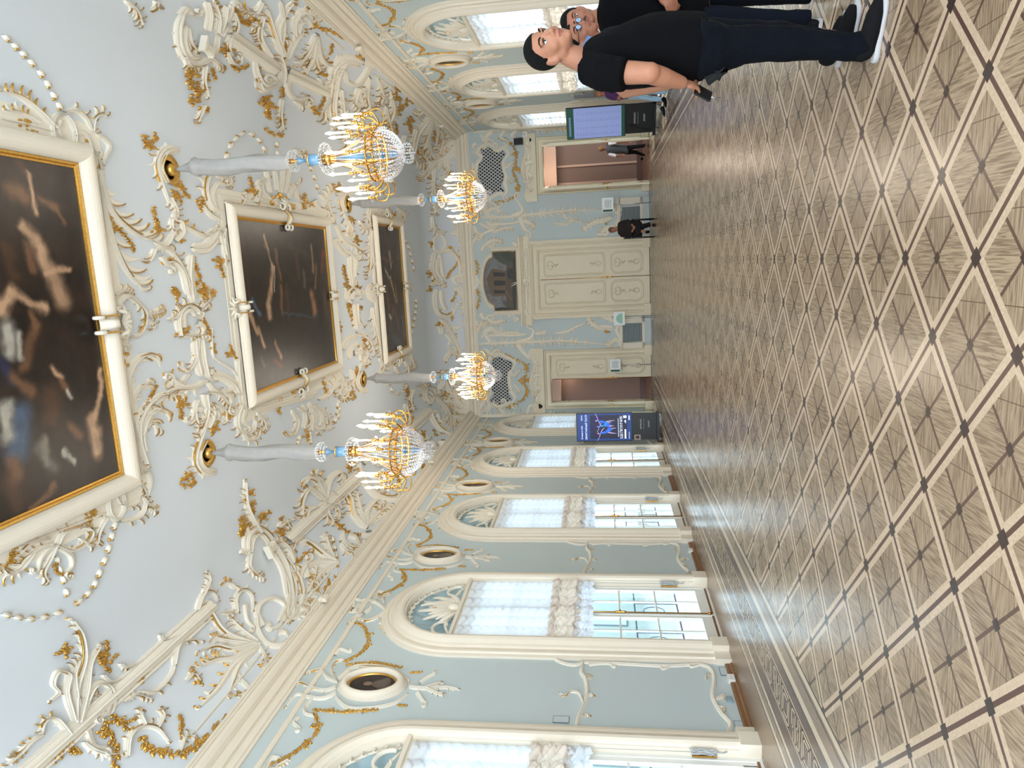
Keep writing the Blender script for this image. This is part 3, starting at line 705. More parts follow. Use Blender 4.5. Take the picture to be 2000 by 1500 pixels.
    def parse(s, text):
        for ln in text.strip().split('\n'):
            for cmd in ln.split(';'):
                q = cmd.split()
                if not q: continue
                c = q[0]; num = []; pts = []
                for x in q[1:]:
                    if ',' in x: pts.append(tuple(float(v) for v in x.split(',')))
                    else: num.append(float(x))
                k = s.k
                if c == 'A': s.A(num[0]*k, num[1]*k, int(num[2]), int(num[3]), pts)
                elif c == 'P': s.P(num[0]*k, pts)
                elif c == 'B': s.P(num[0]*k, pts, num[1]*k, 1.3)
                elif c == 'C': s.C(num[0]*k, pts)
                elif c == 'F': s.F(pts[0][0], pts[0][1], num[0]*k*1.2)
                elif c == 'G': s.G(num[0]*k, pts)
                elif c == 'H': s.H(num[0]*k, pts)
        return s
def relief(name, label, cat, text, chart, k=1., hm=.03, group=None, seed=1, parent=None, body='scrollwork'):
    if chart is ch_up: k *= 1.14
    o = Orn(k, hm, seed).parse(text); t = parent or thing(name, label, cat, group=group)
    o.c.build(body, 'stucco', t, chart); o.g.build('gilding', 'gold', t, chart); return t
RN = 'stucco_relief'
relief(RN, 'gilded white scrolls and leaf plumes framing the corner of the nearest ceiling painting', 'relief', """
H 4.5 4,68 30,92 58,120 84,152 104,188 118,214; A 6 20 1 6 104,250 70,215 38,190 2,178; A 5 14 1 5 70,240 40,222 10,215
P 4 120,222 104,228 99,250 106,278 122,290 140,282 143,262 136,240 124,226; C 3 116,235 112,255 120,272; F 9 50,240; F 6 60,258; F 8 165,288
A 5 14 -1 5 122,218 145,215 165,230 175,250 185,262; A 4 12 -1 4 175,255 180,232 195,222 203,225; P 4 185,262 200,270 212,285 205,305 196,320
C 5 140,262 158,260 172,275 178,300; A 5 9 0 5 176,290 190,315 195,345
A 8 34 -1 7 190,330 200,375 222,420 262,455 296,468; A 7 34 -1 7 190,360 204,420 222,480 246,530 272,560; P 5 186,340 196,420 205,500 214,560
A 4 10 -1 5 188,400 196,470 206,540; G 4 205,415 222,440 248,465 262,492; F 5 222,447
A 6 11 1 7 232,645 224,618 230,590 248,578 266,590 281,608 282,632 268,655 246,660; C 4 222,600 235,612 232,628; A 4 10 0 6 283,615 300,612 316,606; A 3 8 0 4 282,622 298,632 296,642
C 5 218,640 226,665 245,672; A 5 10 0 5 218,575 235,568 255,572; C 4 205,575 212,600 207,620; F 9 232,690; F 8 236,708; F 6 228,722
A 8 28 1 6 250,800 244,750 255,715 275,695 298,692; A 7 24 1 6 252,860 250,800 262,765 285,745
A 8 28 1 6 280,905 268,860 270,820 290,785 318,768 349,770; A 6 22 1 4 278,880 275,850 290,825 310,836; A 6 22 1 4 272,850 285,815 305,800 325,802
P 5 236,735 248,790 262,850 268,895 278,914 288,908; P 4 230,740 244,810 258,880; C 5 262,865 266,900 280,914; F 5 284,906; G 3 305,752 290,780 276,800 270,830
P 4 268,925 285,920 292,940 285,968; A 5 9 0 5 255,935 275,950 285,972; A 4 12 0 5 275,970 288,985 303,997; F 8 254,950
P 4 215,960 232,958 240,975 238,1000 225,1015 212,1005 208,980 215,960; C 3 224,968 232,985; A 5 14 1 5 232,1018 258,1014 276,1000 283,975; A 4 12 1 4 240,990 258,985 270,975
F 9 180,1002; F 7 172,1015; G 4 152,1005 168,995 178,1000
H 4.5 224,1018 217,1045 208,1080 196,1110 184,1140 165,1165 148,1178; A 5 16 0 4 205,1010 190,1040 188,1060
A 6 14 1 6 106,1064 72,1072 45,1092 25,1118; A 6 14 -1 6 104,1064 135,1074 160,1064 176,1042 166,1028; A 5 12 0 5 106,1062 95,1090 82,1118 90,1135; C 5 112,1068 135,1085 138,1105 126,1118; C 5 100,1066 78,1090 70,1115
A 5 14 -1 5 106,1062 120,1040 148,1030 170,1030; H 4 108,1085 114,1110 124,1140 130,1175; G 3 104,1100 112,1120 140,1120; A 6 16 0 6 60,1080 38,1110 12,1122 0,1112; H 4.5 0,1198 30,1205 60,1208 95,1203 122,1193
G 6 8,1112 20,1085 28,1060; F 8 20,1085; A 5 12 1 5 92,1052 60,1060 30,1085; A 4 9 0 4 150,1050 178,1066 190,1050
P 2 30,1068 90,1045 150,1022 205,1000; P 2 0,232 50,242 100,256""", ch_up, 1, .035)
relief(RN, 'gilded white cartouche column across the ceiling between the first and second paintings', 'relief', """
F 8 307,448; G 4 298,402 302,425 307,448; A 6 15 1 5 298,472 320,478 332,462 342,442; A 6 15 -1 6 300,488 322,484 344,505 360,533 370,565 374,590
A 5 14 1 4 362,575 354,535 338,512 322,516; C 5 340,470 355,455 352,435 340,430; A 5 10 0 5 332,425 335,445 352,452; P 9 372,483 398,482 416,464 424,446; P 3 384,492 405,490 425,468
A 6 14 1 5 420,445 398,460 374,450 358,440; A 5 14 1 5 425,430 408,418 392,400; A 5 12 0 4 405,452 432,450 440,475; P 5 438,445 436,470 440,500; P 3 428,450 437,490 441,520
G 5 374,500 380,520 388,540 397,562 402,582 390,600; F 12 397,568; F 7 346,575; G 4 335,560 344,570; F 8 430,510; G 3 424,500 430,520 436,542
P 8 372,495 370,540 376,590; A 6 12 -1 8 348,655 345,625 352,605 370,596 386,606 392,625; C 5 356,640 356,615 370,606 380,618; A 5 10 0 6 326,625 340,618 352,600; A 5 10 0 5 388,600 400,590 405,600
F 9 352,642; F 6 362,652; G 3 340,658 348,648; A 5 10 0 5 358,655 378,655 396,650; C 5 384,630 396,640 392,655
G 5 392,622 404,642 412,662 418,690; F 6 398,632; P 8 380,665 384,700 392,735; A 6 13 1 5 384,660 380,700 366,724 352,716; A 6 13 -1 5 392,662 398,705 406,735 414,732; A 5 14 0 5 366,730 350,748 334,740 332,752; C 5 356,750 338,745 334,735
P 1.6 412,640 414,690 425,705 450,720 462,735; P 9 414,732 438,738 456,752 466,770; A 7 18 -1 6 400,742 380,756 358,758 335,762 300,790; A 6 14 1 5 402,745 420,762 440,765 455,755
C 6 398,770 402,795 420,802; A 6 14 1 6 400,770 404,800 398,830 388,850; C 5 392,800 380,800 372,820; A 5 12 0 6 405,765 428,770 446,790 470,800; F 9 352,790; G 4 346,770 353,795 353,820; C 5 430,760 450,780 445,800
A 6 14 0 5 384,780 378,800 384,825 395,822; A 5 12 0 5 418,790 436,800 440,822; F 7 448,812; F 4 380,700; P 5 463,700 466,740 470,770; F 6 452,690; G 3 448,672 453,690 460,700; F 6 340,500; F 5 352,470
C 5 314,500 322,515 335,520; A 5 12 1 4 300,485 295,500 290,510""", ch_up, 1, .033)
relief(RN, 'gilded white scrollwork on the right edge of the second ceiling painting', 'relief', """
A 7 14 -1 6 425,415 408,400 400,372 405,345 422,338; C 5 418,410 412,380 424,358 438,362; A 5 10 -1 5 432,392 452,400 470,398 478,380; A 5 10 0 5 420,342 438,348 450,362
F 7 392,400; G 4 393,382 392,405; F 6 352,365; G 3 350,352 358,375 370,385; H 3.4 438,312 448,286 462,268 476,260; H 3.4 484,258 500,268 512,284 520,306 524,318
A 5 12 0 5 500,302 512,310 524,322; P 5 518,322 522,350 528,378; P 4 534,322 538,350 541,372; P 5 552,322 552,350 547,378; P 4 566,328 562,355 556,378; A 5 10 1 5 524,388 510,372 512,352 522,345; A 5 12 -1 5 560,388 574,362 580,385 590,396
A 5 12 -1 5 520,398 502,384 508,362; C 5 496,395 505,375 500,362; F 8 545,384; P 6 534,388 545,396 558,388; F 6 530,398; F 6 564,402; G 4 486,345 492,365 500,385 504,402; F 6 492,372; G 4 595,376 593,395 594,408; F 5 593,396; F 4 608,398
H 3 604,322 614,348 622,375; A 5 10 0 6 622,378 636,392 645,415 652,430; A 5 12 0 5 628,405 640,380 648,372; C 5 612,392 622,408 636,412; P 3 440,390 480,398 520,402 560,410 610,420; H 3 540,275 541,300 542,320
G 4 515,250 535,262 552,265; A 4 8 0 5 573,290 585,300 592,298""", ch_up, 1, .035)
relief(RN, 'gilded white scrollwork on the left edge of the second ceiling painting', 'relief', """
A 6 12 1 7 470,790 462,815 466,838 480,846 494,836 496,820; C 5 478,800 474,822 484,832; A 5 10 0 6 470,840 484,858 500,852 505,838; A 5 10 0 5 500,805 512,820 518,838
P 9 490,800 530,790 575,778 620,765; F 7 546,782; G 4 543,790 545,808; F 6 590,760; A 6 14 1 6 568,800 580,820 575,845 562,850; A 5 12 0 5 580,795 600,810 606,835; P 5 590,790 596,815 592,838; P 5 603,785 610,810 608,842; A 5 12 -1 5 612,790 626,805 628,828 620,842
C 6 600,800 615,810 614,828; A 5 12 0 6 620,780 640,770 655,745 662,735; A 5 9 0 5 630,800 640,815 645,835; H 3 660,785 658,805 652,830; F 6 572,765; G 4 628,735 634,755 640,770; C 5 648,760 662,748 668,760
A 5 12 0 5 660,720 668,745 660,770; F 6 602,850; H 3 604,842 606,862; H 3 585,850 580,872""", ch_up, 1, .033)
relief(RN, 'gilded white cartouche column across the ceiling between the second and third paintings', 'relief', """
F 5 697,470; G 3 694,458 698,480; P 6 653,466 668,488 680,498; A 5 11 1 5 656,445 672,470 690,478 706,488 720,478; A 5 9 -1 5 680,490 694,510 690,540 688,560; P 5 683,500 684,530 688,562; A 4 10 1 4 690,540 692,505 700,495 706,502
G 3.5 669,516 673,535 680,560; F 6 680,562; A 5 8 -1 6 680,590 676,574 684,562 698,564 702,580; C 4 686,585 690,572 698,576; F 4 696,560; G 3.5 678,592 684,610 692,636; F 5 682,598; P 5 690,592 692,615 696,645; A 5 9 -1 5 696,592 698,622 706,636
F 4 700,600; P 6 668,682 678,664 694,656; A 5 10 0 5 694,650 710,655 722,668 730,690; A 5 9 1 5 680,700 685,680 700,672 706,690; F 5 712,664; G 3 708,655 714,680; C 5 690,690 702,690 704,705
A 4 11 1 7 724,450 722,480 722,515 718,540; A 3 9 1 5 735,490 730,515 720,535; A 5 8 1 6 726,590 718,570 724,556 738,560; C 4 730,585 726,570 734,566; A 4 12 1 7 725,600 730,630 738,665 742,690; P 3 728,450 732,560 742,690; F 3 662,640; G 3 660,625 664,650
A 5 9 0 5 684,720 690,740 680,752; F 6 698,728; G 3 694,715 699,735; A 4 9 0 5 672,745 678,768 668,780; H 2.6 660,780 661,800 658,820; F 4 706,440; A 5 9 -1 5 655,438 665,455 680,450; C 5 668,432 680,440 676,455; A 4 10 0 5 700,430 712,445 722,440""", ch_up, 1, .035)
relief(RN, 'thin gilded husk chains and scrolls around the farthest ceiling painting', 'relief', """
H 2.4 785,456 796,478 804,505 809,532; H 2.4 813,583 812,605 808,630 802,656; A 4 7 0 5 788,548 798,560 790,575; F 3 796,562; A 4 8 0 5 740,700 748,715 742,728; A 4 8 0 5 800,690 804,705 808,718; P 3 745,712 770,705 800,694; F 3.5 765,708; F 3.5 786,698
H 2.4 758,742 764,760 776,768 788,762 794,745; A 4 7 0 4 770,715 775,728 772,738; A 4 7 0 4 790,705 796,720 794,735; A 4 8 0 5 730,415 745,420 760,412; F 3.5 740,425; F 3.5 770,420; A 4 8 0 4 775,405 788,418 786,432; A 4 8 0 4 722,405 718,425 724,440; H 2.4 770,300 765,330 768,362""", ch_up, 1, .035)
relief(RN, 'cream and gold scroll frieze on the cove above the end wall', 'relief', """
A 5 10 0 5 843,422 848,445 864,458; P 3 858,460 848,470 850,488 862,490 870,478 866,464 858,460; A 6 9 1 6 848,492 844,520 850,542 864,550; P 4 858,495 862,515 866,542; C 5 853,505 854,530 862,545; A 5 9 -1 7 858,494 876,489 891,500 899,522 896,548
G 2.6 872,546 880,530 892,516 897,488; F 4 880,484; A 5 8 0 6 840,558 854,552 868,556; F 5 852,553; A 6 9 -1 6 850,564 850,592 858,612 878,616 893,596; P 4 862,566 864,590 872,606; A 5 8 1 6 890,556 886,545 896,540 908,552; A 5 8 -1 6 886,560 896,566 904,582 906,600
C 4 880,455 892,458 898,472; C 4 884,640 896,640 902,630; A 6 10 0 6 858,622 872,634 882,652 896,682 899,705; A 5 9 -1 6 860,652 862,640 876,642 886,656; C 5 872,650 880,664 876,676; F 4 843,476; F 4.5 841,535; F 4 840,566; F 4 857,632; F 3.5 883,620
G 2.6 880,590 888,580 892,562; A 5 9 1 5 868,705 878,690 890,692; F 4 872,700; A 5 9 0 5 862,720 872,735 886,740; A 5 10 0 6 866,380 856,398 848,415; C 5 880,400 868,398 860,408; F 3.5 880,340; A 5 10 0 5 882,365 870,368 858,380
A 4 8 0 4 900,560 906,580 904,610; A 4 8 0 4 896,500 902,480 900,455; A 4 9 -1 5 895,470 893,440 884,425""", ch_up, 1, .045)
relief(RN, 'large cream acanthus plumes gathered in the far right corner of the cove', 'relief', """
A 8 16 0 8 904,266 890,288 868,310 838,317 824,300; A 6 16 1 5 898,268 880,262 862,268; A 6 16 0 5 896,272 878,280 862,292; A 6 14 -1 5 900,262 880,252 866,248; A 5 16 1 4 860,314 856,330 848,345; A 5 16 1 4 846,317 838,334 828,350; A 5 15 1 4 874,306 876,330 870,348
A 5 12 0 6 850,330 846,360 850,385; P 3 846,320 845,380 850,410; A 5 12 0 5 868,340 876,362 888,372; F 4 876,338; A 6 14 1 6 842,226 830,240 816,262 808,300; A 6 14 1 6 846,228 838,258 826,290; A 6 14 -1 5 850,226 856,250 850,284; C 6 838,220 848,214 856,224; F 6 840,224
A 5 12 0 6 812,250 806,275 802,312; A 5 12 0 6 835,270 840,296 832,312; A 5 14 0 5 862,250 866,272 858,300; G 4 855,245 850,262 846,275; G 3.5 795,228 800,246 803,258; F 5 797,240; G 3 814,288 816,302; A 4 10 0 5 870,255 880,262 890,262; A 5 12 0 5 798,290 812,310 826,318""", ch_up, 1, .05, seed=3)
relief(RN, 'large cream acanthus plumes gathered in the far left corner of the cove', 'relief', """
A 8 16 0 8 934,808 916,800 900,790 886,768; A 7 16 1 6 930,806 904,804 884,796; A 7 16 0 6 926,812 900,816 882,812; A 6 16 -1 5 924,816 908,824 892,822; A 6 14 0 6 900,788 884,786 872,776; A 6 16 0 6 906,780 900,760 892,745; A 5 14 0 6 880,770 872,750 866,735; A 6 14 0 6 918,796 914,776 906,760
A 6 13 1 7 846,772 862,786 876,806 880,828 870,844; A 6 12 -1 6 838,798 846,820 860,838 876,846; C 5 842,806 854,806 858,820; A 5 12 0 5 838,790 846,776 858,770; F 4 894,838; G 3 893,815 894,838; G 3 846,838 852,852; F 4 876,768; G 3 868,762 872,780
A 5 12 0 5 856,760 866,745 860,730; A 5 12 0 5 834,786 828,770 832,755; A 4 10 0 5 880,848 890,852 896,846; G 4 792,752 797,770 802,790; A 4 9 0 5 806,760 800,780 806,800""", ch_up, 1, .05, seed=5)
relief(RN, 'cream and gold plumes, loop scroll and long bar on the left cove nearest the camera', 'relief', """
B 17 12 -20,1572 120,1446 415,1182; P 2.2 -20,1548 110,1436 402,1172; P 2.2 4,1578 130,1462 424,1196; A 7 13 -1 6 504,1262 452,1244 428,1226 412,1200 404,1186; A 7 18 1 6 500,1262 455,1286 425,1290 392,1300; A 8 16 1 6 502,1266 456,1300 425,1345 390,1380
A 6 14 -1 5 500,1270 468,1300 455,1330 446,1356; A 6 14 -1 4 496,1258 452,1268 420,1262 388,1272; A 5 12 0 4 500,1256 470,1232 448,1210; A 5 12 0 4 498,1262 440,1252 415,1245
P 5 500,1202 504,1232 522,1258 546,1262 566,1250; C 5 512,1225 500,1200 510,1178 534,1170 556,1185 550,1218 530,1232; A 4 9 -1 5 458,1198 458,1168 474,1152 490,1164 492,1190; C 4 478,1182 482,1212 494,1226; A 5 11 0 5 430,1198 452,1196 458,1180; A 4 10 0 5 455,1150 446,1140 442,1138
C 5 542,1236 556,1236 566,1248; A 5 10 0 6 504,1264 518,1284 514,1300; A 6 13 -1 6 550,1218 572,1180 574,1140 556,1098; A 6 13 -1 6 560,1220 588,1178 586,1138 562,1096 545,1080; P 5 544,1216 560,1180 562,1150 548,1110; A 5 14 1 5 566,1212 588,1200 600,1180; A 5 14 1 5 578,1190 600,1170 612,1150
A 4 9 -1 5 380,1192 394,1160 412,1156 422,1172; A 4 8 0 4 392,1162 405,1135 403,1120; A 4 8 1 4 308,1240 318,1250 340,1240; A 4 8 1 4 230,1296 244,1304 262,1296; A 4 10 1 4 196,1318 214,1332 234,1325
A 7 16 -1 6 140,1412 144,1345 160,1288 156,1242 138,1212; A 6 14 1 6 148,1412 165,1345 172,1295 190,1262; A 5 9 -1 4 138,1408 124,1352 130,1318 110,1312 100,1335 112,1352 96,1368; A 7 14 1 6 150,1408 176,1345 205,1336 220,1360 214,1392 196,1396; A 6 12 0 5 152,1404 166,1366 188,1358
A 5 12 0 4 146,1380 140,1320 150,1290; F 9 200,1292; F 7 192,1280; G 4 206,1250 208,1275 202,1300 214,1310; F 7 128,1272; G 3 104,1280 118,1272 130,1256; G 3 216,1290 228,1278
A 5 11 0 5 132,1438 104,1404 82,1412 76,1438; A 6 11 0 6 78,1436 54,1452 36,1472 10,1494; C 6 222,1362 206,1392 190,1396
G 9 274,1440 288,1462 304,1470 324,1471 348,1476 370,1467 390,1452 411,1437 429,1416 468,1394; G 7 215,1394 232,1412 256,1428; G 8 205,1404 216,1440 226,1470 222,1502; F 8 202,1436; F 6 240,1412; G 4 250,1412 264,1404
A 7 12 -1 6 244,1480 250,1440 275,1420 305,1424 326,1448; A 5 11 0 4 305,1424 316,1402 312,1388; A 5 9 0 4 278,1418 272,1400 274,1392; A 7 12 1 6 158,1450 184,1466 216,1474 244,1468; C 6 168,1428 180,1458 205,1462; G 4 348,1396 354,1415 352,1445; F 4 352,1420; A 5 10 0 5 352,1470 362,1442 380,1440
F 5 275,1326; G 4 264,1330 288,1310; G 7 98,1492 118,1474 138,1460 152,1472; F 6 136,1462; P 2.2 375,1437 510,1278; A 5 10 1 5 270,1350 300,1352 330,1320 338,1290; A 5 10 1 5 335,1300 345,1260 370,1250 392,1252; A 5 10 0 5 240,1372 262,1358 292,1366; F 6 388,1330; G 4 372,1302 380,1322; A 5 9 0 4 362,1330 376,1318 388,1330
A 6 12 0 5 470,1330 488,1350 470,1360; P 2.4 512,1276 540,1246; A 5 10 0 5 570,1100 560,1070 545,1055; A 4 10 0 5 600,1160 612,1130 618,1100; C 5 600,1130 594,1105 604,1098; G 3 575,1088 582,1098 596,1080""", ch_up, 1, .04, seed=2)
relief(RN, 'cream and gold fan plumes and bar on the left cove behind the near left chandelier', 'relief', """
B 11 8 562,1056 705,926; P 1.6 557,1046 699,918; P 1.6 572,1062 712,936; A 6 13 1 6 632,978 604,956 590,976 588,1006; A 6 13 -1 5 632,976 618,942 602,934 594,944; A 6 13 1 5 632,976 642,938 662,922 668,938; A 5 11 0 5 630,974 625,938 612,926; A 5 12 0 5 634,982 655,990 662,1010; F 6 634,980; C 5 628,984 640,994 652,986; A 6 13 0 5 636,984 640,1005 650,1018; A 6 13 0 5 618,990 600,1000 596,1018; A 5 12 0 5 646,960 662,970 676,965
A 7 12 -1 6 478,1082 480,1046 500,1030 522,1042 538,1068; A 6 12 -1 6 484,1078 490,1052 506,1042 520,1056 524,1075; P 6 538,1068 560,1108 572,1166 574,1200; P 4 530,1078 550,1116 560,1170; A 5 11 0 6 486,1080 484,1105 496,1120 512,1130; A 6 10 0 5 468,1082 478,1072 480,1055
A 5 10 0 6 505,1040 488,1010 478,980 476,942; G 5 468,1050 473,1028 469,1008; F 8 474,1028; F 5 470,1044; G 4 474,965 482,985 496,1002; F 5 488,962; F 5 490,985; G 4 506,1022 516,1004 526,1000; F 5 513,1010; G 4 545,1044 550,1022 548,1010; F 6 550,1042; H 2.6 555,1020 570,1015 588,1010; A 5 11 1 5 540,1030 555,1020 566,1032
A 8 15 -1 6 658,1102 630,1082 606,1062 590,1052; A 8 16 1 6 656,1102 622,1100 594,1110 586,1132 594,1150; A 6 13 0 5 654,1106 628,1120 612,1142; A 6 12 0 5 650,1095 640,1070 634,1048; H 3 648,1048 655,1080 660,1112; H 3 660,1118 648,1140 636,1160; G 3.4 590,1080 600,1082 612,1075; F 4.5 611,1132; G 4 604,1125 612,1145 622,1155; F 4.5 636,1150
A 7 15 -1 6 714,1034 690,1006 684,976 672,956; A 7 15 1 6 714,1032 716,1002 732,980 744,984; A 6 13 0 5 716,1030 738,1004 762,988; A 5 12 0 5 712,1030 700,990 694,965; G 3.4 652,1018 670,1034 690,1044 704,1046; G 3 732,992 748,1000; F 4 665,1028
P 7 700,930 716,948 730,964 746,972; A 8 10 -1 7 716,946 740,968 768,974 790,962; C 5 708,905 722,894 732,908; A 6 12 0 6 706,900 718,880 726,870; A 6 12 0 6 726,925 740,940 752,955; P 4 700,905 706,925 716,944; F 5 700,918; G 4 686,915 694,900; G 4 677,900 683,922
A 5 9 0 6 668,1040 672,1058 690,1070 706,1064; A 5 9 0 6 664,1062 676,1076 694,1080; C 5 680,1046 694,1052 700,1066; A 5 9 0 5 694,1086 700,1070 716,1060; P 2 599,1172 644,1121; P 2 728,1026 778,987; A 5 11 0 5 620,1172 606,1186 598,1180; A 5 11 0 5 564,1176 560,1200 566,1212
A 5 11 0 5 582,1190 600,1194 604,1180; G 3 642,1130 640,1150 632,1165; C 5 560,1070 572,1090 566,1108; A 4 10 0 5 590,1050 576,1058 570,1076; G 4 776,905 776,925 780,945; A 4 8 0 5 756,945 764,930 762,912""", ch_up, 1, .045, seed=4)
relief(RN, 'cream bar and small gilded sprays on the left cove near the far left chandelier', 'relief', """
B 8 7 800,840 840,802; P 1.4 796,832 836,794; P 1.4 806,846 845,809; A 5 11 0 6 790,788 794,800 800,825; G 4 794,792 800,806 804,822; F 4 826,848; G 3 820,840 830,856; G 3.4 862,895 872,888 884,880; A 4 9 0 5 812,870 826,860 838,864; A 4 9 0 5 842,862 850,874 846,884; P 1.8 800,930 848,884; P 1.8 828,900 858,872
G 4 822,885 826,905 832,930; F 4 826,915; A 4 8 0 5 858,902 868,908 866,898; A 4 9 0 5 806,905 815,890 812,878""", ch_up, 1, .045, seed=8)
relief(RN, 'cream and gold arched scroll and hanging sprays on the right cove nearest the camera', 'relief', """
A 9 12 1 8 352,24 346,60 352,98 375,124 400,119 418,96 423,68; P 6 362,48 358,80 368,108 388,112; C 6 350,30 362,16 374,28; A 6 10 0 6 362,52 370,84 384,100; A 5 12 1 5 410,112 424,124 430,126; A 5 12 1 5 356,110 368,128 384,132; A 6 12 0 5 420,62 424,36 418,6; P 6 428,60 436,36 440,10; C 6 436,40 446,26 450,8; P 7 404,60 408,30 402,2
F 10 370,144; G 5 366,128 372,150 372,175; F 6 386,184; F 7 393,213; F 6 372,196; G 4 384,160 386,200; A 5 10 0 5 398,128 396,158 404,188; G 4 402,140 405,160; A 4 8 0 4 396,205 388,225 384,238; G 3 412,132 420,155
F 9 441,97; G 4 436,84 442,112; A 5 10 -1 5 440,100 450,120 464,124 468,108; G 4 450,126 464,136 484,128; A 6 12 0 5 448,66 444,90 450,108; A 6 10 1 5 452,20 462,45 456,70; B 15 13 446,70 540,136; P 2 452,62 544,128; P 2 440,80 532,142; P 5 430,70 440,52 450,62
A 4 12 0 4 240,0 262,20 274,48; A 4 12 0 4 300,0 304,12; G 4 458,12 468,36 478,44 500,34; F 5 478,44; A 5 14 0 6 510,0 498,22 476,18""", ch_up, 1, .045, seed=6)
relief(RN, 'cream and gold volute with fan plumes halfway along the right cove', 'relief', """
C 6 552,140 540,160 532,150; A 8 16 1 6 538,158 514,166 500,142 494,108; A 7 15 1 5 534,166 512,176 504,160; A 6 13 0 5 550,160 552,134 546,108; A 7 15 -1 6 548,108 532,60 520,15; A 7 15 1 6 552,108 540,60 556,20 570,2; A 6 14 0 5 558,112 572,84 590,60; P 5 545,100 552,50 548,0; A 6 13 -1 6 526,110 506,70 512,30; A 6 12 0 5 512,66 502,50 500,70
C 6 566,144 560,172 576,194 598,190; A 5 11 0 5 572,196 590,204 596,190; G 4 550,168 551,190; F 10 524,206; G 5 512,188 522,210 524,232; F 6 520,192; A 5 10 0 6 548,192 546,226 550,252; F 5 549,236; G 3 548,215 552,245; B 12 10 560,142 640,180; P 2 566,134 646,172; P 2 556,152 632,188; C 5 628,176 636,160 646,158
G 4 556,60 558,85 552,110; H 3 554,30 556,60 560,90; G 4 506,80 506,104; A 8 16 1 6 616,64 610,108 592,148; A 8 16 -1 6 618,64 624,104 640,124 662,118; A 6 14 0 5 614,66 602,98 582,126; A 6 14 0 5 618,70 616,112 622,136; G 4 620,54 645,60 674,72; F 5 668,70; G 3.4 618,124 622,140 638,148; G 4 590,140 594,152; F 4 596,146
A 6 11 0 7 572,66 574,38 590,20 612,26 622,46; A 5 9 0 6 580,60 586,42 600,38; C 5 606,50 600,36 590,36; F 5 612,50; P 2 636,66 672,96; G 4 650,84 645,105; G 3.4 600,196 612,214 624,224; F 4 614,216; A 4 9 0 5 620,150 626,162 640,160; A 5 12 0 6 640,20 620,14 606,8""", ch_up, 1, .045, seed=7)
relief(RN, 'cream and gold C scroll with long hanging plumes on the far right cove', 'relief', """
A 9 14 -1 8 706,116 672,114 650,136 644,172 640,212 648,246; P 6 702,126 676,124 662,146 656,182; C 6 724,124 712,146 694,164 676,158 674,142; A 6 12 0 6 654,172 652,214 662,250; A 6 12 0 6 664,172 668,210 674,238; A 5 12 0 5 642,190 632,215 634,236; C 5 660,190 670,200 664,212; G 3 640,170 634,190 622,212
A 6 14 0 6 720,148 716,184 722,216; A 6 13 0 6 700,170 692,196 700,210; A 5 12 0 5 738,150 746,180 742,202; C 6 690,196 704,204 700,182; P 2 729,144 771,174; G 3 745,180 742,205; A 5 10 0 5 740,180 756,190 764,184; C 6 710,118 728,124 732,112; F 5 704,112
G 6 770,154 776,176 770,200; G 6 776,226 784,208 800,196 826,198; F 4 778,190; A 6 12 0 6 765,190 768,214 760,240; A 5 12 0 6 752,205 758,235 766,262; G 4 772,240 774,262; A 5 12 0 6 836,206 824,216 818,222; G 3.4 800,225 806,238; A 4 10 0 5 790,262 784,285 788,300; A 4 9 0 5 676,250 672,270 680,284""", ch_up, 1, .05, seed=9)
# chandelier bosses
for (x, y, k, lb) in ((330, 332, 1.05, 'near right'), (403, 885, 1., 'near left'), (678, 399, .62, 'far right'), (708, 740, .62, 'far left')):
    t = thing('ceiling_boss', 'crescent shaped stucco boss with gilded ring above the %s chandelier' % lb, 'boss', group='chandelier bosses')
    sg = -1 if y > 600 else 1
    def q(a, b): return '%.1f,%.1f' % (x+a*k, y+sg*b*k)
    s_ = 'A 6 13 %d 6 %s %s %s %s; P 5 %s %s %s %s; A 5 12 0 5 %s %s %s; F 6 %s; F 5 %s; F 4 %s; G 4 %s %s; F 7 %s; G 3 %s %s' % (
        sg, q(14, -40), q(-12, -38), q(-24, -6), q(-2, 60), q(16, -34), q(-6, -30), q(-16, -4), q(-4, 24), q(0, 50), q(12, 74), q(10, 92),
        q(-26, -58), q(-40, -46), q(-46, -62), q(-52, -56), q(-30, -40), q(12, 48), q(12, 38), q(22, 62))
    relief('', '', '', s_, ch_up, k, .035, parent=t, body='scrollwork')
    P0 = ch_up(np.array([(x, y)]), np.array([0.]))[0]; mb = MB()
    mb.lathe([(.17, -.001), (.19, -.03), (.165, -.045), (.13, -.03), (.12, -.001)], tuple(P0), 28); mb.lathe([(0, 0), (.075, 0), (.08, -.05), (.05, -.09), (0, -.10)], tuple(P0), 16); mb.build('gilt_ring', 'gold', t)
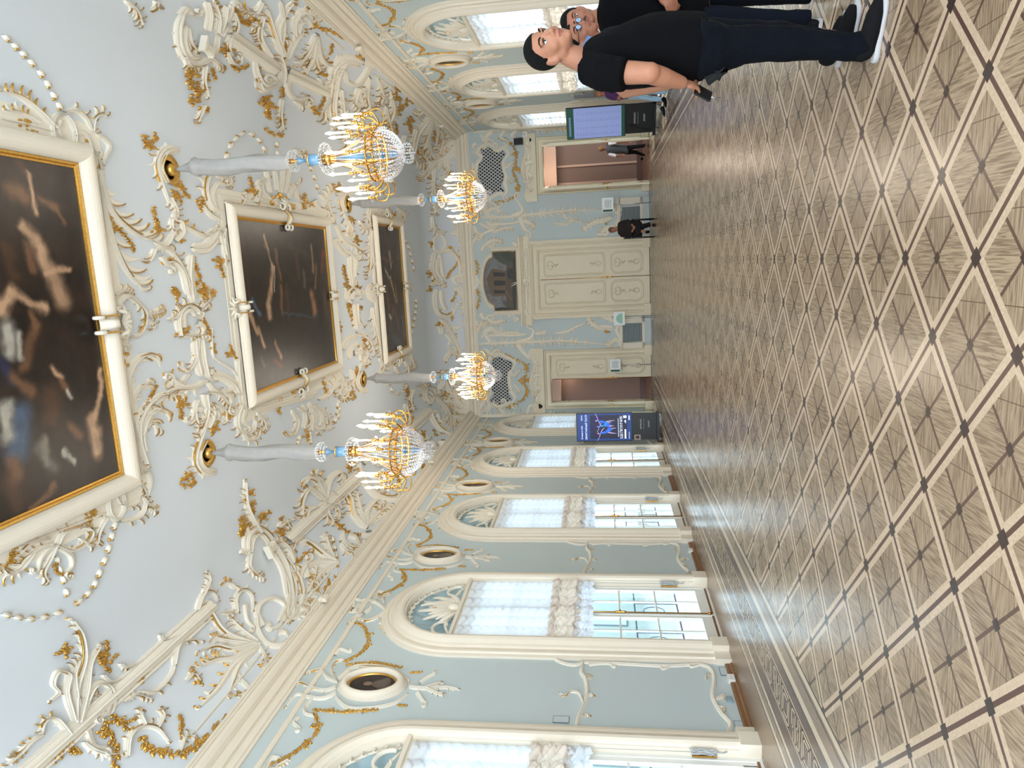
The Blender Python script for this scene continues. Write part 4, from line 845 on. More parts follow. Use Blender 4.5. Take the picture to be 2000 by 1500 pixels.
# ------------------------------------------------------------------ pier ornaments on the side walls, traced on one pier, repeated
PIER = """A 5 9 1 4 660,1335 640,1325 630,1310 612,1312 600,1316; A 5 9 1 4 656,1345 635,1350 610,1345 590,1335 574,1340; A 5 9 -1 4 656,1356 630,1366 600,1362 580,1358 560,1381
A 4 8 -1 4 656,1334 648,1310 655,1295 670,1290; A 4 8 1 4 612,1364 595,1385 598,1396 612,1400; C 4 655,1282 665,1270 680,1275; C 4 582,1404 574,1414 586,1425; A 4 8 -1 6 660,1330 690,1306 730,1303 770,1310 800,1332; A 4 8 1 6 656,1366 680,1385 720,1386 770,1376 796,1358
G 4 675,1300 700,1297 730,1295 760,1300 785,1305; F 5 700,1297; F 6 727,1295; F 5 748,1298; G 4 610,1387 640,1390 680,1392 715,1388 738,1388; F 6 647,1390; F 7 680,1390; F 6 712,1388; G 3 800,1315 824,1314; G 3 775,1378 795,1380
A 4 9 0 5 800,1345 830,1347 870,1345 894,1348; C 4 820,1336 835,1325 850,1318; C 4 815,1355 825,1370 832,1377; A 3 7 0 4 830,1347 855,1338 862,1335; A 3 7 0 4 834,1348 858,1358 866,1356
G 5 612,1393 621,1411 618,1432 594,1456 579,1468 555,1483 528,1495; F 7 618,1420; F 8 594,1456; G 5 672,1294 690,1285 711,1270 720,1255 717,1237 708,1222 693,1217; F 7 716,1262; F 8 718,1240"""
CART = """A 5 8 -1 5 757,1196 738,1180 716,1175 700,1190; A 5 8 1 5 760,1190 742,1204 720,1214 702,1210; C 4 712,1200 724,1190 722,1180; C 4 690,1190 694,1174 708,1176; A 5 8 0 5 752,1180 748,1168 762,1160; A 5 8 0 5 752,1202 746,1222 756,1240; A 4 7 0 4 708,1205 690,1210 680,1222; A 4 7 0 4 730,1178 738,1160 750,1158; P 4 704,1180 696,1195 704,1210; A 4 7 0 4 700,1184 690,1196 688,1192"""
PANEL = """P 4 1082,1288 1102,1297 1124,1300 1140,1293; P 5 1140,1295 1136,1314 1143,1326 1147,1346 1145,1366 1140,1380 1130,1402 1125,1428; A 4 6 1 3 1141,1376 1132,1356 1115,1352 1104,1360 1095,1355; P 5 1360,1298 1385,1305 1395,1325 1392,1355 1396,1372 1410,1395 1427,1415 1420,1435
P 4 1140,1296 1200,1297 1300,1302 1365,1298; P 4 1125,1430 1200,1431 1300,1434 1420,1436; C 3 1150,1300 1170,1298 1190,1298 1196,1304; C 3 1365,1300 1350,1304 1348,1300; A 3 6 0 3 1146,1330 1152,1324 1150,1318; A 3 6 0 3 1380,1330 1382,1322 1388,1318; A 4 8 -1 3 1398,1368 1412,1360 1414,1366; A 4 8 -1 3 1404,1384 1412,1384 1416,1390
A 4 7 0 3 1124,1424 1110,1426 1082,1420; A 3 6 0 3 1140,1404 1144,1398 1150,1400; A 3 6 0 3 1146,1362 1154,1358 1158,1360; P 2.4 1290,1304 1296,1308 1310,1302"""
def to_m(text, s0):           # pixel trace on the left wall -> metres from the pier centre
    out = []
    for ln in text.strip().split('\n'):
        for cmd in ln.split(';'):
            r = []
            for q in cmd.split():
                if ',' in q:
                    x, y = map(float, q.split(',')); s, z = on(fL, x, y); r.append('%.4f,%.4f' % (s-s0, z))
                else: r.append(q)
            out.append(' '.join(r))
    return '\n'.join(out)
PC = 7.875
PM, PN, CA = to_m(PIER, PC), to_m(PANEL, PC), to_m(CART, 9.79)
MT['canvasdark'] = mat('dark_varnished_canvas', srgb(44, 36, 32), .4, noise=.5, nscale=7)
MT['flesh'] = mat('dim_painted_flesh', srgb(128, 104, 88), .4, noise=.3, nscale=14)
MT['paintdress'] = mat('dim_painted_drapery', srgb(92, 80, 70), .4, noise=.4, nscale=12)
ORD = ['nearest', 'second', 'third', 'farthest']
for side, fr, rz in (('left', fL, RZL), ('right', fR, RZR)):
    for i in range(4):
        if side == 'right' and i < 1: continue
        s0 = PC+3.831*i; sg = 1; ch = ch_m(fr, s0, 0, sg); od = ORD[i]
        relief('pier_relief', 'white scrolls and gilded garlands around the %s oval portrait on the %s wall' % (od, side), 'relief', PM, ch, 1/170, .03, 'oval surrounds on the window walls', seed=i)
        relief('panel_moulding', 'scrolled cream moulding of the low wall panel, %s between %s wall windows' % (od, side), 'moulding', PN, ch, 1/170, .022, 'low panel mouldings', seed=i+3)
        p = thing('oval_portrait', 'small dark oval portrait in a round cream frame, %s on the %s wall' % (od, side), 'painting', fr((s0, 4.65, .0)), rz, 'oval portraits between the windows')
        def ring(prof, mb, n=36):
            mb.grid([[((.20+r*.6)*math.cos(2*pi*k/n), h*.8, (.30+r*.7)*math.sin(2*pi*k/n)) for k in range(n)] for r, h in prof], True)
        mb = MB(); ring([(.235, 0), (.235, .03), (.19, .035), (.19, .06), (.15, .10), (.10, .125), (.06, .11), (.035, .06), (.035, .03)], mb); mb.build('frame', 'cream', p)
        mb = MB(); ring([(.035, .03), (.03, .05), (.012, .045), (0, .02)], mb); mb.build('gilt_liner', 'gold', p)
        mb = MB(); mb.add([(.21*math.cos(2*pi*k/36), .018, .31*math.sin(2*pi*k/36)) for k in range(36)], [tuple(range(36))[::-1] if side == 'left' else tuple(range(36))[::-1]]); cv = mb.build('canvas', 'canvasdark', p)
        mb = MB(); mb.ell((0, .022, .06), (.045, .004, .062), 12, 6); mb.mi = 1
        mb.grid([[(x*(.04+.11*v), .023, -.0-.24*v*(1-.25*x*x)) for x in (-1, -.6, -.2, .2, .6, 1)] for v in [j/6 for j in range(7)]])
        mb.build('painted_sitter', ['flesh', 'paintdress'], cv)
    for i, wc in enumerate(WC):
        if side == 'right' and i < 1: continue
        od = ['nearest', 'second', 'third', 'fourth', 'farthest'][i]
        relief('window_crest', 'white scrolled crest above the arch of the %s %s wall window' % (od, side), 'relief', CA, ch_m(fr, wc), 1/170, .035, 'crests above the arched windows', seed=i)
# ------------------------------------------------------------------ end wall relief
chE = ch_px(fE)
relief(RN, 'tall cream feathered frond with volutes between the right doorway and centre door', 'relief', """
A 4 12 0 16 932,424 980,424 1040,419 1100,413 1175,408; C 5 955,424 945,404 958,396 972,404; C 5 1000,422 1020,412 1012,394 1006,386; A 5 9 0 5 945,420 962,408 975,412; A 5 9 0 5 948,432 965,444 968,436; C 6 1015,424 1024,446 1034,452; A 4 8 0 5 935,436 958,446 970,440; A 5 9 0 6 925,405 935,412 950,406; A 5 8 0 5 1020,430 1034,436 1042,442
P 3 950,440 1000,436 1020,430; C 4 965,448 945,456 940,466; A 4 7 0 5 960,455 985,446 1000,447; A 5 8 0 5 926,440 930,452 942,462; C 4 1102,418 1106,426 1112,424""", chE, .9, .05, seed=3)
relief(RN, 'tall cream feathered frond with volutes between the centre door and left doorway', 'relief', """
A 4 12 0 16 934,672 980,670 1040,668 1100,666 1180,672; C 5 958,668 946,650 958,640 972,648; C 5 1010,668 1036,660 1042,645 1032,640; C 6 1010,672 1024,690 1036,700 1034,690; A 5 9 0 5 940,660 955,645 970,652; A 5 9 0 5 945,680 960,692 975,690; A 4 8 0 6 965,655 995,650 1015,652; A 4 7 0 4 1045,652 1055,651 1065,650; A 5 9 0 6 930,655 936,640 950,630; A 5 9 0 6 930,685 940,700 952,705; P 3 952,655 1000,655 1030,652""", chE, .9, .05, seed=4)
relief(RN, 'shell cartouche with gold star above the right radiator grille', 'relief', """
A 4 8 -1 5 1080,436 1104,438 1122,430 1140,436; A 6 9 0 7 1190,428 1168,432 1150,440 1142,448; A 6 9 0 6 1200,440 1180,450 1172,460; C 5 1190,445 1184,458 1172,456; A 5 8 0 5 1204,414 1196,404 1180,398; P 6 1196,425 1180,430 1168,434; F 5 1181,431; C 5 1200,416 1212,410 1206,402; P 4 1207,402 1211,420 1204,436 1210,446; P 3 1207,403 1255,400; P 3 1210,447 1256,444; P 3 1255,400 1258,420 1256,444""", chE, .9, .06, seed=5)
relief(RN, 'shell cartouche with gold star above the left radiator grille', 'relief', """
A 4 8 1 5 1084,651 1106,648 1122,640 1140,632; A 6 9 0 7 1192,640 1170,640 1155,630 1150,622; A 6 9 0 6 1202,628 1184,620 1176,616; C 5 1192,622 1186,612 1176,614; A 5 8 0 5 1206,660 1196,668 1184,674; P 6 1198,642 1184,640 1170,638; F 5 1184,647; C 5 1202,662 1212,670 1206,676; P 4 1209,676 1211,660 1205,645 1211,632; P 3 1211,630 1256,628; P 3 1211,672 1256,668; P 3 1257,628 1260,648 1257,668""", chE, .9, .06, seed=6)
for nm, tx in (('right', "A 5 12 0 18 925,258 960,253 1000,251 1050,251 1100,250 1140,248; C 5 960,256 950,268 962,275; C 5 985,254 978,268 990,274; C 5 1008,254 1000,266 1012,272; A 5 10 0 5 940,262 948,276 944,286"),
               ('left', "A 5 12 0 18 930,812 970,812 1010,811 1060,811 1110,812 1150,813; C 5 985,808 975,796 985,790; C 5 1030,808 1035,792 1045,794; A 5 10 0 5 950,806 960,790 975,795; A 5 9 0 5 935,800 945,785 950,775")):
    relief(RN, 'cream feathered frond running down the far %s corner of the hall' % nm, 'relief', tx, chE, .9, .06, seed=7)
for nm, dy, sg, G_ in (('right', 0, 1, "G 3.6 975,268 990,274 1003,288 1009,305 1006,322 1001,336; G 3.6 1001,336 1008,350 1013,366 1006,382 990,391 968,396; F 4 980,270; F 5 1006,300; F 5 1009,368; F 4 975,394; G 4 1000,334 1012,331 1024,334; F 5 1014,331; A 3 5 0 4 988,330 996,322 1002,316; A 3 5 0 4 988,340 996,350 1000,356"),
                        ('left', 0, 1, "G 3.6 985,692 1002,700 1020,708 1030,720 1026,734 1014,744; G 3.6 1014,744 1026,754 1030,768 1022,780 1006,789 988,797; F 4 990,696; F 5 1028,716; F 5 1030,765; F 4 995,794; G 4 1014,744 1028,742 1042,745; F 5 1030,743; A 3 5 0 4 1004,738 1010,728 1016,722; A 3 5 0 4 1004,750 1012,760 1014,766")):
    relief('gilt_swag', 'gold leaf and rose swag under the %s lattice grille on the end wall' % nm, 'swag', G_, chE, .9, .05, 'swags on the end wall', seed=9)
for n_, tx in ((2, "A 5 7 0 5 1036,322 1030,336 1038,350; C 5 1040,316 1028,320 1032,330; C 5 1040,344 1030,340 1032,350; A 4 6 0 4 1034,300 1032,310 1036,318; A 4 6 0 4 1036,356 1034,366 1038,372; C 4 1034,275 1030,282 1036,286"),
               (0, "A 5 7 0 5 1050,735 1046,748 1052,762; C 5 1056,730 1044,734 1048,744; C 5 1056,758 1046,754 1048,764; A 4 6 0 4 1050,715 1048,724 1052,732; A 4 6 0 4 1052,770 1048,780 1054,786; C 4 1050,700 1046,706 1052,710"),
               (1, "A 4 7 0 5 1030,500 1028,520 1030,540; A 4 7 0 5 1030,600 1029,580 1030,560; A 5 6 0 5 1030,545 1022,550 1032,556; C 4 1032,480 1026,486 1030,494; C 4 1032,615 1027,608 1031,600; A 3 5 0 4 1045,476 1060,475 1075,474; A 3 5 0 4 1046,622 1062,621 1078,620")):
    relief('', '', '', tx, lambda P, h: chE(P, np.asarray(h)+.10), .8, .04, parent=CASN[n_], body='carved_crest')
# ------------------------------------------------------------------ paintings
def paint_mat(name, base, blobs, axes, fr_=7.0, nscale=3.2, sw=.34):
    """blobs: (a0,b0,a1,b1,width,colour) capsules in the canvas plane, edges broken up by noise like brushwork"""
    m = bpy.data.materials.new(name); m.use_nodes = True; nt = m.node_tree; N = nt.nodes; L = nt.links; b = N['Principled BSDF']
    tc = N.new('ShaderNodeTexCoord'); nz = N.new('ShaderNodeTexNoise'); nz.inputs['Scale'].default_value = nscale; nz.inputs['Detail'].default_value = 6
    L.new(tc.outputs['Object'], nz.inputs['Vector'])
    wv = N.new('ShaderNodeVectorMath'); wv.operation = 'MULTIPLY_ADD'; L.new(nz.outputs['Color'], wv.inputs[0]); wv.inputs[1].default_value = (sw, sw, sw); L.new(tc.outputs['Object'], wv.inputs[2])
    off = N.new('ShaderNodeVectorMath'); off.operation = 'SUBTRACT'; L.new(wv.outputs[0], off.inputs[0]); off.inputs[1].default_value = (sw/2, sw/2, sw/2)
    sp = N.new('ShaderNodeSeparateXYZ'); L.new(off.outputs[0], sp.inputs[0]); U, V = sp.outputs[axes[0]], sp.outputs[axes[1]]
    def mt(op, a, c=0., cl=False):
        n = N.new('ShaderNodeMath'); n.operation = op; n.use_clamp = cl
        for i, q in enumerate((a, c)):
            if isinstance(q, (int, float)): n.inputs[i].default_value = q
            else: L.new(q, n.inputs[i])
        return n.outputs[0]
    r = N.new('ShaderNodeValToRGB'); n2 = N.new('ShaderNodeTexNoise'); n2.inputs['Scale'].default_value = nscale*1.3; n2.inputs['Detail'].default_value = 7; L.new(tc.outputs['Object'], n2.inputs['Vector']); L.new(n2.outputs['Fac'], r.inputs[0])
    r.color_ramp.elements[0].position = .35; r.color_ramp.elements[0].color = base[0]; r.color_ramp.elements[1].position = .7; r.color_ramp.elements[1].color = base[1]; col = r.outputs[0]
    for (a0, b0, a1, b1, wd, c) in blobs:
        dx, dy = a1-a0, b1-b0; l2 = dx*dx+dy*dy+1e-5
        pu, pv = mt('SUBTRACT', U, a0), mt('SUBTRACT', V, b0)
        t = mt('DIVIDE', mt('ADD', mt('MULTIPLY', pu, dx), mt('MULTIPLY', pv, dy)), l2, True)
        eu, ev = mt('SUBTRACT', pu, mt('MULTIPLY', t, dx)), mt('SUBTRACT', pv, mt('MULTIPLY', t, dy))
        d = mt('SQRT', mt('ADD', mt('MULTIPLY', eu, eu), mt('MULTIPLY', ev, ev)))
        f = mt('SUBTRACT', 1.25, mt('DIVIDE', d, wd/1.1), True); f = mt('MULTIPLY', f, f)
        mod = mt('MULTIPLY', f, mt('ADD', mt('MULTIPLY', n2.outputs['Fac'], 1.5), .12), True)
        mx = N.new('ShaderNodeMix'); mx.data_type = 'RGBA'; L.new(mod, mx.inputs[0]); L.new(col, mx.inputs[6]); mx.inputs[7].default_value = c; col = mx.outputs[2]
    L.new(col, b.inputs['Base Color']); b.inputs['Roughness'].default_value = .38; return m
def cpt(x, y):
    q = px(x, y); t = (ZCE-HC)/q[2]; P = CAM+t*q; return (P[0], P[1])
FL_, DF, BR_, WH, BL, RD, GY, OC = srgb(190, 152, 120), srgb(112, 78, 54), srgb(74, 48, 32), srgb(176, 170, 156), srgb(70, 92, 118), srgb(112, 34, 26), srgb(88, 84, 78), srgb(140, 100, 48)
def blobs(L_, k):
    out = []
    for (x0, y0, x1, y1, wpx, c) in L_:
        a, b_ = cpt(x0, y0), cpt(x1, y1); e = cpt(x0, y0+wpx); w_ = math.hypot(e[0]-a[0], e[1]-a[1]); out.append((*a, *b_, w_*k, c))
    return out
B1 = [(35, 820, 28, 880, 24, BL), (5, 800, 8, 850, 14, WH), (38, 323, 45, 345, 12, BR_), (16, 372, 40, 385, 16, DF), (38, 443, 60, 470, 11, FL_), (62, 480, 93, 530, 17, FL_), (96, 535, 118, 590, 20, srgb(166, 132, 104)), (55, 350, 60, 415, 6, FL_), (82, 534, 131, 524, 6, FL_),
      (76, 392, 104, 410, 10, DF), (104, 410, 120, 440, 5, DF), (0, 480, 22, 540, 16, BR_), (40, 480, 55, 525, 9, DF), (0, 612, 16, 569, 12, FL_), (16, 569, 80, 606, 9, FL_), (5, 645, 12, 680, 17, WH), (30, 660, 36, 690, 8, WH), (0, 710, 14, 740, 14, srgb(36, 40, 66)),
      (44, 711, 66, 640, 13, DF), (66, 640, 50, 610, 8, DF), (98, 725, 112, 735, 8, FL_), (112, 745, 125, 770, 9, DF), (20, 735, 50, 770, 14, DF), (87, 775, 95, 810, 22, BR_), (125, 770, 130, 780, 5, WH), (190, 722, 188, 770, 6, FL_), (186, 775, 176, 810, 7, FL_), (172, 820, 184, 885, 13, FL_), (135, 832, 148, 850, 9, DF),
      (70, 880, 95, 910, 16, GY), (80, 860, 84, 905, 9, srgb(120, 112, 98)), (120, 880, 135, 900, 6, WH), (16, 940, 30, 985, 20, BR_), (20, 900, 25, 930, 16, DF), (60, 990, 100, 950, 7, DF)]
B2 = [(512, 463, 528, 520, 4, srgb(166, 138, 104)), (529, 520, 521, 600, 8, FL_), (521, 600, 524, 618, 9, FL_), (484, 616, 500, 650, 7, FL_), (500, 640, 512, 676, 6, FL_), (489, 586, 504, 616, 6, BL), (534, 490, 545, 545, 5, DF), (545, 560, 548, 612, 7, DF), (556, 556, 560, 622, 7, BR_), (614, 518, 612, 560, 5, DF), (606, 575, 612, 610, 11, srgb(150, 104, 76)),
      (590, 530, 592, 560, 6, GY), (605, 482, 608, 530, 6, srgb(128, 108, 80)), (629, 492, 624, 530, 5, RD), (575, 500, 580, 540, 9, BR_), (630, 575, 634, 610, 8, BR_), (522, 500, 512, 480, 3, DF), (470, 470, 480, 520, 8, srgb(60, 24, 20)), (478, 530, 484, 572, 7, srgb(66, 34, 26)), (534, 668, 546, 700, 5, srgb(176, 128, 104)), (532, 706, 548, 716, 5, RD), (506, 700, 512, 716, 3.5, GY), (548, 612, 620, 620, 3, srgb(58, 66, 80)), (560, 480, 600, 500, 7, srgb(60, 48, 38)), (532, 520, 532, 570, 2, WH)]
B3 = [(750, 462, 756, 480, 7, BR_), (758, 495, 762, 520, 6, srgb(168, 140, 122)), (745, 505, 765, 512, 3, DF), (750, 527, 758, 545, 3.5, WH), (760, 543, 771, 590, 5, srgb(160, 130, 100)), (753, 565, 757, 600, 8, srgb(104, 70, 32)), (770, 560, 774, 590, 4, OC), (757, 620, 764, 650, 12, BR_), (770, 610, 776, 640, 8, srgb(96, 66, 52)), (784, 620, 788, 660, 7, srgb(70, 80, 92)), (766, 660, 780, 670, 10, srgb(72, 76, 82)), (766, 600, 762, 630, 4, DF), (758, 615, 762, 622, 3, WH)]
rect_lin = lambda X0, X1, Y0, Y1, o: [(X0-o, Y0-o), (X1+o, Y0-o), (X1+o, Y1+o), (X0-o, Y1+o)]
def painting(label, X0, X1, Y0, Y1, m, sc, clasps):
    t = thing('ceiling_painting', label, 'painting', group='ceiling paintings')
    def loop(prof, mb):
        rows = [[(x, y, ZCE-h) for x, y in rect_lin(X0, X1, Y0, Y1, o)] for o, h in prof]
        for i in range(len(rows)-1):
            for j in range(4): mb.add([rows[i][j], rows[i][(j+1) % 4], rows[i+1][(j+1) % 4], rows[i+1][j]], [(0, 1, 2, 3)], False)
    s = sc
    mb = MB(); loop([(.06*s, .05)]+[(.06*s+.10*s*(1-math.cos(a)), .05+.10*s*math.sin(a)) for a in [pi*i/10 for i in range(11)]]+[(.27*s, .055), (.28*s, .04)], mb); mb.build('frame', 'cream', t)
    mb = MB(); loop([(0, .03), (.0, .045), (.02, .05), (.025, .035), (.05, .06), (.06, .055)], mb); mb.build('gilt_liner', 'gold', t)
    mb = MB(); loop([(.26*s, .016), (.40*s, .012), (.405*s, .006), (.50*s, .006), (.51*s, .0)], mb)
    rr = random.Random(int(X0*100)); mb.build('backing_board', 'stucco', t)
    mb = MB(); mb.add([(x, y, ZCE-.035) for x, y in rect_lin(X0, X1, Y0, Y1, .01)], [(0, 1, 2, 3)]); mb.build('canvas', m, t)
    mb = MB(); g = MB()                                # scrolled clasps gripping the moulding
    for (x, y, dx, dy) in clasps:
        def T(u, v, h): return (x+dx*u*s-dy*v*s, y+dy*u*s+dx*v*s, ZCE-.03-h*s)
        rows = []
        for i in range(13):
            q = i/12; u = -.02+.32*q; h = .05+.11*math.sin(pi*min(1, q*1.1)); wv = .085*(1-.45*math.sin(pi*q))
            rows.append([T(u, -wv, h*.5), T(u, -wv*.85, h), T(u, -wv*.3, h+.01), T(u, wv*.3, h+.01), T(u, wv*.85, h), T(u, wv, h*.5)])
        mb.grid(rows)
        for sd in (-1, 1):
            mb.tube([T(-.05+.05*math.cos(a), sd*.08, .08+.04*math.sin(a)) for a in [k*.6 for k in range(11)]], .022*s, 6)
            mb.tube([T(.36+.06*math.cos(a), sd*(.09+.008*k), .05+.04*math.sin(a)) for k, a in enumerate([k*.55 for k in range(11)])], .022*s, 6)
            g.tube([T(.0+.3*q, sd*.09, .05+.09*math.sin(pi*q)) for q in [k/10 for k in range(11)]], .012*s, 5)
        for k in range(5): a = (k-2)*.5; mb.tube([T(.36, 0, .04), T(.36+.12*math.cos(a), .12*math.sin(a), .05), T(.36+.2*math.cos(a*1.2), .22*math.sin(a*1.2), .02)], [.02*s, .028*s, .006], 6)
    c = mb.build('scroll_clasps', 'stucco', t); g.build('gilt_edge', 'gold', c)
    return t
painting('largest dark ceiling painting, nearest the camera, with thick white frame', -2.06, 1.20, 1.9, 6.82, paint_mat('dark_figure_painting_large', (srgb(22, 15, 12), srgb(46, 32, 25)), blobs(B1, 1.65), (0, 1), sw=.24), 1, [(-.43, 6.82, 0, 1), (-2.06, 4.36, -1, 0), (1.20, 4.36, 1, 0)])
painting('middle ceiling painting, dark with small pale figures, between near and far chandeliers', -1.75, .86, 10.0, 13.39, paint_mat('dark_figure_painting_middle', (srgb(26, 17, 14), srgb(46, 32, 25)), blobs(B2, 1.5), (0, 1), sw=.16, nscale=4), .85, [(-.44, 10.0, 0, -1), (-.44, 13.39, 0, 1), (.86, 11.7, 1, 0), (-1.75, 11.7, -1, 0)])
painting('farthest and smallest looking ceiling painting, crowded brown figures under pale cloud', -2.07, 1.11, 16.7, 18.7, paint_mat('dark_figure_painting_far', (srgb(28, 20, 15), srgb(70, 50, 38)), blobs(B3, 1.4), (0, 1), nscale=6, sw=.22), .85, [(-.44, 16.7, 0, -1), (-.44, 18.7, 0, 1), (1.11, 17.7, 1, 0), (-2.07, 17.7, -1, 0)])
# overdoor landscape
def ept(x, y): s, z = on(fE, x, y, .06); return (s, z)
od = thing('overdoor_painting', 'painting of a dark arched ruin above the centre door in shaped cream frame', 'painting')
def dome(o):
    pts = [(-1.45-o, 4.30-o), (.42+o, 4.30-o), (.42+o, 5.02+o*.7)]
    pts += [(-.515+(.70+o)*math.cos(a)*1.06, 5.02+(.30+o*.8)*math.sin(a)+.03) for a in [pi*k/16 for k in range(17)]]
    return pts+[(-1.45-o, 5.02+o*.7)]
mb = MB(); DPR = [(.17, 0), (.17, .04), (.13, .06), (.12, .09), (.06, .11), (.03, .08), (.02, .05)]
mb.grid([[fE((s, z, h)) for s, z in dome(o)] for o, h in DPR], True, smooth=False); mb.build('frame', 'cream', od)
mb = MB(); mb.grid([[fE((s, z, h)) for s, z in dome(o)] for o, h in [(.022, .05), (.015, .065), (0, .05)]], True, smooth=False); mb.build('gilt_liner', 'gold', od)
sil = srgb(48, 38, 28)
BO = []
for (x0, y0, x1, y1, wpx, c) in [(960, 500, 975, 600, 12, srgb(104, 104, 106)), (985, 498, 1000, 505, 10, srgb(44, 50, 38)), (975, 492, 970, 500, 8, srgb(70, 76, 66)), (960, 552, 992, 540, 8, srgb(66, 54, 38)), (960, 568, 990, 570, 6, sil), (968, 556, 975, 562, 2.5, srgb(20, 16, 12)), (1004, 500, 1004, 600, 7, srgb(30, 26, 20)), (994, 536, 1000, 544, 5, srgb(16, 12, 10)), (985, 590, 1000, 606, 7, srgb(30, 32, 22)), (990, 515, 1002, 525, 6, srgb(58, 50, 36)), (980, 585, 985, 560, 3, srgb(86, 72, 54))]:
    a, b_ = ept(x0, y0), ept(x1, y1); BO.append((*a, *b_, wpx/52, c))
mb = MB(); P_ = [fE((s, z, .05)) for s, z in dome(.004)]; mb.add(P_, [tuple(range(len(P_)))]); mb.build('canvas', paint_mat('dark_ruin_landscape', (srgb(84, 82, 80), srgb(118, 114, 110)), BO, (0, 2), nscale=5, sw=.06), od)
mb = MB(); OC_ = [srgb(96, 76, 50), srgb(26, 21, 16), srgb(46, 52, 34), srgb(74, 60, 40), srgb(20, 26, 16), srgb(58, 62, 50)]
def opoly(ci, h, *pts):                                # flat painted shapes of the ruin landscape, lying on the canvas
    mb.mi = ci; mb.add([fE((*on(fE, 850+x/4, 430+y/4, h), h)) for x, y in pts], [tuple(range(len(pts)))], False)
opoly(5, .0515, (430, 225), (470, 300), (520, 340), (600, 350), (632, 300), (630, 225)); opoly(2, .052, (500, 228), (525, 280), (560, 320), (630, 330), (630, 226))
opoly(3, .0525, (560, 350), (548, 420), (545, 560), (560, 640), (575, 712), (632, 712), (632, 350)); opoly(0, .053, (400, 465), (438, 385), (448, 380), (552, 395), (552, 590), (455, 598), (442, 590)); opoly(1, .0535, (452, 405), (545, 412), (545, 440), (455, 440)); opoly(1, .0535, (458, 480), (470, 470), (548, 474), (548, 510), (470, 514), (458, 505))
opoly(1, .0535, (458, 545), (546, 548), (546, 572), (460, 572)); opoly(1, .054, (562, 400), (575, 380), (600, 376), (620, 390), (622, 440), (602, 462), (575, 458), (562, 440)); opoly(4, .054, (455, 690), (520, 680), (630, 690), (630, 712), (480, 712)); opoly(1, .0545, (606, 300), (632, 280), (632, 712), (612, 700), (604, 560)); opoly(0, .0545, (548, 560), (590, 630), (600, 620), (560, 545))
mb.build('painted_ruin', [mat('painted_tone_%d' % k, c, .45, noise=.35, nscale=22) for k, c in enumerate(OC_)], od)
relief('', '', '', """C 5 938,612 946,622 956,616; A 5 8 0 5 950,622 965,630 985,626; C 5 940,490 948,478 958,482; A 5 8 0 5 946,478 962,470 980,472; A 5 7 0 5 935,550 928,540 924,530; A 5 7 0 5 935,552 928,562 924,572; P 5 925,551 944,551; A 5 6 0 5 1010,552 1002,556 998,560; A 4 6 0 4 1012,500 1012,530 1008,545; A 4 6 0 4 1012,604 1013,580 1010,562; C 5 1010,480 1002,474 1006,482; C 5 1012,620 1006,626 1004,616
G 3.4 928,508 934,520 932,532 926,540; G 3.4 930,564 936,576 936,590 930,602; A 4 8 0 5 925,620 935,635 945,632; A 4 8 0 5 922,478 930,466 942,462""", ch_px(fE), .9, .06, parent=od, body='frame_scrollwork')
# ------------------------------------------------------------------ lattice grilles and radiator grilles on the end wall
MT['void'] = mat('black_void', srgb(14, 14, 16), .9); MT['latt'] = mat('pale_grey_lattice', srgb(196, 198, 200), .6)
def inpoly(p, P):
    c = False; j = len(P)-1
    for i in range(len(P)):
        if (P[i][1] > p[1]) != (P[j][1] > p[1]) and p[0] < (P[j][0]-P[i][0])*(p[1]-P[i][1])/(P[j][1]-P[i][1])+P[i][0]: c = not c
        j = i
    return c
def lattice(label, poly, fx):
    t = thing('lattice_grille', label, 'grille', group='lattice grilles on the end wall')
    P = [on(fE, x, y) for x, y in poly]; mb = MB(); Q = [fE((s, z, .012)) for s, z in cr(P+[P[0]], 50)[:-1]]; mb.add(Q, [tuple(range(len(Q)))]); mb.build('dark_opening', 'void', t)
    mb = MB(); cx = sum(p[0] for p in P)/len(P); cz = sum(p[1] for p in P)/len(P); st = .105; Pc = [tuple(p) for p in cr(P+[P[0]], 60)[:-1]]
    for d in (1, -1):
        for k in range(-16, 17):
            seg = []
            for i in range(-60, 61):
                u = i*.02; s, z = cx+u*.75+k*st, cz+d*u
                if inpoly((s, z), Pc): seg.append((s, z))
                else:
                    if len(seg) > 2: a, b_ = seg[0], seg[-1]; w_ = .019; mb.add([fE((a[0]-w_, a[1], .03)), fE((a[0]+w_, a[1], .03)), fE((b_[0]+w_, b_[1], .03)), fE((b_[0]-w_, b_[1], .03))], [(0, 1, 2, 3)], False)
                    seg = []
    mb.build('lattice', 'latt', t)
    relief('', '', '', fx, chE, .9, .07, parent=t, body='scrolled_surround')
lattice('right lattice grille high on the end wall, above the open right doorway', [(938, 292), (950, 287), (964, 293), (978, 292), (986, 302), (978, 318), (984, 345), (978, 364), (984, 374), (966, 382), (950, 384), (938, 376), (943, 362), (934, 345), (936, 320), (943, 306)],
        "P 4.5 946,282 936,290 934,300 944,308; P 4.5 942,308 932,320 930,345 938,360 942,364; C 5 940,364 932,374 938,388; C 5 944,290 952,280 962,288; P 4.5 962,290 972,294 984,288 990,296; C 5 990,294 992,302 982,316; P 4.5 982,316 984,330 988,345 984,360; C 5 986,358 990,374 984,382; P 4.5 984,378 972,378 962,384 952,388; A 4 5 0 4 938,388 930,396 924,398; F 4 942,286; F 4 946,386; C 4 930,280 924,286 930,292; A 4 6 0 4 926,318 922,330 924,345; C 5 934,352 924,356 926,344; A 4 5 0 4 944,392 952,396 962,394")
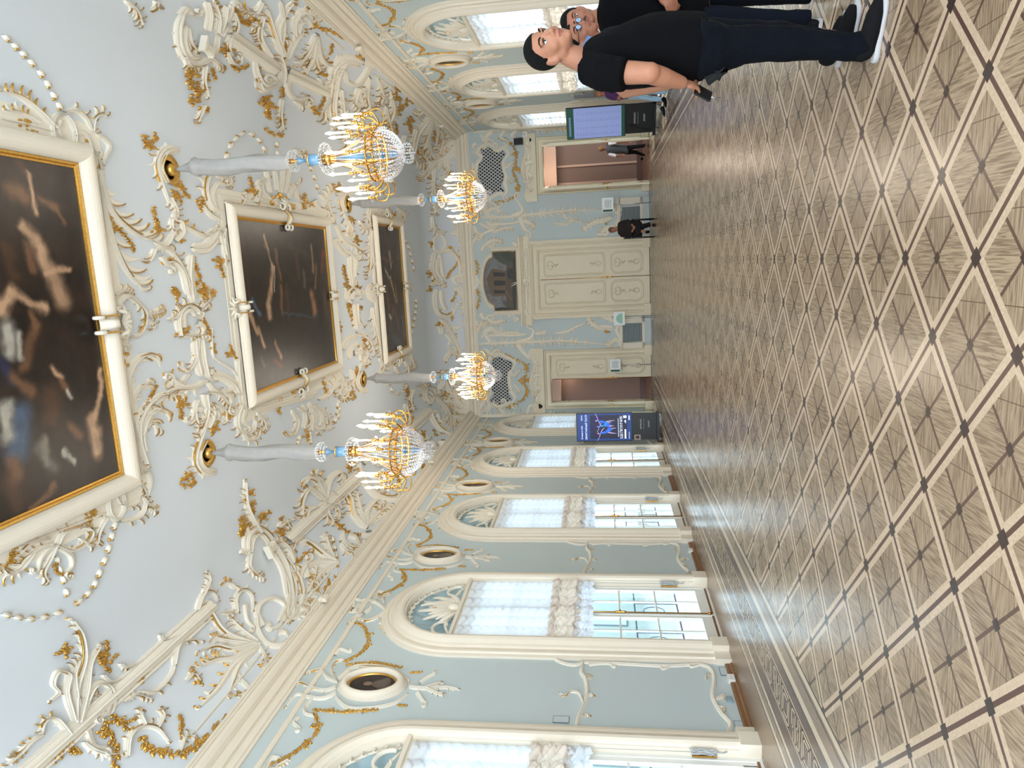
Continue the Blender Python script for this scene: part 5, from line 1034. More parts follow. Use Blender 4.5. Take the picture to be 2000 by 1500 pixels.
lattice('left lattice grille high on the end wall, above the left doorway', [(962, 702), (974, 698), (990, 704), (1000, 710), (996, 726), (990, 742), (996, 756), (992, 768), (1000, 780), (986, 786), (970, 790), (958, 782), (966, 768), (956, 756), (952, 736), (960, 718)],
        "C 5 962,698 954,704 958,716; P 4.5 958,716 950,730 950,750 960,766; C 5 960,764 952,780 958,792; P 4.5 962,696 976,692 990,698 1002,704; C 5 1002,702 1006,712 998,724; P 4.5 998,722 994,738 996,752 998,762; C 5 998,762 1006,776 1000,788; P 4.5 1000,784 986,792 972,794 960,790; F 4 960,700; F 4 972,792; A 4 6 0 4 948,720 942,735 944,752; C 5 952,756 942,762 944,748; A 4 5 0 4 952,796 946,802 940,800; C 4 948,690 942,696 948,704; A 4 5 0 4 962,690 968,684 976,686")
for lb, a, b_ in (('right', 1.10, 1.70), ('left', -2.66, -2.02)):
    t = thing('radiator_cover', 'cream radiator cover with grey slatted grille, %s of the centre door' % lb, 'radiator', group='radiator covers')
    mb = MB(); tfE = lambda p: fE((p[0], p[2], p[1]))
    for (s0, s1, z0, z1) in ((a-.2, a, .2, .95), (b_, b_+.2, .2, .95), (a-.2, b_+.2, .2, .28), (a-.2, b_+.2, .90, 1.0)): mb.box(((s0+s1)/2, .05, (z0+z1)/2), (s1-s0, .1, z1-z0), tf=tfE)
    mb.build('surround', 'cream', t)
    mb = MB(); mb.box(((a+b_)/2, .045, .1), (b_-a+.4, .09, .2), tf=tfE); mb.build('plinth', 'wall', t)
    mb = MB(); mb.box(((a+b_)/2, .01, .59), (b_-a, .02, .64), tf=tfE); mb.mi = 1
    for i in range(17): mb.box(((a+b_)/2, .045, .30+i*.036), (b_-a, .02, .018), tf=tfE)
    mb.build('slatted_grille', [mat('grille_shadow_grey', srgb(70, 80, 82), .7), mat('grille_grey', srgb(158, 170, 172), .5)], t)
# ------------------------------------------------------------------ chandeliers
MT['sleeve'] = mat('grey_gauze_wrap', srgb(170, 167, 163), .85, noise=.12, nscale=12)
MT['blueglass'] = mat('opaque_blue_glass', srgb(96, 138, 172), .2, coat=.3)
MT['candle'] = mat('ivory_candle', srgb(248, 236, 205), .5, emit=(1, .80, .5, 1), es=.35)
MT['bulb'] = mat('lit_candle_bulb', (1, .85, .6, 1), .3, emit=(1, .84, .58, 1), es=26)
def crystal():
    m = bpy.data.materials.new('cut_crystal'); m.use_nodes = True; nt = m.node_tree; nt.nodes.clear()
    o = nt.nodes.new('ShaderNodeOutputMaterial'); t = nt.nodes.new('ShaderNodeBsdfTransparent'); g = nt.nodes.new('ShaderNodeBsdfGlossy'); d = nt.nodes.new('ShaderNodeBsdfDiffuse'); x = nt.nodes.new('ShaderNodeMixShader'); y = nt.nodes.new('ShaderNodeMixShader')
    g.inputs['Roughness'].default_value = .08; g.inputs[0].default_value = (.98, .98, 1, 1); d.inputs[0].default_value = (.85, .87, .9, 1); x.inputs[0].default_value = .62; y.inputs[0].default_value = .35
    nt.links.new(g.outputs[0], y.inputs[1]); nt.links.new(d.outputs[0], y.inputs[2]); nt.links.new(t.outputs[0], x.inputs[1]); nt.links.new(y.outputs[0], x.inputs[2]); nt.links.new(x.outputs[0], o.inputs[0]); return m
MT['crystal'] = crystal()
def make_chandelier():
    root = thing('chandelier', '', 'chandelier'); rnd = random.Random(11)
    mb = MB(); rows = []
    for i in range(40):                                # gauze sleeve round the chain
        z = -.06-1.52*i/39; q = i/39
        r = (.022+.075*min(1, q*5.5)**1.3)*(1 if q < .9 else 1-(q-.9)*2.2)+(.022 if .14 < q < .19 else 0)
        rows.append([((r*(1+.10*math.sin(5*a+i*.25)+.05*math.sin(9*a-i*.4)))*math.cos(a)+.012*math.sin(i*.3), r*(1+.08*math.sin(4*a+i*.2))*math.sin(a), z) for a in [2*pi*k/20 for k in range(20)]])
    mb.grid(rows, True, True); mb.build('gauze_sleeve', 'sleeve', root)
    mb = MB()
    mb.lathe([(.028, -1.55), (.03, -1.62), (.018, -1.66), (.02, -1.72)], n=12); mb.tube([(0, 0, 0), (0, 0, -2.8)], .009, 6)
    mb.lathe([(.06, -2.02), (.075, -2.03), (.075, -2.10), (.062, -2.12), (.07, -2.13), (.06, -2.16), (.04, -2.18)], n=16); mb.lathe([(.072, -1.83), (.076, -1.835), (.072, -1.845)], n=16)
    for k in range(8):
        a = pi*k/4+.2; mb.tube([(.06*math.cos(a), .06*math.sin(a), -2.15), (.16*math.cos(a), .16*math.sin(a), -2.45), (.29*math.cos(a), .29*math.sin(a), -2.70)], .007, 5)
    mb.build('gilt_stem', 'brass', root)
    mb = MB(); mb.lathe([(.048, -1.70), (.05, -1.715), (.022, -1.75), (.018, -1.79), (.035, -1.82), (.068, -1.835), (.072, -1.88), (.066, -1.94), (.045, -1.965), (0, -1.97)], n=20); mb.build('blue_vase', 'blueglass', root)
    mb = MB(); mb.lathe([(.03, -2.2), (.034, -2.4), (.034, -2.66), (.0, -2.68)], n=14); mb.lathe([(0, -2.74), (.05, -2.76), (.045, -2.80), (0, -2.82)], n=14); mb.lathe([(.03, -2.88), (.045, -2.89), (.035, -2.98), (.012, -3.04), (0, -3.05)], n=14); mb.build('blue_glass_core', 'blueglass', root)
    mb = MB()                                          # gilt pierced ring
    for z in (-2.66, -2.745): mb.grid([[(( .30+dx)*math.cos(a), (.30+dx)*math.sin(a), z+dz) for a in [2*pi*k/48 for k in range(48)]] for dx, dz in ((-.008, -.008), (.008, -.008), (.008, .008), (-.008, .008), (-.008, -.008))], True)
    for k in range(36):
        a = 2*pi*k/36; c, s = math.cos(a), math.sin(a); mb.tube([(.30*c, .30*s, -2.74), (.305*math.cos(a+.08), .305*math.sin(a+.08), -2.70), (.30*c, .30*s, -2.665)], .006, 4)
    ring = mb.build('gilt_ring', 'brass', root)
    # crystals: ruffs, strands from crown to ring, basket below
    mb = MB()
    def crys(x, y, z, r, h=None): mb.octa((x, y, z), r, h)
    for z0, R_, n in ((-1.63, .13, 22), (-2.06, .19, 22), (-3.10, .12, 18)):
        for k in range(n):
            a = 2*pi*k/n; c, s = math.cos(a), math.sin(a)
            for j in range(6):
                q = j/5; ang = q*2.6; rr = .04+(R_-.04)*math.sin(ang)**.8 if q < 1 else R_*.6; crys(rr*c, rr*s, z0+.06*math.cos(ang), .009, .013)
    for k in range(20):
        a = 2*pi*k/20; c, s = math.cos(a), math.sin(a)
        for j in range(26):
            q = j/25; r = .07+.22*q**1.4; crys(r*c, r*s, -2.16-.52*q, .0075, .010)
    for k in range(30):
        a = 2*pi*k/30; c, s = math.cos(a), math.sin(a)
        for j in range(13):
            q = j/12; r = .30*math.cos(q*1.42)**.8; crys(r*c, r*s, -2.76-.27*math.sin(q*1.45), .013, .016)
    for k in range(24):
        a = 2*pi*k/24+.1; c, s = math.cos(a), math.sin(a)
        for j in range(5): crys(.32*c, .32*s, -2.76-.022*j, .010, .012)
    for j in range(5): crys(0, 0, -3.06-.03*j, .014, .018)
    tag(mb.build('crystal_drops', 'crystal', root), kind='stuff')
    # arms, each with its cup, candle and bulb
    for k in range(20):
        outer = k % 2 == 0; a = 2*pi*k/20; R1 = .50 if outer else .40; zc = -2.60 if outer else -2.50
        c, s = math.cos(a), math.sin(a); mb = MB()
        path = [(.29, -2.70), (.34, -2.78), (.41 if outer else .37, -2.84 if outer else -2.78), (R1+.03, -2.80 if outer else -2.72), (R1+.045, -2.72 if outer else -2.64), (R1+.01, -2.66 if outer else -2.60), (R1-.03, -2.70 if outer else -2.63), (R1-.01, -2.66 if outer else -2.56), (R1, zc-.03)]
        P = cr(path, 22); mb.tube([(r*c, r*s, z) for r, z in P], .0085, 6)
        mb.lathe([(.0, -.05), (.016, -.045), (.022, -.03), (.010, -.02), (.030, -.005), (.034, .0), (.012, .005), (.022, .02), (.024, .035), (0, .036)], (R1*c, R1*s, zc), 10)
        am = mb.build('candle_arm', 'brass', root)
        mb = MB()
        for j in range(10):
            b_ = 2*pi*j/10; mb.octa((R1*c+.045*math.cos(b_), R1*s+.045*math.sin(b_), zc-.012), .009, .016)
        mb.build('crystal_pan', 'crystal', am)
        mb = MB(); mb.lathe([(.0135, .03), (.0135, .21), (0, .212)], (R1*c, R1*s, zc), 8); mb.build('candle', 'candle', am)
        mb = MB(); mb.lathe([(.006, .21), (.016, .225), (.019, .245), (.013, .275), (.004, .30), (0, .305)], (R1*c, R1*s, zc), 8); mb.build('candle_bulb', 'bulb', am)
    return root
CH = make_chandelier()
for i, (x, y, lb) in enumerate(((-2.35, 8.57, 'near left chandelier, lowest in the hall and closest to the left windows'), (1.40, 8.57, 'near right chandelier, hanging before the right cove'), (-2.40, 14.94, 'far left chandelier, in front of the left lattice grille'), (1.46, 14.94, 'far right chandelier, in front of the right lattice grille'))):
    o = CH if i == 0 else copytree(CH); o.location = (x, y, ZCE-.03); o['label'] = lb; o['group'] = 'lit crystal chandeliers'
    lamp('chandelier_light', 'POINT', (x, y, ZCE-2.35), 28 if y < 10 else 70, (1, .90, .78), shadow_soft_size=.45)
# ------------------------------------------------------------------ things fixed to walls and cornice
def tbox(mb, fr, s, z, h, d, m=None): mb.box((s, h, z), d, tf=lambda p: fr((p[0], p[2], p[1])))
s0, z0 = on(fE, 1013, 277, .1); sp = thing('loudspeaker', 'small black loudspeaker on the end wall above the right doorway', 'speaker')
mb = MB(); tbox(mb, fE, s0, z0, .16, (.19, .16, .28)); mb.build('cabinet', 'black', sp); mb = MB(); tbox(mb, fE, s0, z0, .245, (.15, .01, .23)); mb.build('speaker_grille', mat('dark_grille', srgb(40, 40, 42), .7), sp); mb = MB(); tbox(mb, fE, s0, z0, .05, (.04, .1, .04)); mb.build('bracket', 'black', sp)
s0, z0 = on(fE, 1025, 262, .1); b_ = thing('junction_box', 'small white box beside the black loudspeaker', 'box'); mb = MB(); tbox(mb, fE, s0, z0, .05, (.18, .1, .16)); mb.build('housing', 'white', b_)
mb = MB(); tbox(mb, fE, s0, z0+.02, .102, (.06, .004, .02)); mb.build('red_label', mat('red_mark', srgb(200, 60, 50), .5), b_)
for i, (x, y, lb) in enumerate(((1034, 273, 'white and black dome camera beside the head of the right doorway'), (1056, 794, 'small black dome camera at the head of the left doorway'))):
    s0, z0 = on(fE, x, y, .15); c = thing('dome_camera', lb, 'camera', fE((s0, z0, .12)), group='dome cameras')
    mb = MB(); mb.lathe([(0, .07), (.07, .06), (.08, .02), (.07, 0), (0, 0)], n=16); mb.build('mount', 'white' if i == 0 else 'black', c); mb = MB(); mb.ell((0, -.0, 0), (.055, .055, .06), 14, 8); mb.build('dome', 'black', c)
for (x, y, lb) in ((739, 1038, 'white spotlight box on the left cornice above the middle windows'), (884, 859, 'white spotlight box on the left cornice near the far corner')):
    s0, z0 = on(fL, x, y, .28); c = thing('spotlight', lb, 'spotlight', fL((s0, 6.04, .2)), RZL, 'spotlights on the cornice')
    mb = MB(); mb.box((0, 0, .10), (.20, .16, .20)); mb.lathe([(0, .20), (.075, .20), (.06, .24), (0, .245)], n=14); mb.build('housing', 'cream', c); mb = MB(); mb.ell((0, .085, .10), (.065, .012, .065), 14, 6); mb.build('lens', mat('grey_lens', srgb(120, 126, 134), .2), c)
for (x, y, fr, rz, lb) in ((654, 1172, fL, RZL, 'small rounded cream bracket on the left cornice nearest the camera'), (863, 903, fL, RZL, 'scrolled cream bracket on the left cornice beside the near left chandelier'), (716, 92, fR, RZR, 'cream bracket under the right cornice nearest the staring man'), (884, 243, fR, RZR, 'cream bracket at the far end of the right cornice'), (886, 250, fR, RZR, None)):
    if not lb: continue
    s0, z0 = on(fr, x, y, .28); c = thing('cornice_bracket', lb, 'bracket', fr((s0, 5.95, .28)), rz, 'small cornice brackets')
    mb = MB(); mb.grid([[(xx, h, z) for h, z in ((0, -.06), (.05, -.05), (.07, 0), (.05, .07), (0, .09))] for xx in (-.07, .07)], smooth=True); mb.add([(-.07, h, z) for h, z in ((0, -.06), (.05, -.05), (.07, 0), (.05, .07), (0, .09))], [(0, 1, 2, 3, 4)]); mb.add([(.07, h, z) for h, z in ((0, -.06), (.05, -.05), (.07, 0), (.05, .07), (0, .09))], [(0, 1, 2, 3, 4)]); mb.tube([(-.075, .03, .05), (.075, .03, .05)], .035, 10)
    mb.build('scroll_block', 'cream', c)
def capital(x, y, lb, ang):                            # broken architectural fragment inside the cove scrolls
    P = ch_up(np.array([(x, y)], float), np.array([.05]))[0]; t = thing('stucco_capital', lb, 'relief', tuple(P)); A_ = ch_up(np.array([(x+10., y)]), np.array([.05]))[0]
    d = Vector(A_-P).normalized(); n = Vector(P-ch_up(np.array([(x, y)], float), np.array([0.]))[0]).normalized(); d = (d-n*d.dot(n)).normalized(); e = n.cross(d)
    c_, s_ = math.cos(ang), math.sin(ang); D = d*c_+e*s_; E = -d*s_+e*c_
    tf = lambda p: tuple(D*p[0]+E*p[1]+n*p[2]); mb = MB()
    for (x0, w_, l, h) in ((0, .22, .03, .10), (.03, .17, .03, .09), (.06, .13, .02, .08), (.15, .11, .14, .07), (.23, .14, .02, .08)): mb.box((x0, 0, h/2), (l, w_, h), tf=tf)
    for k in range(5): mb.box((.15, -.04+.02*k, .075), (.14, .008, .012), tf=tf)
    mb.build('column_fragment', 'stucco', t)
capital(514, 1082, 'white column fragment caught in the arched scroll of the left cove', .55); capital(384, 84, 'white column fragment caught in the arched scroll of the right cove', -.6)
# sockets and wall boxes low on the near left pier
for (x, y, d, lb, m) in ((1428, 1326, (.12, .06, .085), 'white plastic wall box above the skirting on the nearest left pier', 'white'), (1349, 1075, (.11, .05, .075), 'white plastic wall box above the skirting on the second left pier', 'white')):
    s0, z0 = on(fL, x, y, .03); c = thing('wall_box', lb, 'box', fL((s0, z0, 0)), RZL, 'white wall boxes'); mb = MB(); mb.box((0, d[1]/2, 0), d); mb.build('box_cover', m, c); mb = MB(); mb.box((0, d[1]+.002, 0), (d[0]*.6, .004, .004)); mb.build('lid_seam', 'latt', c)
s0, z0 = on(fL, 1424, 1364, .03); c = thing('wall_socket', 'small grey blue socket low on the nearest left pier', 'socket', fL((s0, z0, 0)), RZL); mb = MB(); mb.box((0, .015, 0), (.09, .03, .07)); mb.box((0, .033, 0), (.06, .01, .045)); mb.build('socket_plate', mat('grey_blue_plastic', srgb(150, 168, 174), .5), c)
for i, (xa, ya, xb, yb, lb) in enumerate(((1081, 1399, 1111, 1413, 'painted access panel above the moulding on the nearest left pier'), (1433, 1409, 1459, 1429, 'painted access panel near the skirting on the nearest left pier'), (1404, 1304, 1425, 1320, 'painted access panel beside the second window casing base'))):
    (sa, za), (sb, zb) = on(fL, xa, ya), on(fL, xb, yb); c = thing('access_panel', lb, 'panel', fL(((sa+sb)/2, (za+zb)/2, 0)), RZL, 'painted access panels'); W_, H_ = abs(sa-sb), abs(za-zb)
    mb = MB(); mb.box((0, .004, 0), (W_, .008, H_)); mb.build('panel_door', 'wall', c); mb = MB()
    for (x, z, a, b2) in ((0, H_/2, W_, .005), (0, -H_/2, W_, .005), (W_/2, 0, .005, H_), (-W_/2, 0, .005, H_)): mb.box((x, .005, z), (a, .009, b2))
    mb.build('panel_edge', mat('panel_shadow_grey', srgb(96, 112, 120), .7) if i == 0 else 'pedge', c)
    if i == 0: MT['pedge'] = c.children[1].data.materials[0]
# ------------------------------------------------------------------ display screens on rolling stands
def txt(parent, name, body, size, loc, m, align='CENTER', ext=.002, rot=(pi/2, 0, 0), sx=1):
    cu = bpy.data.curves.new(name, 'FONT'); cu.body = body; cu.size = size; cu.align_x = align; cu.align_y = 'CENTER'; cu.extrude = ext; cu.materials.append(MT[m]); cu.space_character = 1.0
    o = bpy.data.objects.new(name, cu); COL.objects.link(o); me = bpy.data.meshes.new_from_object(o.evaluated_get(bpy.context.evaluated_depsgraph_get())); bpy.data.objects.remove(o); o = bpy.data.objects.new(name, me); COL.objects.link(o); o.parent = parent; o.location = loc; o.rotation_euler = rot; o.scale = (sx, 1, 1); return o
def emis(name, c, s): MT[name] = mat(name, c, .35, emit=c, es=s)
emis('screen_blue', srgb(22, 60, 130), .35); emis('screen_navy', srgb(10, 12, 46), .4); emis('screen_white', srgb(225, 232, 255), .6); emis('screen_green', srgb(24, 66, 50), .3); emis('screen_pale', srgb(128, 142, 190), .28); emis('screen_cyan', srgb(40, 140, 200), .6); emis('screen_azure', srgb(60, 110, 235), .6); emis('screen_violet', srgb(54, 44, 150), .5); emis('screen_text', srgb(104, 118, 170), .3); emis('screen_skin', srgb(200, 180, 215), .45)
MT['labelgrey'] = mat('label_print', srgb(200, 200, 200), .5)
def kiosk(label, loc, rz, wd, z0, z1, zb, name='display_screen'):
    t = thing(name, label, 'screen', loc, rz); mb = MB(); mb.box((0, 0, (z0+z1)/2), (wd, .06, z1-z0)); mb.build('screen_housing', 'black', t)
    mb = MB(); b2 = wd*.93; mb.box((.0, .06, (zb+z0)/2+.02), (b2, .05, z0-zb)); mb.box((0, .05, zb), (wd*.98, .40, .07)); mb.build('stand_body', 'black', t)
    for sx in (-1, 1):
        for sy in (-1, 1):
            mb = MB(); mb.tube([(sx*wd*.42-.015, .05+sy*.16, .035), (sx*wd*.42+.015, .05+sy*.16, .035)], .035, 12); mb.box((sx*wd*.42, .05+sy*.16, .06), (.04, .05, .05)); mb.build('caster', 'metal', t)
    return t
K = kiosk('tall screen with blue ballet poster on a black rolling stand beside the left doorway', (-4.58, 18.95, 0), .10, .80, .80, 2.34, .10)
f = -.032
mb = MB(); mb.box((0, f, 1.57), (.76, .004, 1.49)); SP = mb.build('poster_ground', 'screen_blue', K)
mb = MB(); mb.box((.005, f-.003, 1.45), (.66, .004, 1.02)); mb.build('poster_photo', 'screen_navy', K)
mb = MB(); rnd = random.Random(2)
for i in range(26): x, z = rnd.uniform(-.3, .3), rnd.uniform(1.58, 1.92); mb.tube([(x, f-.006, z), (x+rnd.uniform(-.05, .05), f-.006, z+rnd.uniform(.02, .08))], [.014, .004], 5)
mb.build('poster_shadows', 'screen_violet', K)
def dancer(parent, x, z, s, fl, m='screen_azure'):
    mb = MB(); g = MB(); y = f-.007
    Q = lambda a, b_: (x+fl*a*s, y, z+b_*s)
    mb.tube([Q(0, .30), Q(.02, .18), Q(.03, .08)], [.02*s, .045*s, .05*s], 6); mb.tube([Q(.03, .10), Q(.10, .0), Q(.19, -.12)], [.03*s, .07*s, .10*s], 6)
    g.ell(Q(-.01, .38), (.028*s, .006, .036*s), 8, 6); g.tube([Q(0, .30), Q(-.16, .34), Q(-.30, .42)], [.018*s, .014*s, .008*s], 5); g.tube([Q(.02, .28), Q(.14, .22), Q(.22, .12)], [.018*s, .014*s, .008*s], 5)
    g.tube([Q(.04, .02), Q(.0, -.16), Q(-.02, -.34)], [.028*s, .02*s, .008*s], 5); g.tube([Q(.08, .0), Q(.18, -.16), Q(.20, -.32)], [.028*s, .02*s, .008*s], 5)
    d = mb.build('dancer_figure', m, parent); g.build('dancer_limbs', 'screen_skin', d)
dancer(K, -.17, 1.47, .70, 1); dancer(K, .17, 1.52, .70, -1); dancer(K, .02, 1.54, .56, 1, 'screen_cyan')
def wtx(name, b_, size, x, z, m='screen_white', al='CENTER', sx=1, y=f-.006): return txt(K, name, b_, size, (x, y, z), m, al, .001, sx=sx)
wtx('poster_date', '20 июня в 19:30', .062, -.34, 2.185, al='LEFT', sx=.85); wtx('poster_date', 'ЭРМИТАЖ', .05, .34, 2.185, al='RIGHT', sx=.6); wtx('poster_venue', 'ЭРМИТАЖНЫЙ ТЕАТР', .074, 0, 2.065, sx=.86)
wtx('poster_title', 'ЩЕЛКУНЧИК', .108, -.01, 1.095, sx=.92)
mb = MB(); mb.box((-.02, f-.006, 1.18), (.52, .002, .012)); mb.box((-.2, f-.006, .99), (.26, .002, .045)); mb.box((.28, f-.006, .995), (.07, .002, .085)); mb.add([(.16, f-.007, 1.02), (.09, f-.007, .97), (.20, f-.007, .97)], [(0, 1, 2)]); mb.box((-.24, f-.006, .885), (.2, .002, .01)); mb.box((.25, f-.006, .88), (.12, .002, .03)); mb.build('poster_print', 'screen_white', K)
wtx('maker_name', 'SAMSUNG', .062, .06, .56, 'labelgrey', y=.034, sx=1); wtx('stand_word', 'SMART', .062, .06, .34, 'labelgrey', y=.034)
mb = MB(); mb.box((.06, .033, .48), (.30, .002, .004)); mb.build('stand_line', 'labelgrey', K)
mb = MB(); mb.box((-.30, .0, .66), (.14, .05, .17)); mb.build('ticket_box', mat('beige_card', srgb(196, 178, 168), .6), K); mb = MB(); mb.box((-.30, -.028, .66), (.08, .006, .10)); mb.build('box_picture', 'black', K)
# right hand pair
K2 = kiosk('tall screen with green headed white timetable on a black rolling stand by the right doorway', (3.50, 18.75, 0), -.52, .80, .84, 2.34, .12)
mb = MB(); mb.box((0, f, 1.60), (.77, .004, 1.46)); mb.build('timetable_ground', 'screen_pale', K2); mb = MB(); mb.box((0, f-.003, 2.24), (.77, .004, .18)); mb.box((0, f-.003, .90), (.77, .004, .08)); mb.build('timetable_header', 'screen_green', K2)
mb = MB(); rnd = random.Random(5)
for r_ in range(15):
    for c_ in range(2):
        z = 2.08-r_*.076; x = -.32+c_*.36
        for q in range(3): w_ = rnd.uniform(.03, .10); mb.box((x+w_/2, f-.003, z-q*.014), (w_, .002, .006)); mb.box((x+.18+w_/3, f-.003, z-q*.014), (w_*.7, .002, .006))
tag(mb.build('timetable_rows', 'screen_text', K2), kind='stuff')
mb = MB()
for q in range(14): mb.box((-.30+q*.035, f-.006, 2.25), (.018, .002, .05))
mb.build('header_letters', 'screen_pale', K2)
K = K2; wtx('maker_name', 'SAMSUNG', .062, .02, .60, 'labelgrey', y=.034); wtx('stand_word', 'SMART', .062, .02, .36, 'labelgrey', y=.034); mb = MB(); mb.box((.02, .033, .52), (.30, .002, .004)); mb.build('stand_line', 'labelgrey', K2)
mb = MB(); mb.box((-.22, -.01, .66), (.14, .03, .13)); mb.build('sticker_box', 'black', K2); mb = MB(); mb.tube([(-.2, .0, .6), (-.28, .0, .4), (-.30, .02, .2)], .006, 5); mb.build('cable', 'black', K2)
K3 = kiosk('second black screen stand turned away behind the timetable screen', (4.05, 18.3, 0), -1.75, .62, .75, 2.1, .12)
# ------------------------------------------------------------------ notice stands
MT['board'] = mat('white_board', srgb(232, 234, 236), .4); MT['green'] = mat('dark_green_print', srgb(20, 70, 54), .5); MT['print'] = mat('grey_green_print', srgb(96, 116, 110), .6)
def notice(label, loc, zc, kind, rz=0):
    t = thing('notice_stand', label, 'sign', loc, rz, 'notice boards on posts'); mb = MB(); mb.box((0, 0, zc), (.42, .02, .34)); mb.build('board', 'board', t)
    mb = MB(); mb.tube([(0, .02, .02), (0, .02, zc-.16)], .013, 8); mb.build('post', 'metal', t); mb = MB(); mb.lathe([(0, .0), (.15, .0), (.15, .012), (.02, .02), (0, .02)], n=20); mb.build('foot_plate', 'metal', t)
    if kind == 0:
        mb = MB(); mb.box((-.165, -.011, zc), (.06, .002, .29)); mb.build('green_band', 'green', t); mb = MB()
        for i, w_ in enumerate((.20, .25, .22, .24)): mb.box((.03, -.011, zc+.07-.05*i), (w_, .002, .014))
        mb.build('printed_lines', 'print', t)
    else:
        mb = MB(); pts = [(.16*math.cos(a), -.012, zc-.10+.2*math.sin(a)) for a in [pi*k/20 for k in range(21)]]; mb.add(pts, [tuple(range(21))[::-1]]); mb.build('printed_picture', mat('pale_green_picture', srgb(150, 200, 176), .5), t)
    return t
notice('white notice board with green edge on post beside the right doorway', (1.62, 21.4, 0), 1.30, 0); notice('white notice board with green edge on post before the left door leaf', (-3.33, 22.1, 0), 1.17, 0); notice('white notice board with pale green half round picture on post left of the centre door', (-1.80, 21.7, 0), 1.02, 1)
# ------------------------------------------------------------------ people
MT['skin'] = mat('warm_skin', srgb(158, 110, 86), .55, noise=.08, spec=.3, nscale=30); MT['skin2'] = mat('ruddy_skin', srgb(148, 98, 76), .55, noise=.08, spec=.3, nscale=30)
MT['hair'] = mat('short_black_hair', srgb(10, 9, 9), .85, spec=.2, bump=.6, nscale=260); MT['lip'] = mat('lip_skin', srgb(140, 82, 72), .5); MT['eyew'] = mat('eye_white', srgb(180, 176, 172), .3); MT['iris'] = mat('dark_iris', srgb(34, 22, 16), .15)
MT['tee'] = mat('black_t_shirt_cloth', srgb(9, 9, 11), .95, bump=.35, nscale=300, spec=.1); MT['jeans'] = mat('dark_navy_denim', srgb(6, 9, 17), .95, noise=.3, nscale=18, bump=.2, spec=.15)
MT['shoeb'] = mat('black_knit_shoe', srgb(10, 10, 12), .85, bump=.4, nscale=300, spec=.2); MT['sole'] = mat('white_rubber_sole', srgb(168, 166, 166), .6); MT['navy'] = mat('dark_navy_cloth', srgb(14, 18, 28), .92, spec=.12); MT['denim'] = mat('blue_denim_collar', srgb(92, 116, 156), .8)
def at(x, y, Y):
    q = px(x, y); return Vector(CAM+(Y/q[1])*q)
def ringsec(x, y0, y1, Y, hy):
    a, b_ = at(x, y0, Y), at(x, y1, Y); c = (a+b_)/2; return (c, abs(a.x-b_.x)/2, hy)
def loft(mb, secs, n=24, sub=4, tilt=0):
    C_ = cr([(c.x, c.y, c.z, a, b_) for c, a, b_ in secs], (len(secs)-1)*sub+1)
    rows = [[(q[0]+q[3]*math.cos(2*pi*k/n), q[1]+q[4]*math.sin(2*pi*k/n), q[2]) for k in range(n)] for q in C_]
    mb.grid(rows, True, True)
def fused(mb, name, m, parent, vox=.01, it=4, mats=None, disp=0):
    o = mb.build(name+'_source', m); md = o.modifiers.new('r', 'REMESH'); md.mode = 'VOXEL'; md.voxel_size = vox; md.use_smooth_shade = True
    if it: s = o.modifiers.new('s', 'SMOOTH'); s.factor = .5; s.iterations = it
    if disp:
        tx = bpy.data.textures.new('fold', 'CLOUDS'); tx.noise_scale = .12; d = o.modifiers.new('d', 'DISPLACE'); d.texture = tx; d.strength = disp; d.mid_level = .5; d.texture_coords = 'GLOBAL'
    dg = bpy.context.evaluated_depsgraph_get(); me = bpy.data.meshes.new_from_object(o.evaluated_get(dg)); me.name = name
    old = o.data; bpy.data.objects.remove(o); bpy.data.meshes.remove(old)
    o = bpy.data.objects.new(name, me); COL.objects.link(o); o.parent = parent
    for p in me.polygons: p.use_smooth = True
    return o
def basis(fwd, up=(0, 0, 1)):
    f_ = Vector(fwd).normalized(); u_ = Vector(up); r_ = f_.cross(u_).normalized(); u_ = r_.cross(f_); return Matrix((r_, f_, u_)).transposed()
def head_skin(mb, c, Rm, s=1):
    T = lambda p: Vector(c)+Rm @ (Vector(p)*s)
    def E(p, r, n=20, m=14): mb.ell(T(p), [q*s for q in r], n, m, Rm)
    E((0, -.012, .035), (.076, .098, .088)); E((0, .018, -.02), (.066, .078, .085)); E((0, .028, -.062), (.052, .064, .052)); E((0, .062, -.092), (.026, .026, .022))
    for sx in (-1, 1):
        E((sx*.038, .05, -.028), (.026, .032, .03)); E((sx*.03, .078, .030), (.024, .014, .011)); E((sx*.078, -.01, -.012), (.010, .022, .034)); E((sx*.073, .0, -.03), (.012, .014, .018)); E((sx*.013, .094, -.030), (.010, .011, .009)); E((sx*.048, -.01, -.06), (.022, .05, .035))
    mb.tube([T((0, .084, .028)), T((0, .096, .005)), T((0, .108, -.02)), T((0, .104, -.033))], [.009*s, .011*s, .0135*s, .011*s], 10)
    E((0, .088, -.052), (.022, .012, .006)); E((0, .086, -.063), (.019, .012, .007)); E((0, .074, -.075), (.025, .015, .014))
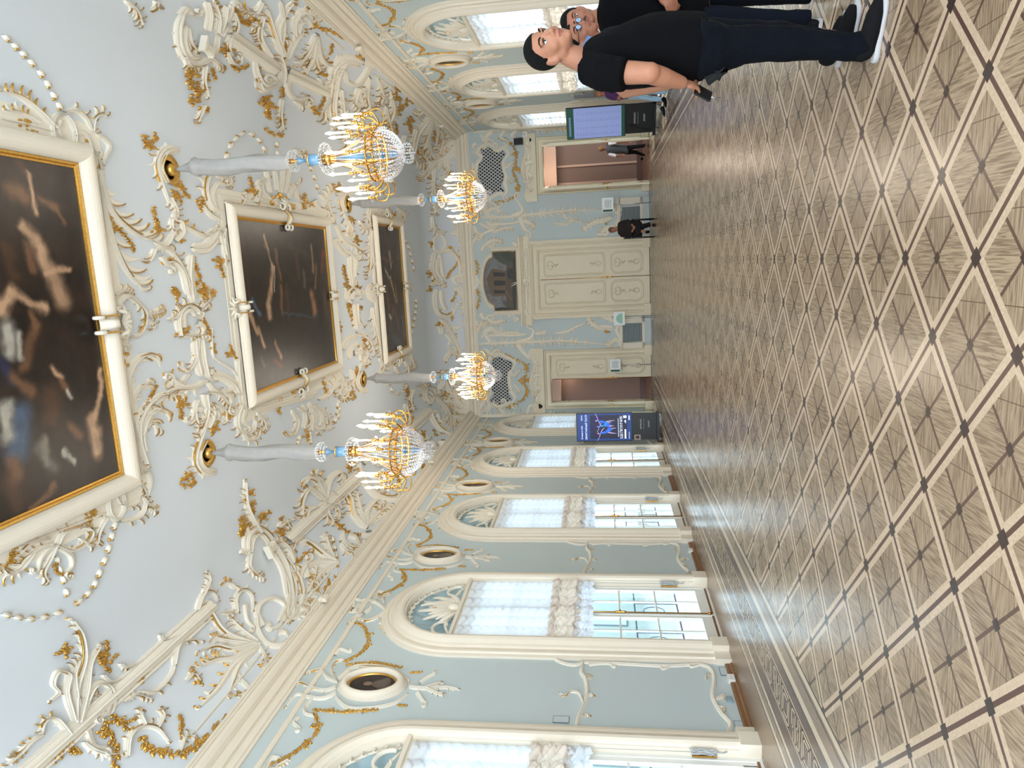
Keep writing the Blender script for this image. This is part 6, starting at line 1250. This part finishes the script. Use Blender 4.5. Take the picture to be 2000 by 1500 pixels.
def head_bits(c, Rm, s, parent, hair='hair', brow=True, lip='lip', gaze=(0, 0), short=True):
    T = lambda p: Vector(c)+Rm @ (Vector(p)*s)
    for sx in (-1, 1):
        mb = MB(); mb.ell(T((sx*.031, .0765, .010)), (.0135*s, .0125*s, .0088*s), 14, 10, Rm); e = mb.build('eye', 'eyew', parent)
        mb = MB(); mb.ell(T((sx*.031+gaze[0], .0866, .010+gaze[1])), (.0058*s, .0032*s, .0058*s), 12, 8, Rm); mb.build('iris', 'iris', e)
        mb = MB(); mb.tube([T((sx*.017, .085, .019)), T((sx*.024, .0895, .0215)), T((sx*.034, .088, .0215)), T((sx*.046, .078, .015))], [.002*s, .0026*s, .0026*s, .0015*s], 6); mb.build('eyelid', 'hair', e)
        if brow: mb = MB(); mb.tube([T((sx*.015, .092, .033)), T((sx*.028, .092, .041)), T((sx*.042, .083, .041)), T((sx*.054, .068, .032))], [.0026*s, .0038*s, .0034*s, .0014*s], 6); mb.build('eyebrow', hair, parent)
    mb = MB(); mb.tube([T((-.024, .088, -.058)), T((-.010, .0985, -.0545)), T((0, .0985, -.0565)), T((.010, .0985, -.0545)), T((.024, .088, -.058))], [.0015*s, .0042*s, .004*s, .0042*s, .0015*s], 6); mb.tube([T((-.020, .089, -.062)), T((0, .0975, -.0655)), T((.020, .089, -.062))], [.0015*s, .0052*s, .0015*s], 6); mb.build('lips', lip, parent)
def hair_cap(c, Rm, s, parent, m='hair', thick=.006, front=.066, side=.012, back=-.055, bulk=0):
    T = lambda p: Vector(c)+Rm @ (Vector(p)*s); mb = MB(); N1, N2 = 40, 26; rows = []
    for i in range(N2+1):
        a = pi*.80*i/N2; row = []
        for k in range(N1):
            b_ = 2*pi*k/N1; d = Vector((math.sin(a)*math.cos(b_), math.sin(a)*math.sin(b_), math.cos(a)))
            fy = d.y; lim = front if fy > .62 else (side+(front-side)*max(0, (fy-.25)/.37) if fy > .25 else (side-.02 if fy > -.1 else back))
            p = Vector((d.x*(.077+thick), -.012+d.y*(.098+thick*1.1), .035+d.z*(.089+thick+bulk)))
            if p.z < lim: p.z = lim; q = Vector((p.x, p.y+.012, 0)); q.normalize(); zz = (lim-.035)/.089; rr = math.sqrt(max(.02, 1-min(1, zz*zz))); p.x = q.x*.0735*rr; p.y = -.012+q.y*.0945*rr
            row.append(T(p))
        rows.append(row)
    mb.grid(rows, True, True); return mb.build('hair', m, parent)
def hand_skin(mb, wr, dirv, palmn, s=1, curl=.5, side=1):
    """wrist, direction of the fingers, palm normal; four unequal bent fingers and a side thumb"""
    d = Vector(dirv).normalized(); n = Vector(palmn); n = (n-d*n.dot(d)).normalized(); e = d.cross(n)*side; W = Vector(wr)
    Rm = Matrix((e, d, n)).transposed()
    mb.ell(W+d*.045*s, (.040*s, .055*s, .016*s), 16, 10, Rm); mb.ell(W+d*.075*s, (.040*s, .030*s, .013*s), 14, 8, Rm)
    for i, L in enumerate((.068, .078, .073, .056)):
        b_ = W+d*(.092-.004*abs(i-1.3))*s+e*(.029-.0195*i)*s; P = [b_-d*.02*s, b_]; a = 0; p = b_
        for q in (.45, .32, .25): a += curl*(1+.15*i); dd = d*math.cos(a)+n*math.sin(a)+e*(.06-.04*i); p = p+dd.normalized()*L*q*s; P.append(p)
        mb.tube(P, [.0095*s, .0095*s, .0088*s, .008*s, .0068*s], 8); mb.ell(P[-1], (.0068*s,)*3, 8, 6)
    P = [W+d*.018*s+e*.022*s, W+d*.045*s+e*.046*s+n*.006*s, W+d*.072*s+e*.056*s+n*.016*s, W+d*.094*s+e*.054*s+n*.026*s]; mb.tube(P, [.013*s, .012*s, .0105*s, .0085*s], 8); mb.ell(P[-1], (.0085*s,)*3, 8, 6)
def shoe(parent, heel, toe, s=1, up='shoeb', so='sole', w=.048):
    h_, t_ = Vector((heel[0], heel[1], 0)), Vector((toe[0], toe[1], 0)); d = (t_-h_); L = d.length; d.normalize(); e = Vector((-d.y, d.x, 0))
    P = lambda u, v, z: h_+d*u*L+e*v+Vector((0, 0, z))
    outl = [(0, .6), (.08, .82), (.25, .80), (.45, .86), (.68, 1.08), (.85, .95), (.96, .6), (1.0, .12)]
    mb = MB(); rows = []
    for z, k in ((0.0, .90), (.005, .97), (.016, .99), (.021, .94)):
        lift = 0; rows.append([P(u, w*k*v*s, z+(.010 if z > .02 and u < .3 else 0)+max(0, u-.85)*.08) for u, v in outl]+[P(u, -w*k*v*s*.9, z+(.010 if z > .02 and u < .3 else 0)+max(0, u-.85)*.08) for u, v in outl[::-1]])
    mb.grid(rows, True, True)
    root = mb.build('sole', so, None); sm = root
    mb = MB(); mb.tube([P(.16, 0, .06), P(.3, 0, .065), P(.5, 0, .055), P(.72, 0, .042), P(.9, 0, .034)], [w*.80*s, w*.86*s, w*.92*s, w*.86*s, w*.55*s], 14); mb.ell(P(.14, 0, .08), (w*.8, w*.8, .055), 14, 8); mb.tube([P(.16, 0, .05), P(.2, 0, .13)], [w*.8, w*.78], 12)
    for sgn in (-1, 1): pass
    u_ = fused(mb, 'shoe', up, parent, .009, 5); sm.parent = u_
    for v in u_.data.vertices:
        if v.co.z < .018: v.co.z = .018
    mb = MB()
    for i in range(5): q = .34+.07*i; z = .115-.012*i; mb.tube([P(q, -.024, z-.012), P(q+.02, 0, z), P(q, .024, z-.012)], .004, 5)
    mb.build('laces', up, u_); return u_
# --- the tall man in the black T-shirt staring towards the camera
A_ = thing('person', 'tall man in black T-shirt and dark jeans, hands behind back, face turned to the camera', 'person', (0, 0, 0)); YA = 4.42
fa = Vector((.42, -.90, .06)); RmA = basis(fa, (-.02, .0, 1)); hc = at(1074, 93, YA-.02); SA = 1.24
body = MB(); head_skin(body, hc, RmA, SA); nb = at(1138, 118, YA+.02)
body.tube([hc+RmA @ Vector((0, -.012, -.04))*SA, at(1112, 108, YA), nb, at(1160, 122, YA+.02)], [.062, .064, .072, .09], 16)
loft(body, [ringsec(x, a+8, b_-8, YA+.03, h-.015) for x, a, b_, h in ((1148, 92, 155, .12), (1170, 76, 164, .20), (1230, 52, 166, .20), (1300, 34, 160, .20), (1370, 36, 152, .19), (1420, 44, 148, .18))])
SR, EL, WRs = at(1165, 140, YA-.21), at(1268, 143, YA-.27), at(1336, 163, YA-.12)
body.tube([SR, (SR+EL)/2, EL, (EL*.6+WRs*.4), WRs], [.070, .066, .058, .054, .034], 16); body.ell(EL, (.060, .062, .065), 14, 10)
hand_skin(body, WRs, at(1384, 172, YA+.02)-WRs, (-.6, .3, .5), 1.1, .45, 1)
SL, ELl, WL = at(1165, 118, YA+.26), at(1222, 176, YA+.36), at(1330, 158, YA+.14)
body.tube([SL, (SL+ELl)/2, ELl, (ELl+WL)/2, WL], [.066, .06, .054, .045, .032], 14); hand_skin(body, WL, at(1372, 160, YA+.05)-WL, (-.5, -.4, .4), 1.05, .5, -1)
legn = [(1400, 64, 150), (1470, 56, 122), (1525, 58, 116), (1600, 66, 112), (1680, 78, 110)]
loft(body, [ringsec(x, a+6, b_-6, YA+(-.02), .085 if x < 1500 else .055) for x, a, b_ in legn]); loft(body, [ringsec(x, a, b_, YA+.22, .07) for x, a, b_ in ((1400, 48, 120), (1470, 46, 100), (1560, 52, 92), (1625, 60, 90), (1650, 64, 88))])
B_ = fused(body, 'body', 'skin', A_, .0075, 3)
head_bits(hc, RmA, SA, B_, gaze=(.0015, .002)); hair_cap(hc, RmA, SA, A_, front=.076, side=.020, back=-.035, bulk=.003, thick=.004)
mb = MB()
loft(mb, [ringsec(x, a, b_, YA+.03, h) for x, a, b_, h in ((1136, 98, 142, .075), (1146, 84, 160, .15), (1165, 74, 170, .235), (1195, 62, 173, .255), (1230, 46, 172, .255), (1262, 32, 170, .25), (1295, 27, 167, .245), (1332, 25, 162, .235), (1360, 26, 157, .225), (1376, 28, 155, .22))])
mb.tube([at(1150, 132, YA-.16), at(1178, 143, YA-.23), at(1222, 146, YA-.275)], [.095, .102, .092], 18); mb.tube([at(1150, 125, YA+.20), at(1185, 146, YA+.28), at(1208, 162, YA+.32)], [.09, .085, .075], 14)
sh = fused(mb, 't_shirt', 'tee', A_, .011, 3, disp=.014)
mb = MB()
loft(mb, [ringsec(x, a, b_, YA-.03, h) for x, a, b_, h in ((1362, 34, 154, .20), (1395, 44, 152, .17), (1425, 52, 136, .13), (1470, 51, 123, .105), (1530, 53, 119, .095), (1600, 57, 118, .085), (1650, 60, 118, .082), (1682, 62, 120, .085), (1692, 64, 120, .085))])
loft(mb, [ringsec(x, a, b_, YA+.19, h) for x, a, b_, h in ((1362, 36, 150, .16), (1400, 37, 140, .14), (1450, 39, 115, .11), (1510, 40, 104, .095), (1560, 48, 100, .09), (1620, 58, 98, .085), (1650, 60, 98, .085))])
fused(mb, 'jeans', 'jeans', A_, .012, 3, disp=.03)
mb = MB(); P = [at(1400, 148, YA-.10), at(1418, 136, YA-.10), at(1380, 158, YA-.06)]; mb.tube(P, [.035, .018, .03], 10); mb.build('back_pocket_cloth', 'dark', A_)
shoe(A_, tuple(at(1706, 122, YA-.03))[:2], (1.36, 4.26), 1.1, w=.052); shoe(A_, (1.18, 4.80), (1.46, 4.66), 1.05, w=.052)
wt = thing('wallet', 'black wallet and keys held behind the back of the staring man', 'wallet', (0, 0, 0)); mb = MB(); p0, p1 = at(1362, 176, YA-.05), at(1384, 188, YA-.02)
d_ = (p1-p0).normalized(); Rw = basis(d_, (0, .6, .8)); mb.box((0, 0, 0), (.06, .11, .016), tf=lambda p: tuple((p0+p1)/2+Rw @ Vector(p))); mb.build('leather_case', 'black', wt)
mb = MB()
for k in range(3): mb.tube([p1, p1+d_*.02+Vector((.0, .01*k, -.015)), p1+d_*.05+Vector((.01-.015*k, .008*k, -.03+.008*k))], [.003, .004, .003], 5)
mb.tube([p1+Vector((.012*math.cos(q), 0, .012*math.sin(q))) for q in [k*.7 for k in range(10)]], .0015, 4); mb.build('keys', 'metal', wt)
# --- man with glasses close behind, mostly hidden
def standing(label, Y, head, fwd, hs, shirt, trousers, tw, legs, shoes, skinm='skin2', arms=None, hair='hair', gaze=(0, 0), cap=None, vox=.011, name='person', detail=True, tmats=('shirt', 'trousers'), sleeve=None):
    t = thing(name, label, 'person', (0, 0, 0)); hc_ = at(head[0], head[1], Y); Rm = basis(fwd, (0, 0, 1)); mb = MB(); head_skin(mb, hc_, Rm, hs)
    ncx = tw[0]; nbp = (at(ncx[0], (ncx[1]+ncx[2])/2, Y)); mb.tube([hc_+Rm @ Vector((0, -.01, -.04))*hs, (hc_+nbp)/2+Vector((0, 0, -.05)), nbp+Vector((0, 0, -.03))], [.055*hs, .056*hs, .075*hs], 14)
    loft(mb, [ringsec(x, a+(b_-a)*.07, b_-(b_-a)*.07, Y, h*.9) for x, a, b_, h in tw])
    for lg in legs: loft(mb, [ringsec(x, a+(b_-a)*.12, b_-(b_-a)*.12, Yl, h*.8) for x, a, b_, Yl, h in lg])
    for ar in arms or []:
        P = [at(*p) for p in ar['pts']]; r_ = ar['r']; mb.tube(P, [q*.86 for q in r_], 12)
        if ar.get('hand'): hand_skin(mb, P[-1], at(*ar['hand'])-P[-1], ar.get('n', (0, -1, 0)), ar.get('hs', 1), ar.get('curl', .4), ar.get('side', 1))
    b = fused(mb, 'body', skinm, t, vox*.8, 3)
    if detail: head_bits(hc_, Rm, hs, b, hair, gaze=gaze)
    hair_cap(hc_, Rm, hs, t, hair, **(cap or {}))
    mb = MB(); loft(mb, [ringsec(x, a, b_, Y, h) for x, a, b_, h in tw])
    for ar in arms or []:
        P = [at(*p) for p in ar['pts']]; k = ar.get('sl', 2); 
        if sleeve is None: mb.tube(P[:k], [q*1.12 for q in ar['r'][:k]], 12)
    s_ = fused(mb, tmats[0], shirt, t, vox, 3, disp=.012)
    if sleeve:
        for ar in arms: P = [at(*p) for p in ar['pts']]; k = ar.get('sl', 2); mb = MB(); mb.tube(P[:k], [q*1.12 for q in ar['r'][:k]], 12); fused(mb, 'sleeve', sleeve, t, vox, 2)
    mb = MB()
    for lg in legs: loft(mb, [ringsec(x, a, b_, Yl, h) for x, a, b_, Yl, h in lg])
    fused(mb, tmats[1], trousers, t, vox, 3, disp=.014)
    for h0, t0 in shoes: shoe(t, h0, t0)
    return t, hc_, Rm
t, hc_, Rm = standing('man in glasses with blue denim collar, half hidden behind the staring man', 5.0, (1134, 72), (.55, -.80, 0), 1.02, 'navy', 'navy', [(1166, 78, 100, .09), (1182, 62, 118, .2), (1230, 52, 126, .22), (1290, 48, 128, .21), (1370, 50, 124, .20)],
    [[(1360, 60, 122, 4.97, .15), (1420, 62, 108, 4.95, .10), (1520, 62, 98, 4.95, .08), (1625, 62, 92, 4.95, .07)]], [((1.17, 5.02), (1.46, 4.86))])
mb = MB()
for sx in (-1, 1):
    mb.tube([hc_+Rm @ Vector((sx*.033+.024*math.cos(q), .103, .010+.019*math.sin(q))) for q in [2*pi*k/16 for k in range(17)]], .002, 5); mb.tube([hc_+Rm @ Vector((sx*.056, .10, .014)), hc_+Rm @ Vector((sx*.078, .04, .012)), hc_+Rm @ Vector((sx*.08, -.0, .006))], .0022, 5)
mb.tube([hc_+Rm @ Vector((-.01, .105, .012)), hc_+Rm @ Vector((.01, .105, .012))], .002, 5); gl = mb.build('glasses', 'black', t); mb = MB()
for sx in (-1, 1): mb.ell(hc_+Rm @ Vector((sx*.033, .103, .010)), (.023, .002, .018), 14, 8, Rm)
mb.build('lens', mat('pale_reflecting_lens', srgb(170, 190, 225), .1, metal=.7), gl)
mb = MB(); q0 = at(1150, 90, 4.93); mb.box((0, 0, 0), (.11, .02, .075), tf=lambda p: tuple(q0+Matrix.Rotation(.5, 3, 'Y') @ Vector(p))); mb.box((.0, .06, .0), (.10, .10, .03), tf=lambda p: tuple(q0+Vector(p))); mb.build('shirt_collar', 'denim', t)
# --- man with moustache, arms in front
t, hc_, Rm = standing('man with moustache in black shirt, hands clasped in front, at the top edge of view', 5.55, (1130, 40), (-.30, -.92, 0), 1.06, 'tee', 'navy', [(1166, 22, 50, .09), (1182, -20, 70, .17), (1230, -34, 76, .18), (1290, -34, 74, .19), (1340, -30, 70, .18), (1380, -28, 66, .17)],
    [[(1370, 10, 66, 5.5, .14), (1430, 14, 60, 5.5, .11), (1510, 20, 54, 5.5, .09), (1580, 20, 50, 5.5, .08)], [(1370, -30, 22, 5.6, .13), (1430, -30, 12, 5.6, .11), (1520, -26, 8, 5.6, .09), (1585, -24, 6, 5.6, .08)]], [((1.62, 5.62), (1.52, 5.36)), ((1.86, 5.68), (1.86, 5.40))],
    arms=[dict(pts=[(1195, -22, 5.5), (1255, -38, 5.42), (1290, -8, 5.28)], r=[.06, .052, .036], sl=2, hand=(1322, 18, 5.26), n=(0, 1, -.3), curl=.3), dict(pts=[(1195, 62, 5.5), (1262, 72, 5.38), (1316, 30, 5.26)], r=[.06, .052, .036], sl=3, hand=(1306, 4, 5.20), n=(0, 1, 0), curl=.3, side=-1)], gaze=(0, -.001), cap=dict(front=.080, side=.03, back=-.04))
mb = MB(); mb.tube([hc_+Rm @ (Vector(p)*1.06) for p in ((-.026, .092, -.050), (-.01, .104, -.043), (.01, .104, -.043), (.026, .092, -.050))], [.003, .007, .007, .003], 6); mb.build('moustache', mat('grey_black_moustache', srgb(52, 46, 44), .8), t)
# --- visitor in purple shirt, far right wall
MT['purple'] = mat('purple_check_shirt', srgb(66, 34, 84), .85, noise=.4, nscale=40); MT['paleblue'] = mat('faded_pale_jeans', srgb(150, 182, 206), .85, noise=.15, nscale=12); MT['greyhair'] = mat('grey_brown_hair', srgb(96, 80, 68), .8); MT['vest'] = mat('charcoal_waistcoat', srgb(74, 76, 80), .85); MT['blond'] = mat('sandy_hair', srgb(140, 104, 72), .8); MT['floral'] = mat('black_floral_jacket', srgb(30, 20, 20), .85, noise=.9, nscale=28); MT['whitesh'] = mat('white_sleeve_cloth', srgb(226, 222, 220), .85)
standing('visitor in purple shirt and pale jeans, far off beside the right wall', 16.6, (1169, 181), (-.8, -.5, 0), 1., 'purple', 'paleblue', [(1180, 179, 185, .07), (1185, 173, 192, .15), (1200, 171, 196, .16), (1215, 173, 194, .15), (1227, 173, 193, .15)],
    [[(1224, 173, 184, 16.55, .12), (1250, 173, 184, 16.5, .09), (1275, 175, 184, 16.45, .07), (1302, 177, 184, 16.45, .06)], [(1224, 182, 193, 16.65, .12), (1250, 184, 194, 16.7, .09), (1275, 188, 198, 16.75, .07), (1298, 191, 198, 16.8, .06)]], [((3.50, 16.5), (3.24, 16.35)), ((3.38, 16.85), (3.12, 16.75))],
    arms=[dict(pts=[(1186, 176, 16.35), (1204, 172, 16.25), (1212, 186, 16.2)], r=[.05, .045, .035], sl=2, hand=(1210, 192, 16.2))], hair='greyhair', vox=.016, cap=dict(front=.06))
standing('person seen from behind in grey waistcoat and white sleeves walking through the right doorway', 24.2, (1176, 290), (.35, .9, 0), 1.02, 'vest', 'dark', [(1183, 287, 293, .07), (1187, 280, 300, .12), (1198, 281, 301, .13), (1212, 283, 300, .13), (1227, 284, 302, .14)],
    [[(1224, 284, 294, 24.15, .11), (1240, 283, 291, 24.1, .09), (1256, 281, 287, 24.05, .06), (1266, 280, 285, 24.05, .05)], [(1224, 292, 302, 24.25, .11), (1240, 293, 301, 24.3, .09), (1252, 298, 304, 24.4, .06), (1262, 301, 306, 24.5, .05)]], [((3.62, 24.1), (3.68, 24.36)), ((3.28, 24.5), (3.36, 24.74))],
    arms=[dict(pts=[(1189, 281, 24.1), (1205, 278, 24.0), (1226, 277, 23.95)], r=[.055, .05, .033], sl=2, hand=(1236, 277, 23.95)), dict(pts=[(1189, 300, 24.2), (1204, 305, 24.15), (1214, 304, 24.1)], r=[.055, .05, .033], sl=2, hand=(1222, 304, 24.05), side=-1)], hair='blond', vox=.018, detail=False, cap=dict(front=.05, side=-.03, back=-.07, bulk=.01), sleeve='whitesh')
# --- seated attendant with crossed legs, and her chair
YS = 20.75
W_ = thing('person', 'seated attendant in black patterned jacket with legs crossed, before the right radiator cover', 'person', (0, 0, 0)); hc_ = at(1197, 449, YS); Rm = basis((-.35, -.95, 0)); mb = MB(); head_skin(mb, hc_, Rm, .98)
mb.tube([hc_+Vector((0, 0, -.05)), at(1208, 446, YS)], [.055, .075], 12); loft(mb, [ringsec(x, a, b_, YS, h) for x, a, b_, h in ((1208, 436, 458, .10), (1225, 434, 460, .13), (1246, 434, 461, .14))])
for P_, r_ in (([(1246, 450, YS-.02), (1250, 448, YS-.30), (1252, 444, YS-.45), (1268, 440, YS-.42), (1274, 438, YS-.42)], [.09, .08, .065, .05, .04]), ([(1246, 442, YS), (1247, 446, YS-.30), (1246, 450, YS-.50), (1256, 452, YS-.55), (1262, 452, YS-.58)], [.09, .08, .062, .046, .036])): mb.tube([at(*p) for p in P_], r_, 12)
for P_, hd, sd in (([(1212, 436, YS), (1226, 433, YS-.06), (1236, 440, YS-.24)], (1238, 446, YS-.3), 1), ([(1212, 458, YS), (1230, 462, YS-.02), (1236, 450, YS-.24)], (1237, 444, YS-.3), -1)): P = [at(*p) for p in P_]; mb.tube(P, [.05, .045, .032], 10); hand_skin(mb, P[-1], at(*hd)-P[-1], (0, 0, -1), 1, .4, sd)
b = fused(mb, 'body', 'skin', W_, .012, 2); head_bits(hc_, Rm, .98, b, 'greyhair'); hair_cap(hc_, Rm, .98, W_, 'greyhair', front=.05, side=-.02, back=-.06, bulk=.006)
mb = MB(); loft(mb, [ringsec(x, a, b_, YS, h) for x, a, b_, h in ((1206, 442, 452, .09), (1209, 434, 459, .13), (1226, 431, 462, .16), (1248, 431, 463, .18), (1254, 434, 462, .18))])
for P_ in ([(1212, 436, YS), (1226, 432, YS-.06), (1234, 438, YS-.22)], [(1212, 458, YS), (1230, 463, YS-.02), (1235, 453, YS-.2)]): mb.tube([at(*p) for p in P_], [.065, .06, .045], 10)
fused(mb, 'jacket', 'floral', W_, .016, 2)
mb = MB()
for P_, r_ in (([(1248, 450, YS), (1251, 448, YS-.30), (1252, 443, YS-.46), (1264, 440, YS-.43), (1270, 438, YS-.42)], [.12, .10, .08, .07, .07]), ([(1248, 442, YS), (1247, 446, YS-.30), (1247, 450, YS-.50), (1253, 451, YS-.54)], [.12, .10, .08, .07])): mb.tube([at(*p) for p in P_], r_, 12)
fused(mb, 'trousers', 'dark', W_, .016, 2); c0 = at(1278, 439, YS-.42); shoe(W_, (c0.x+.02, c0.y+.1), (c0.x-.04, c0.y-.14), .9, so='black'); 
sd = at(1262, 452, YS-.58); mb = MB(); mb.ell(sd+Vector((-.02, -.07, -.03)), (.045, .12, .035), 12, 8, Matrix.Rotation(.5, 3, 'X')); mb.build('raised_shoe', 'shoeb', W_)
ch_ = thing('chair', 'dark metal framed chair under the seated attendant', 'chair', (at(1278, 445, YS).x, YS, 0)); cx = 0
mb = MB(); mb.box((0, -.02, .43), (.48, .46, .05)); mb.build('seat', 'dark', ch_); mb = MB(); mb.box((0, .24, .72), (.44, .03, .34)); mb.build('backrest', 'dark', ch_)
for sx in (-1, 1):
    for sy in (-1, 1): mb = MB(); mb.tube([(sx*.25, sy*.22, .0), (sx*.25, sy*.22, .42)]+([(sx*.25, .25, .86)] if sy > 0 else [(sx*.25, -.22, .62)]), .016, 8); mb.build('leg', 'navypost', ch_)
    mb = MB(); mb.tube([(sx*.25, -.24, .62), (sx*.25, .24, .64)], .02, 8); mb.build('armrest', 'navypost', ch_)
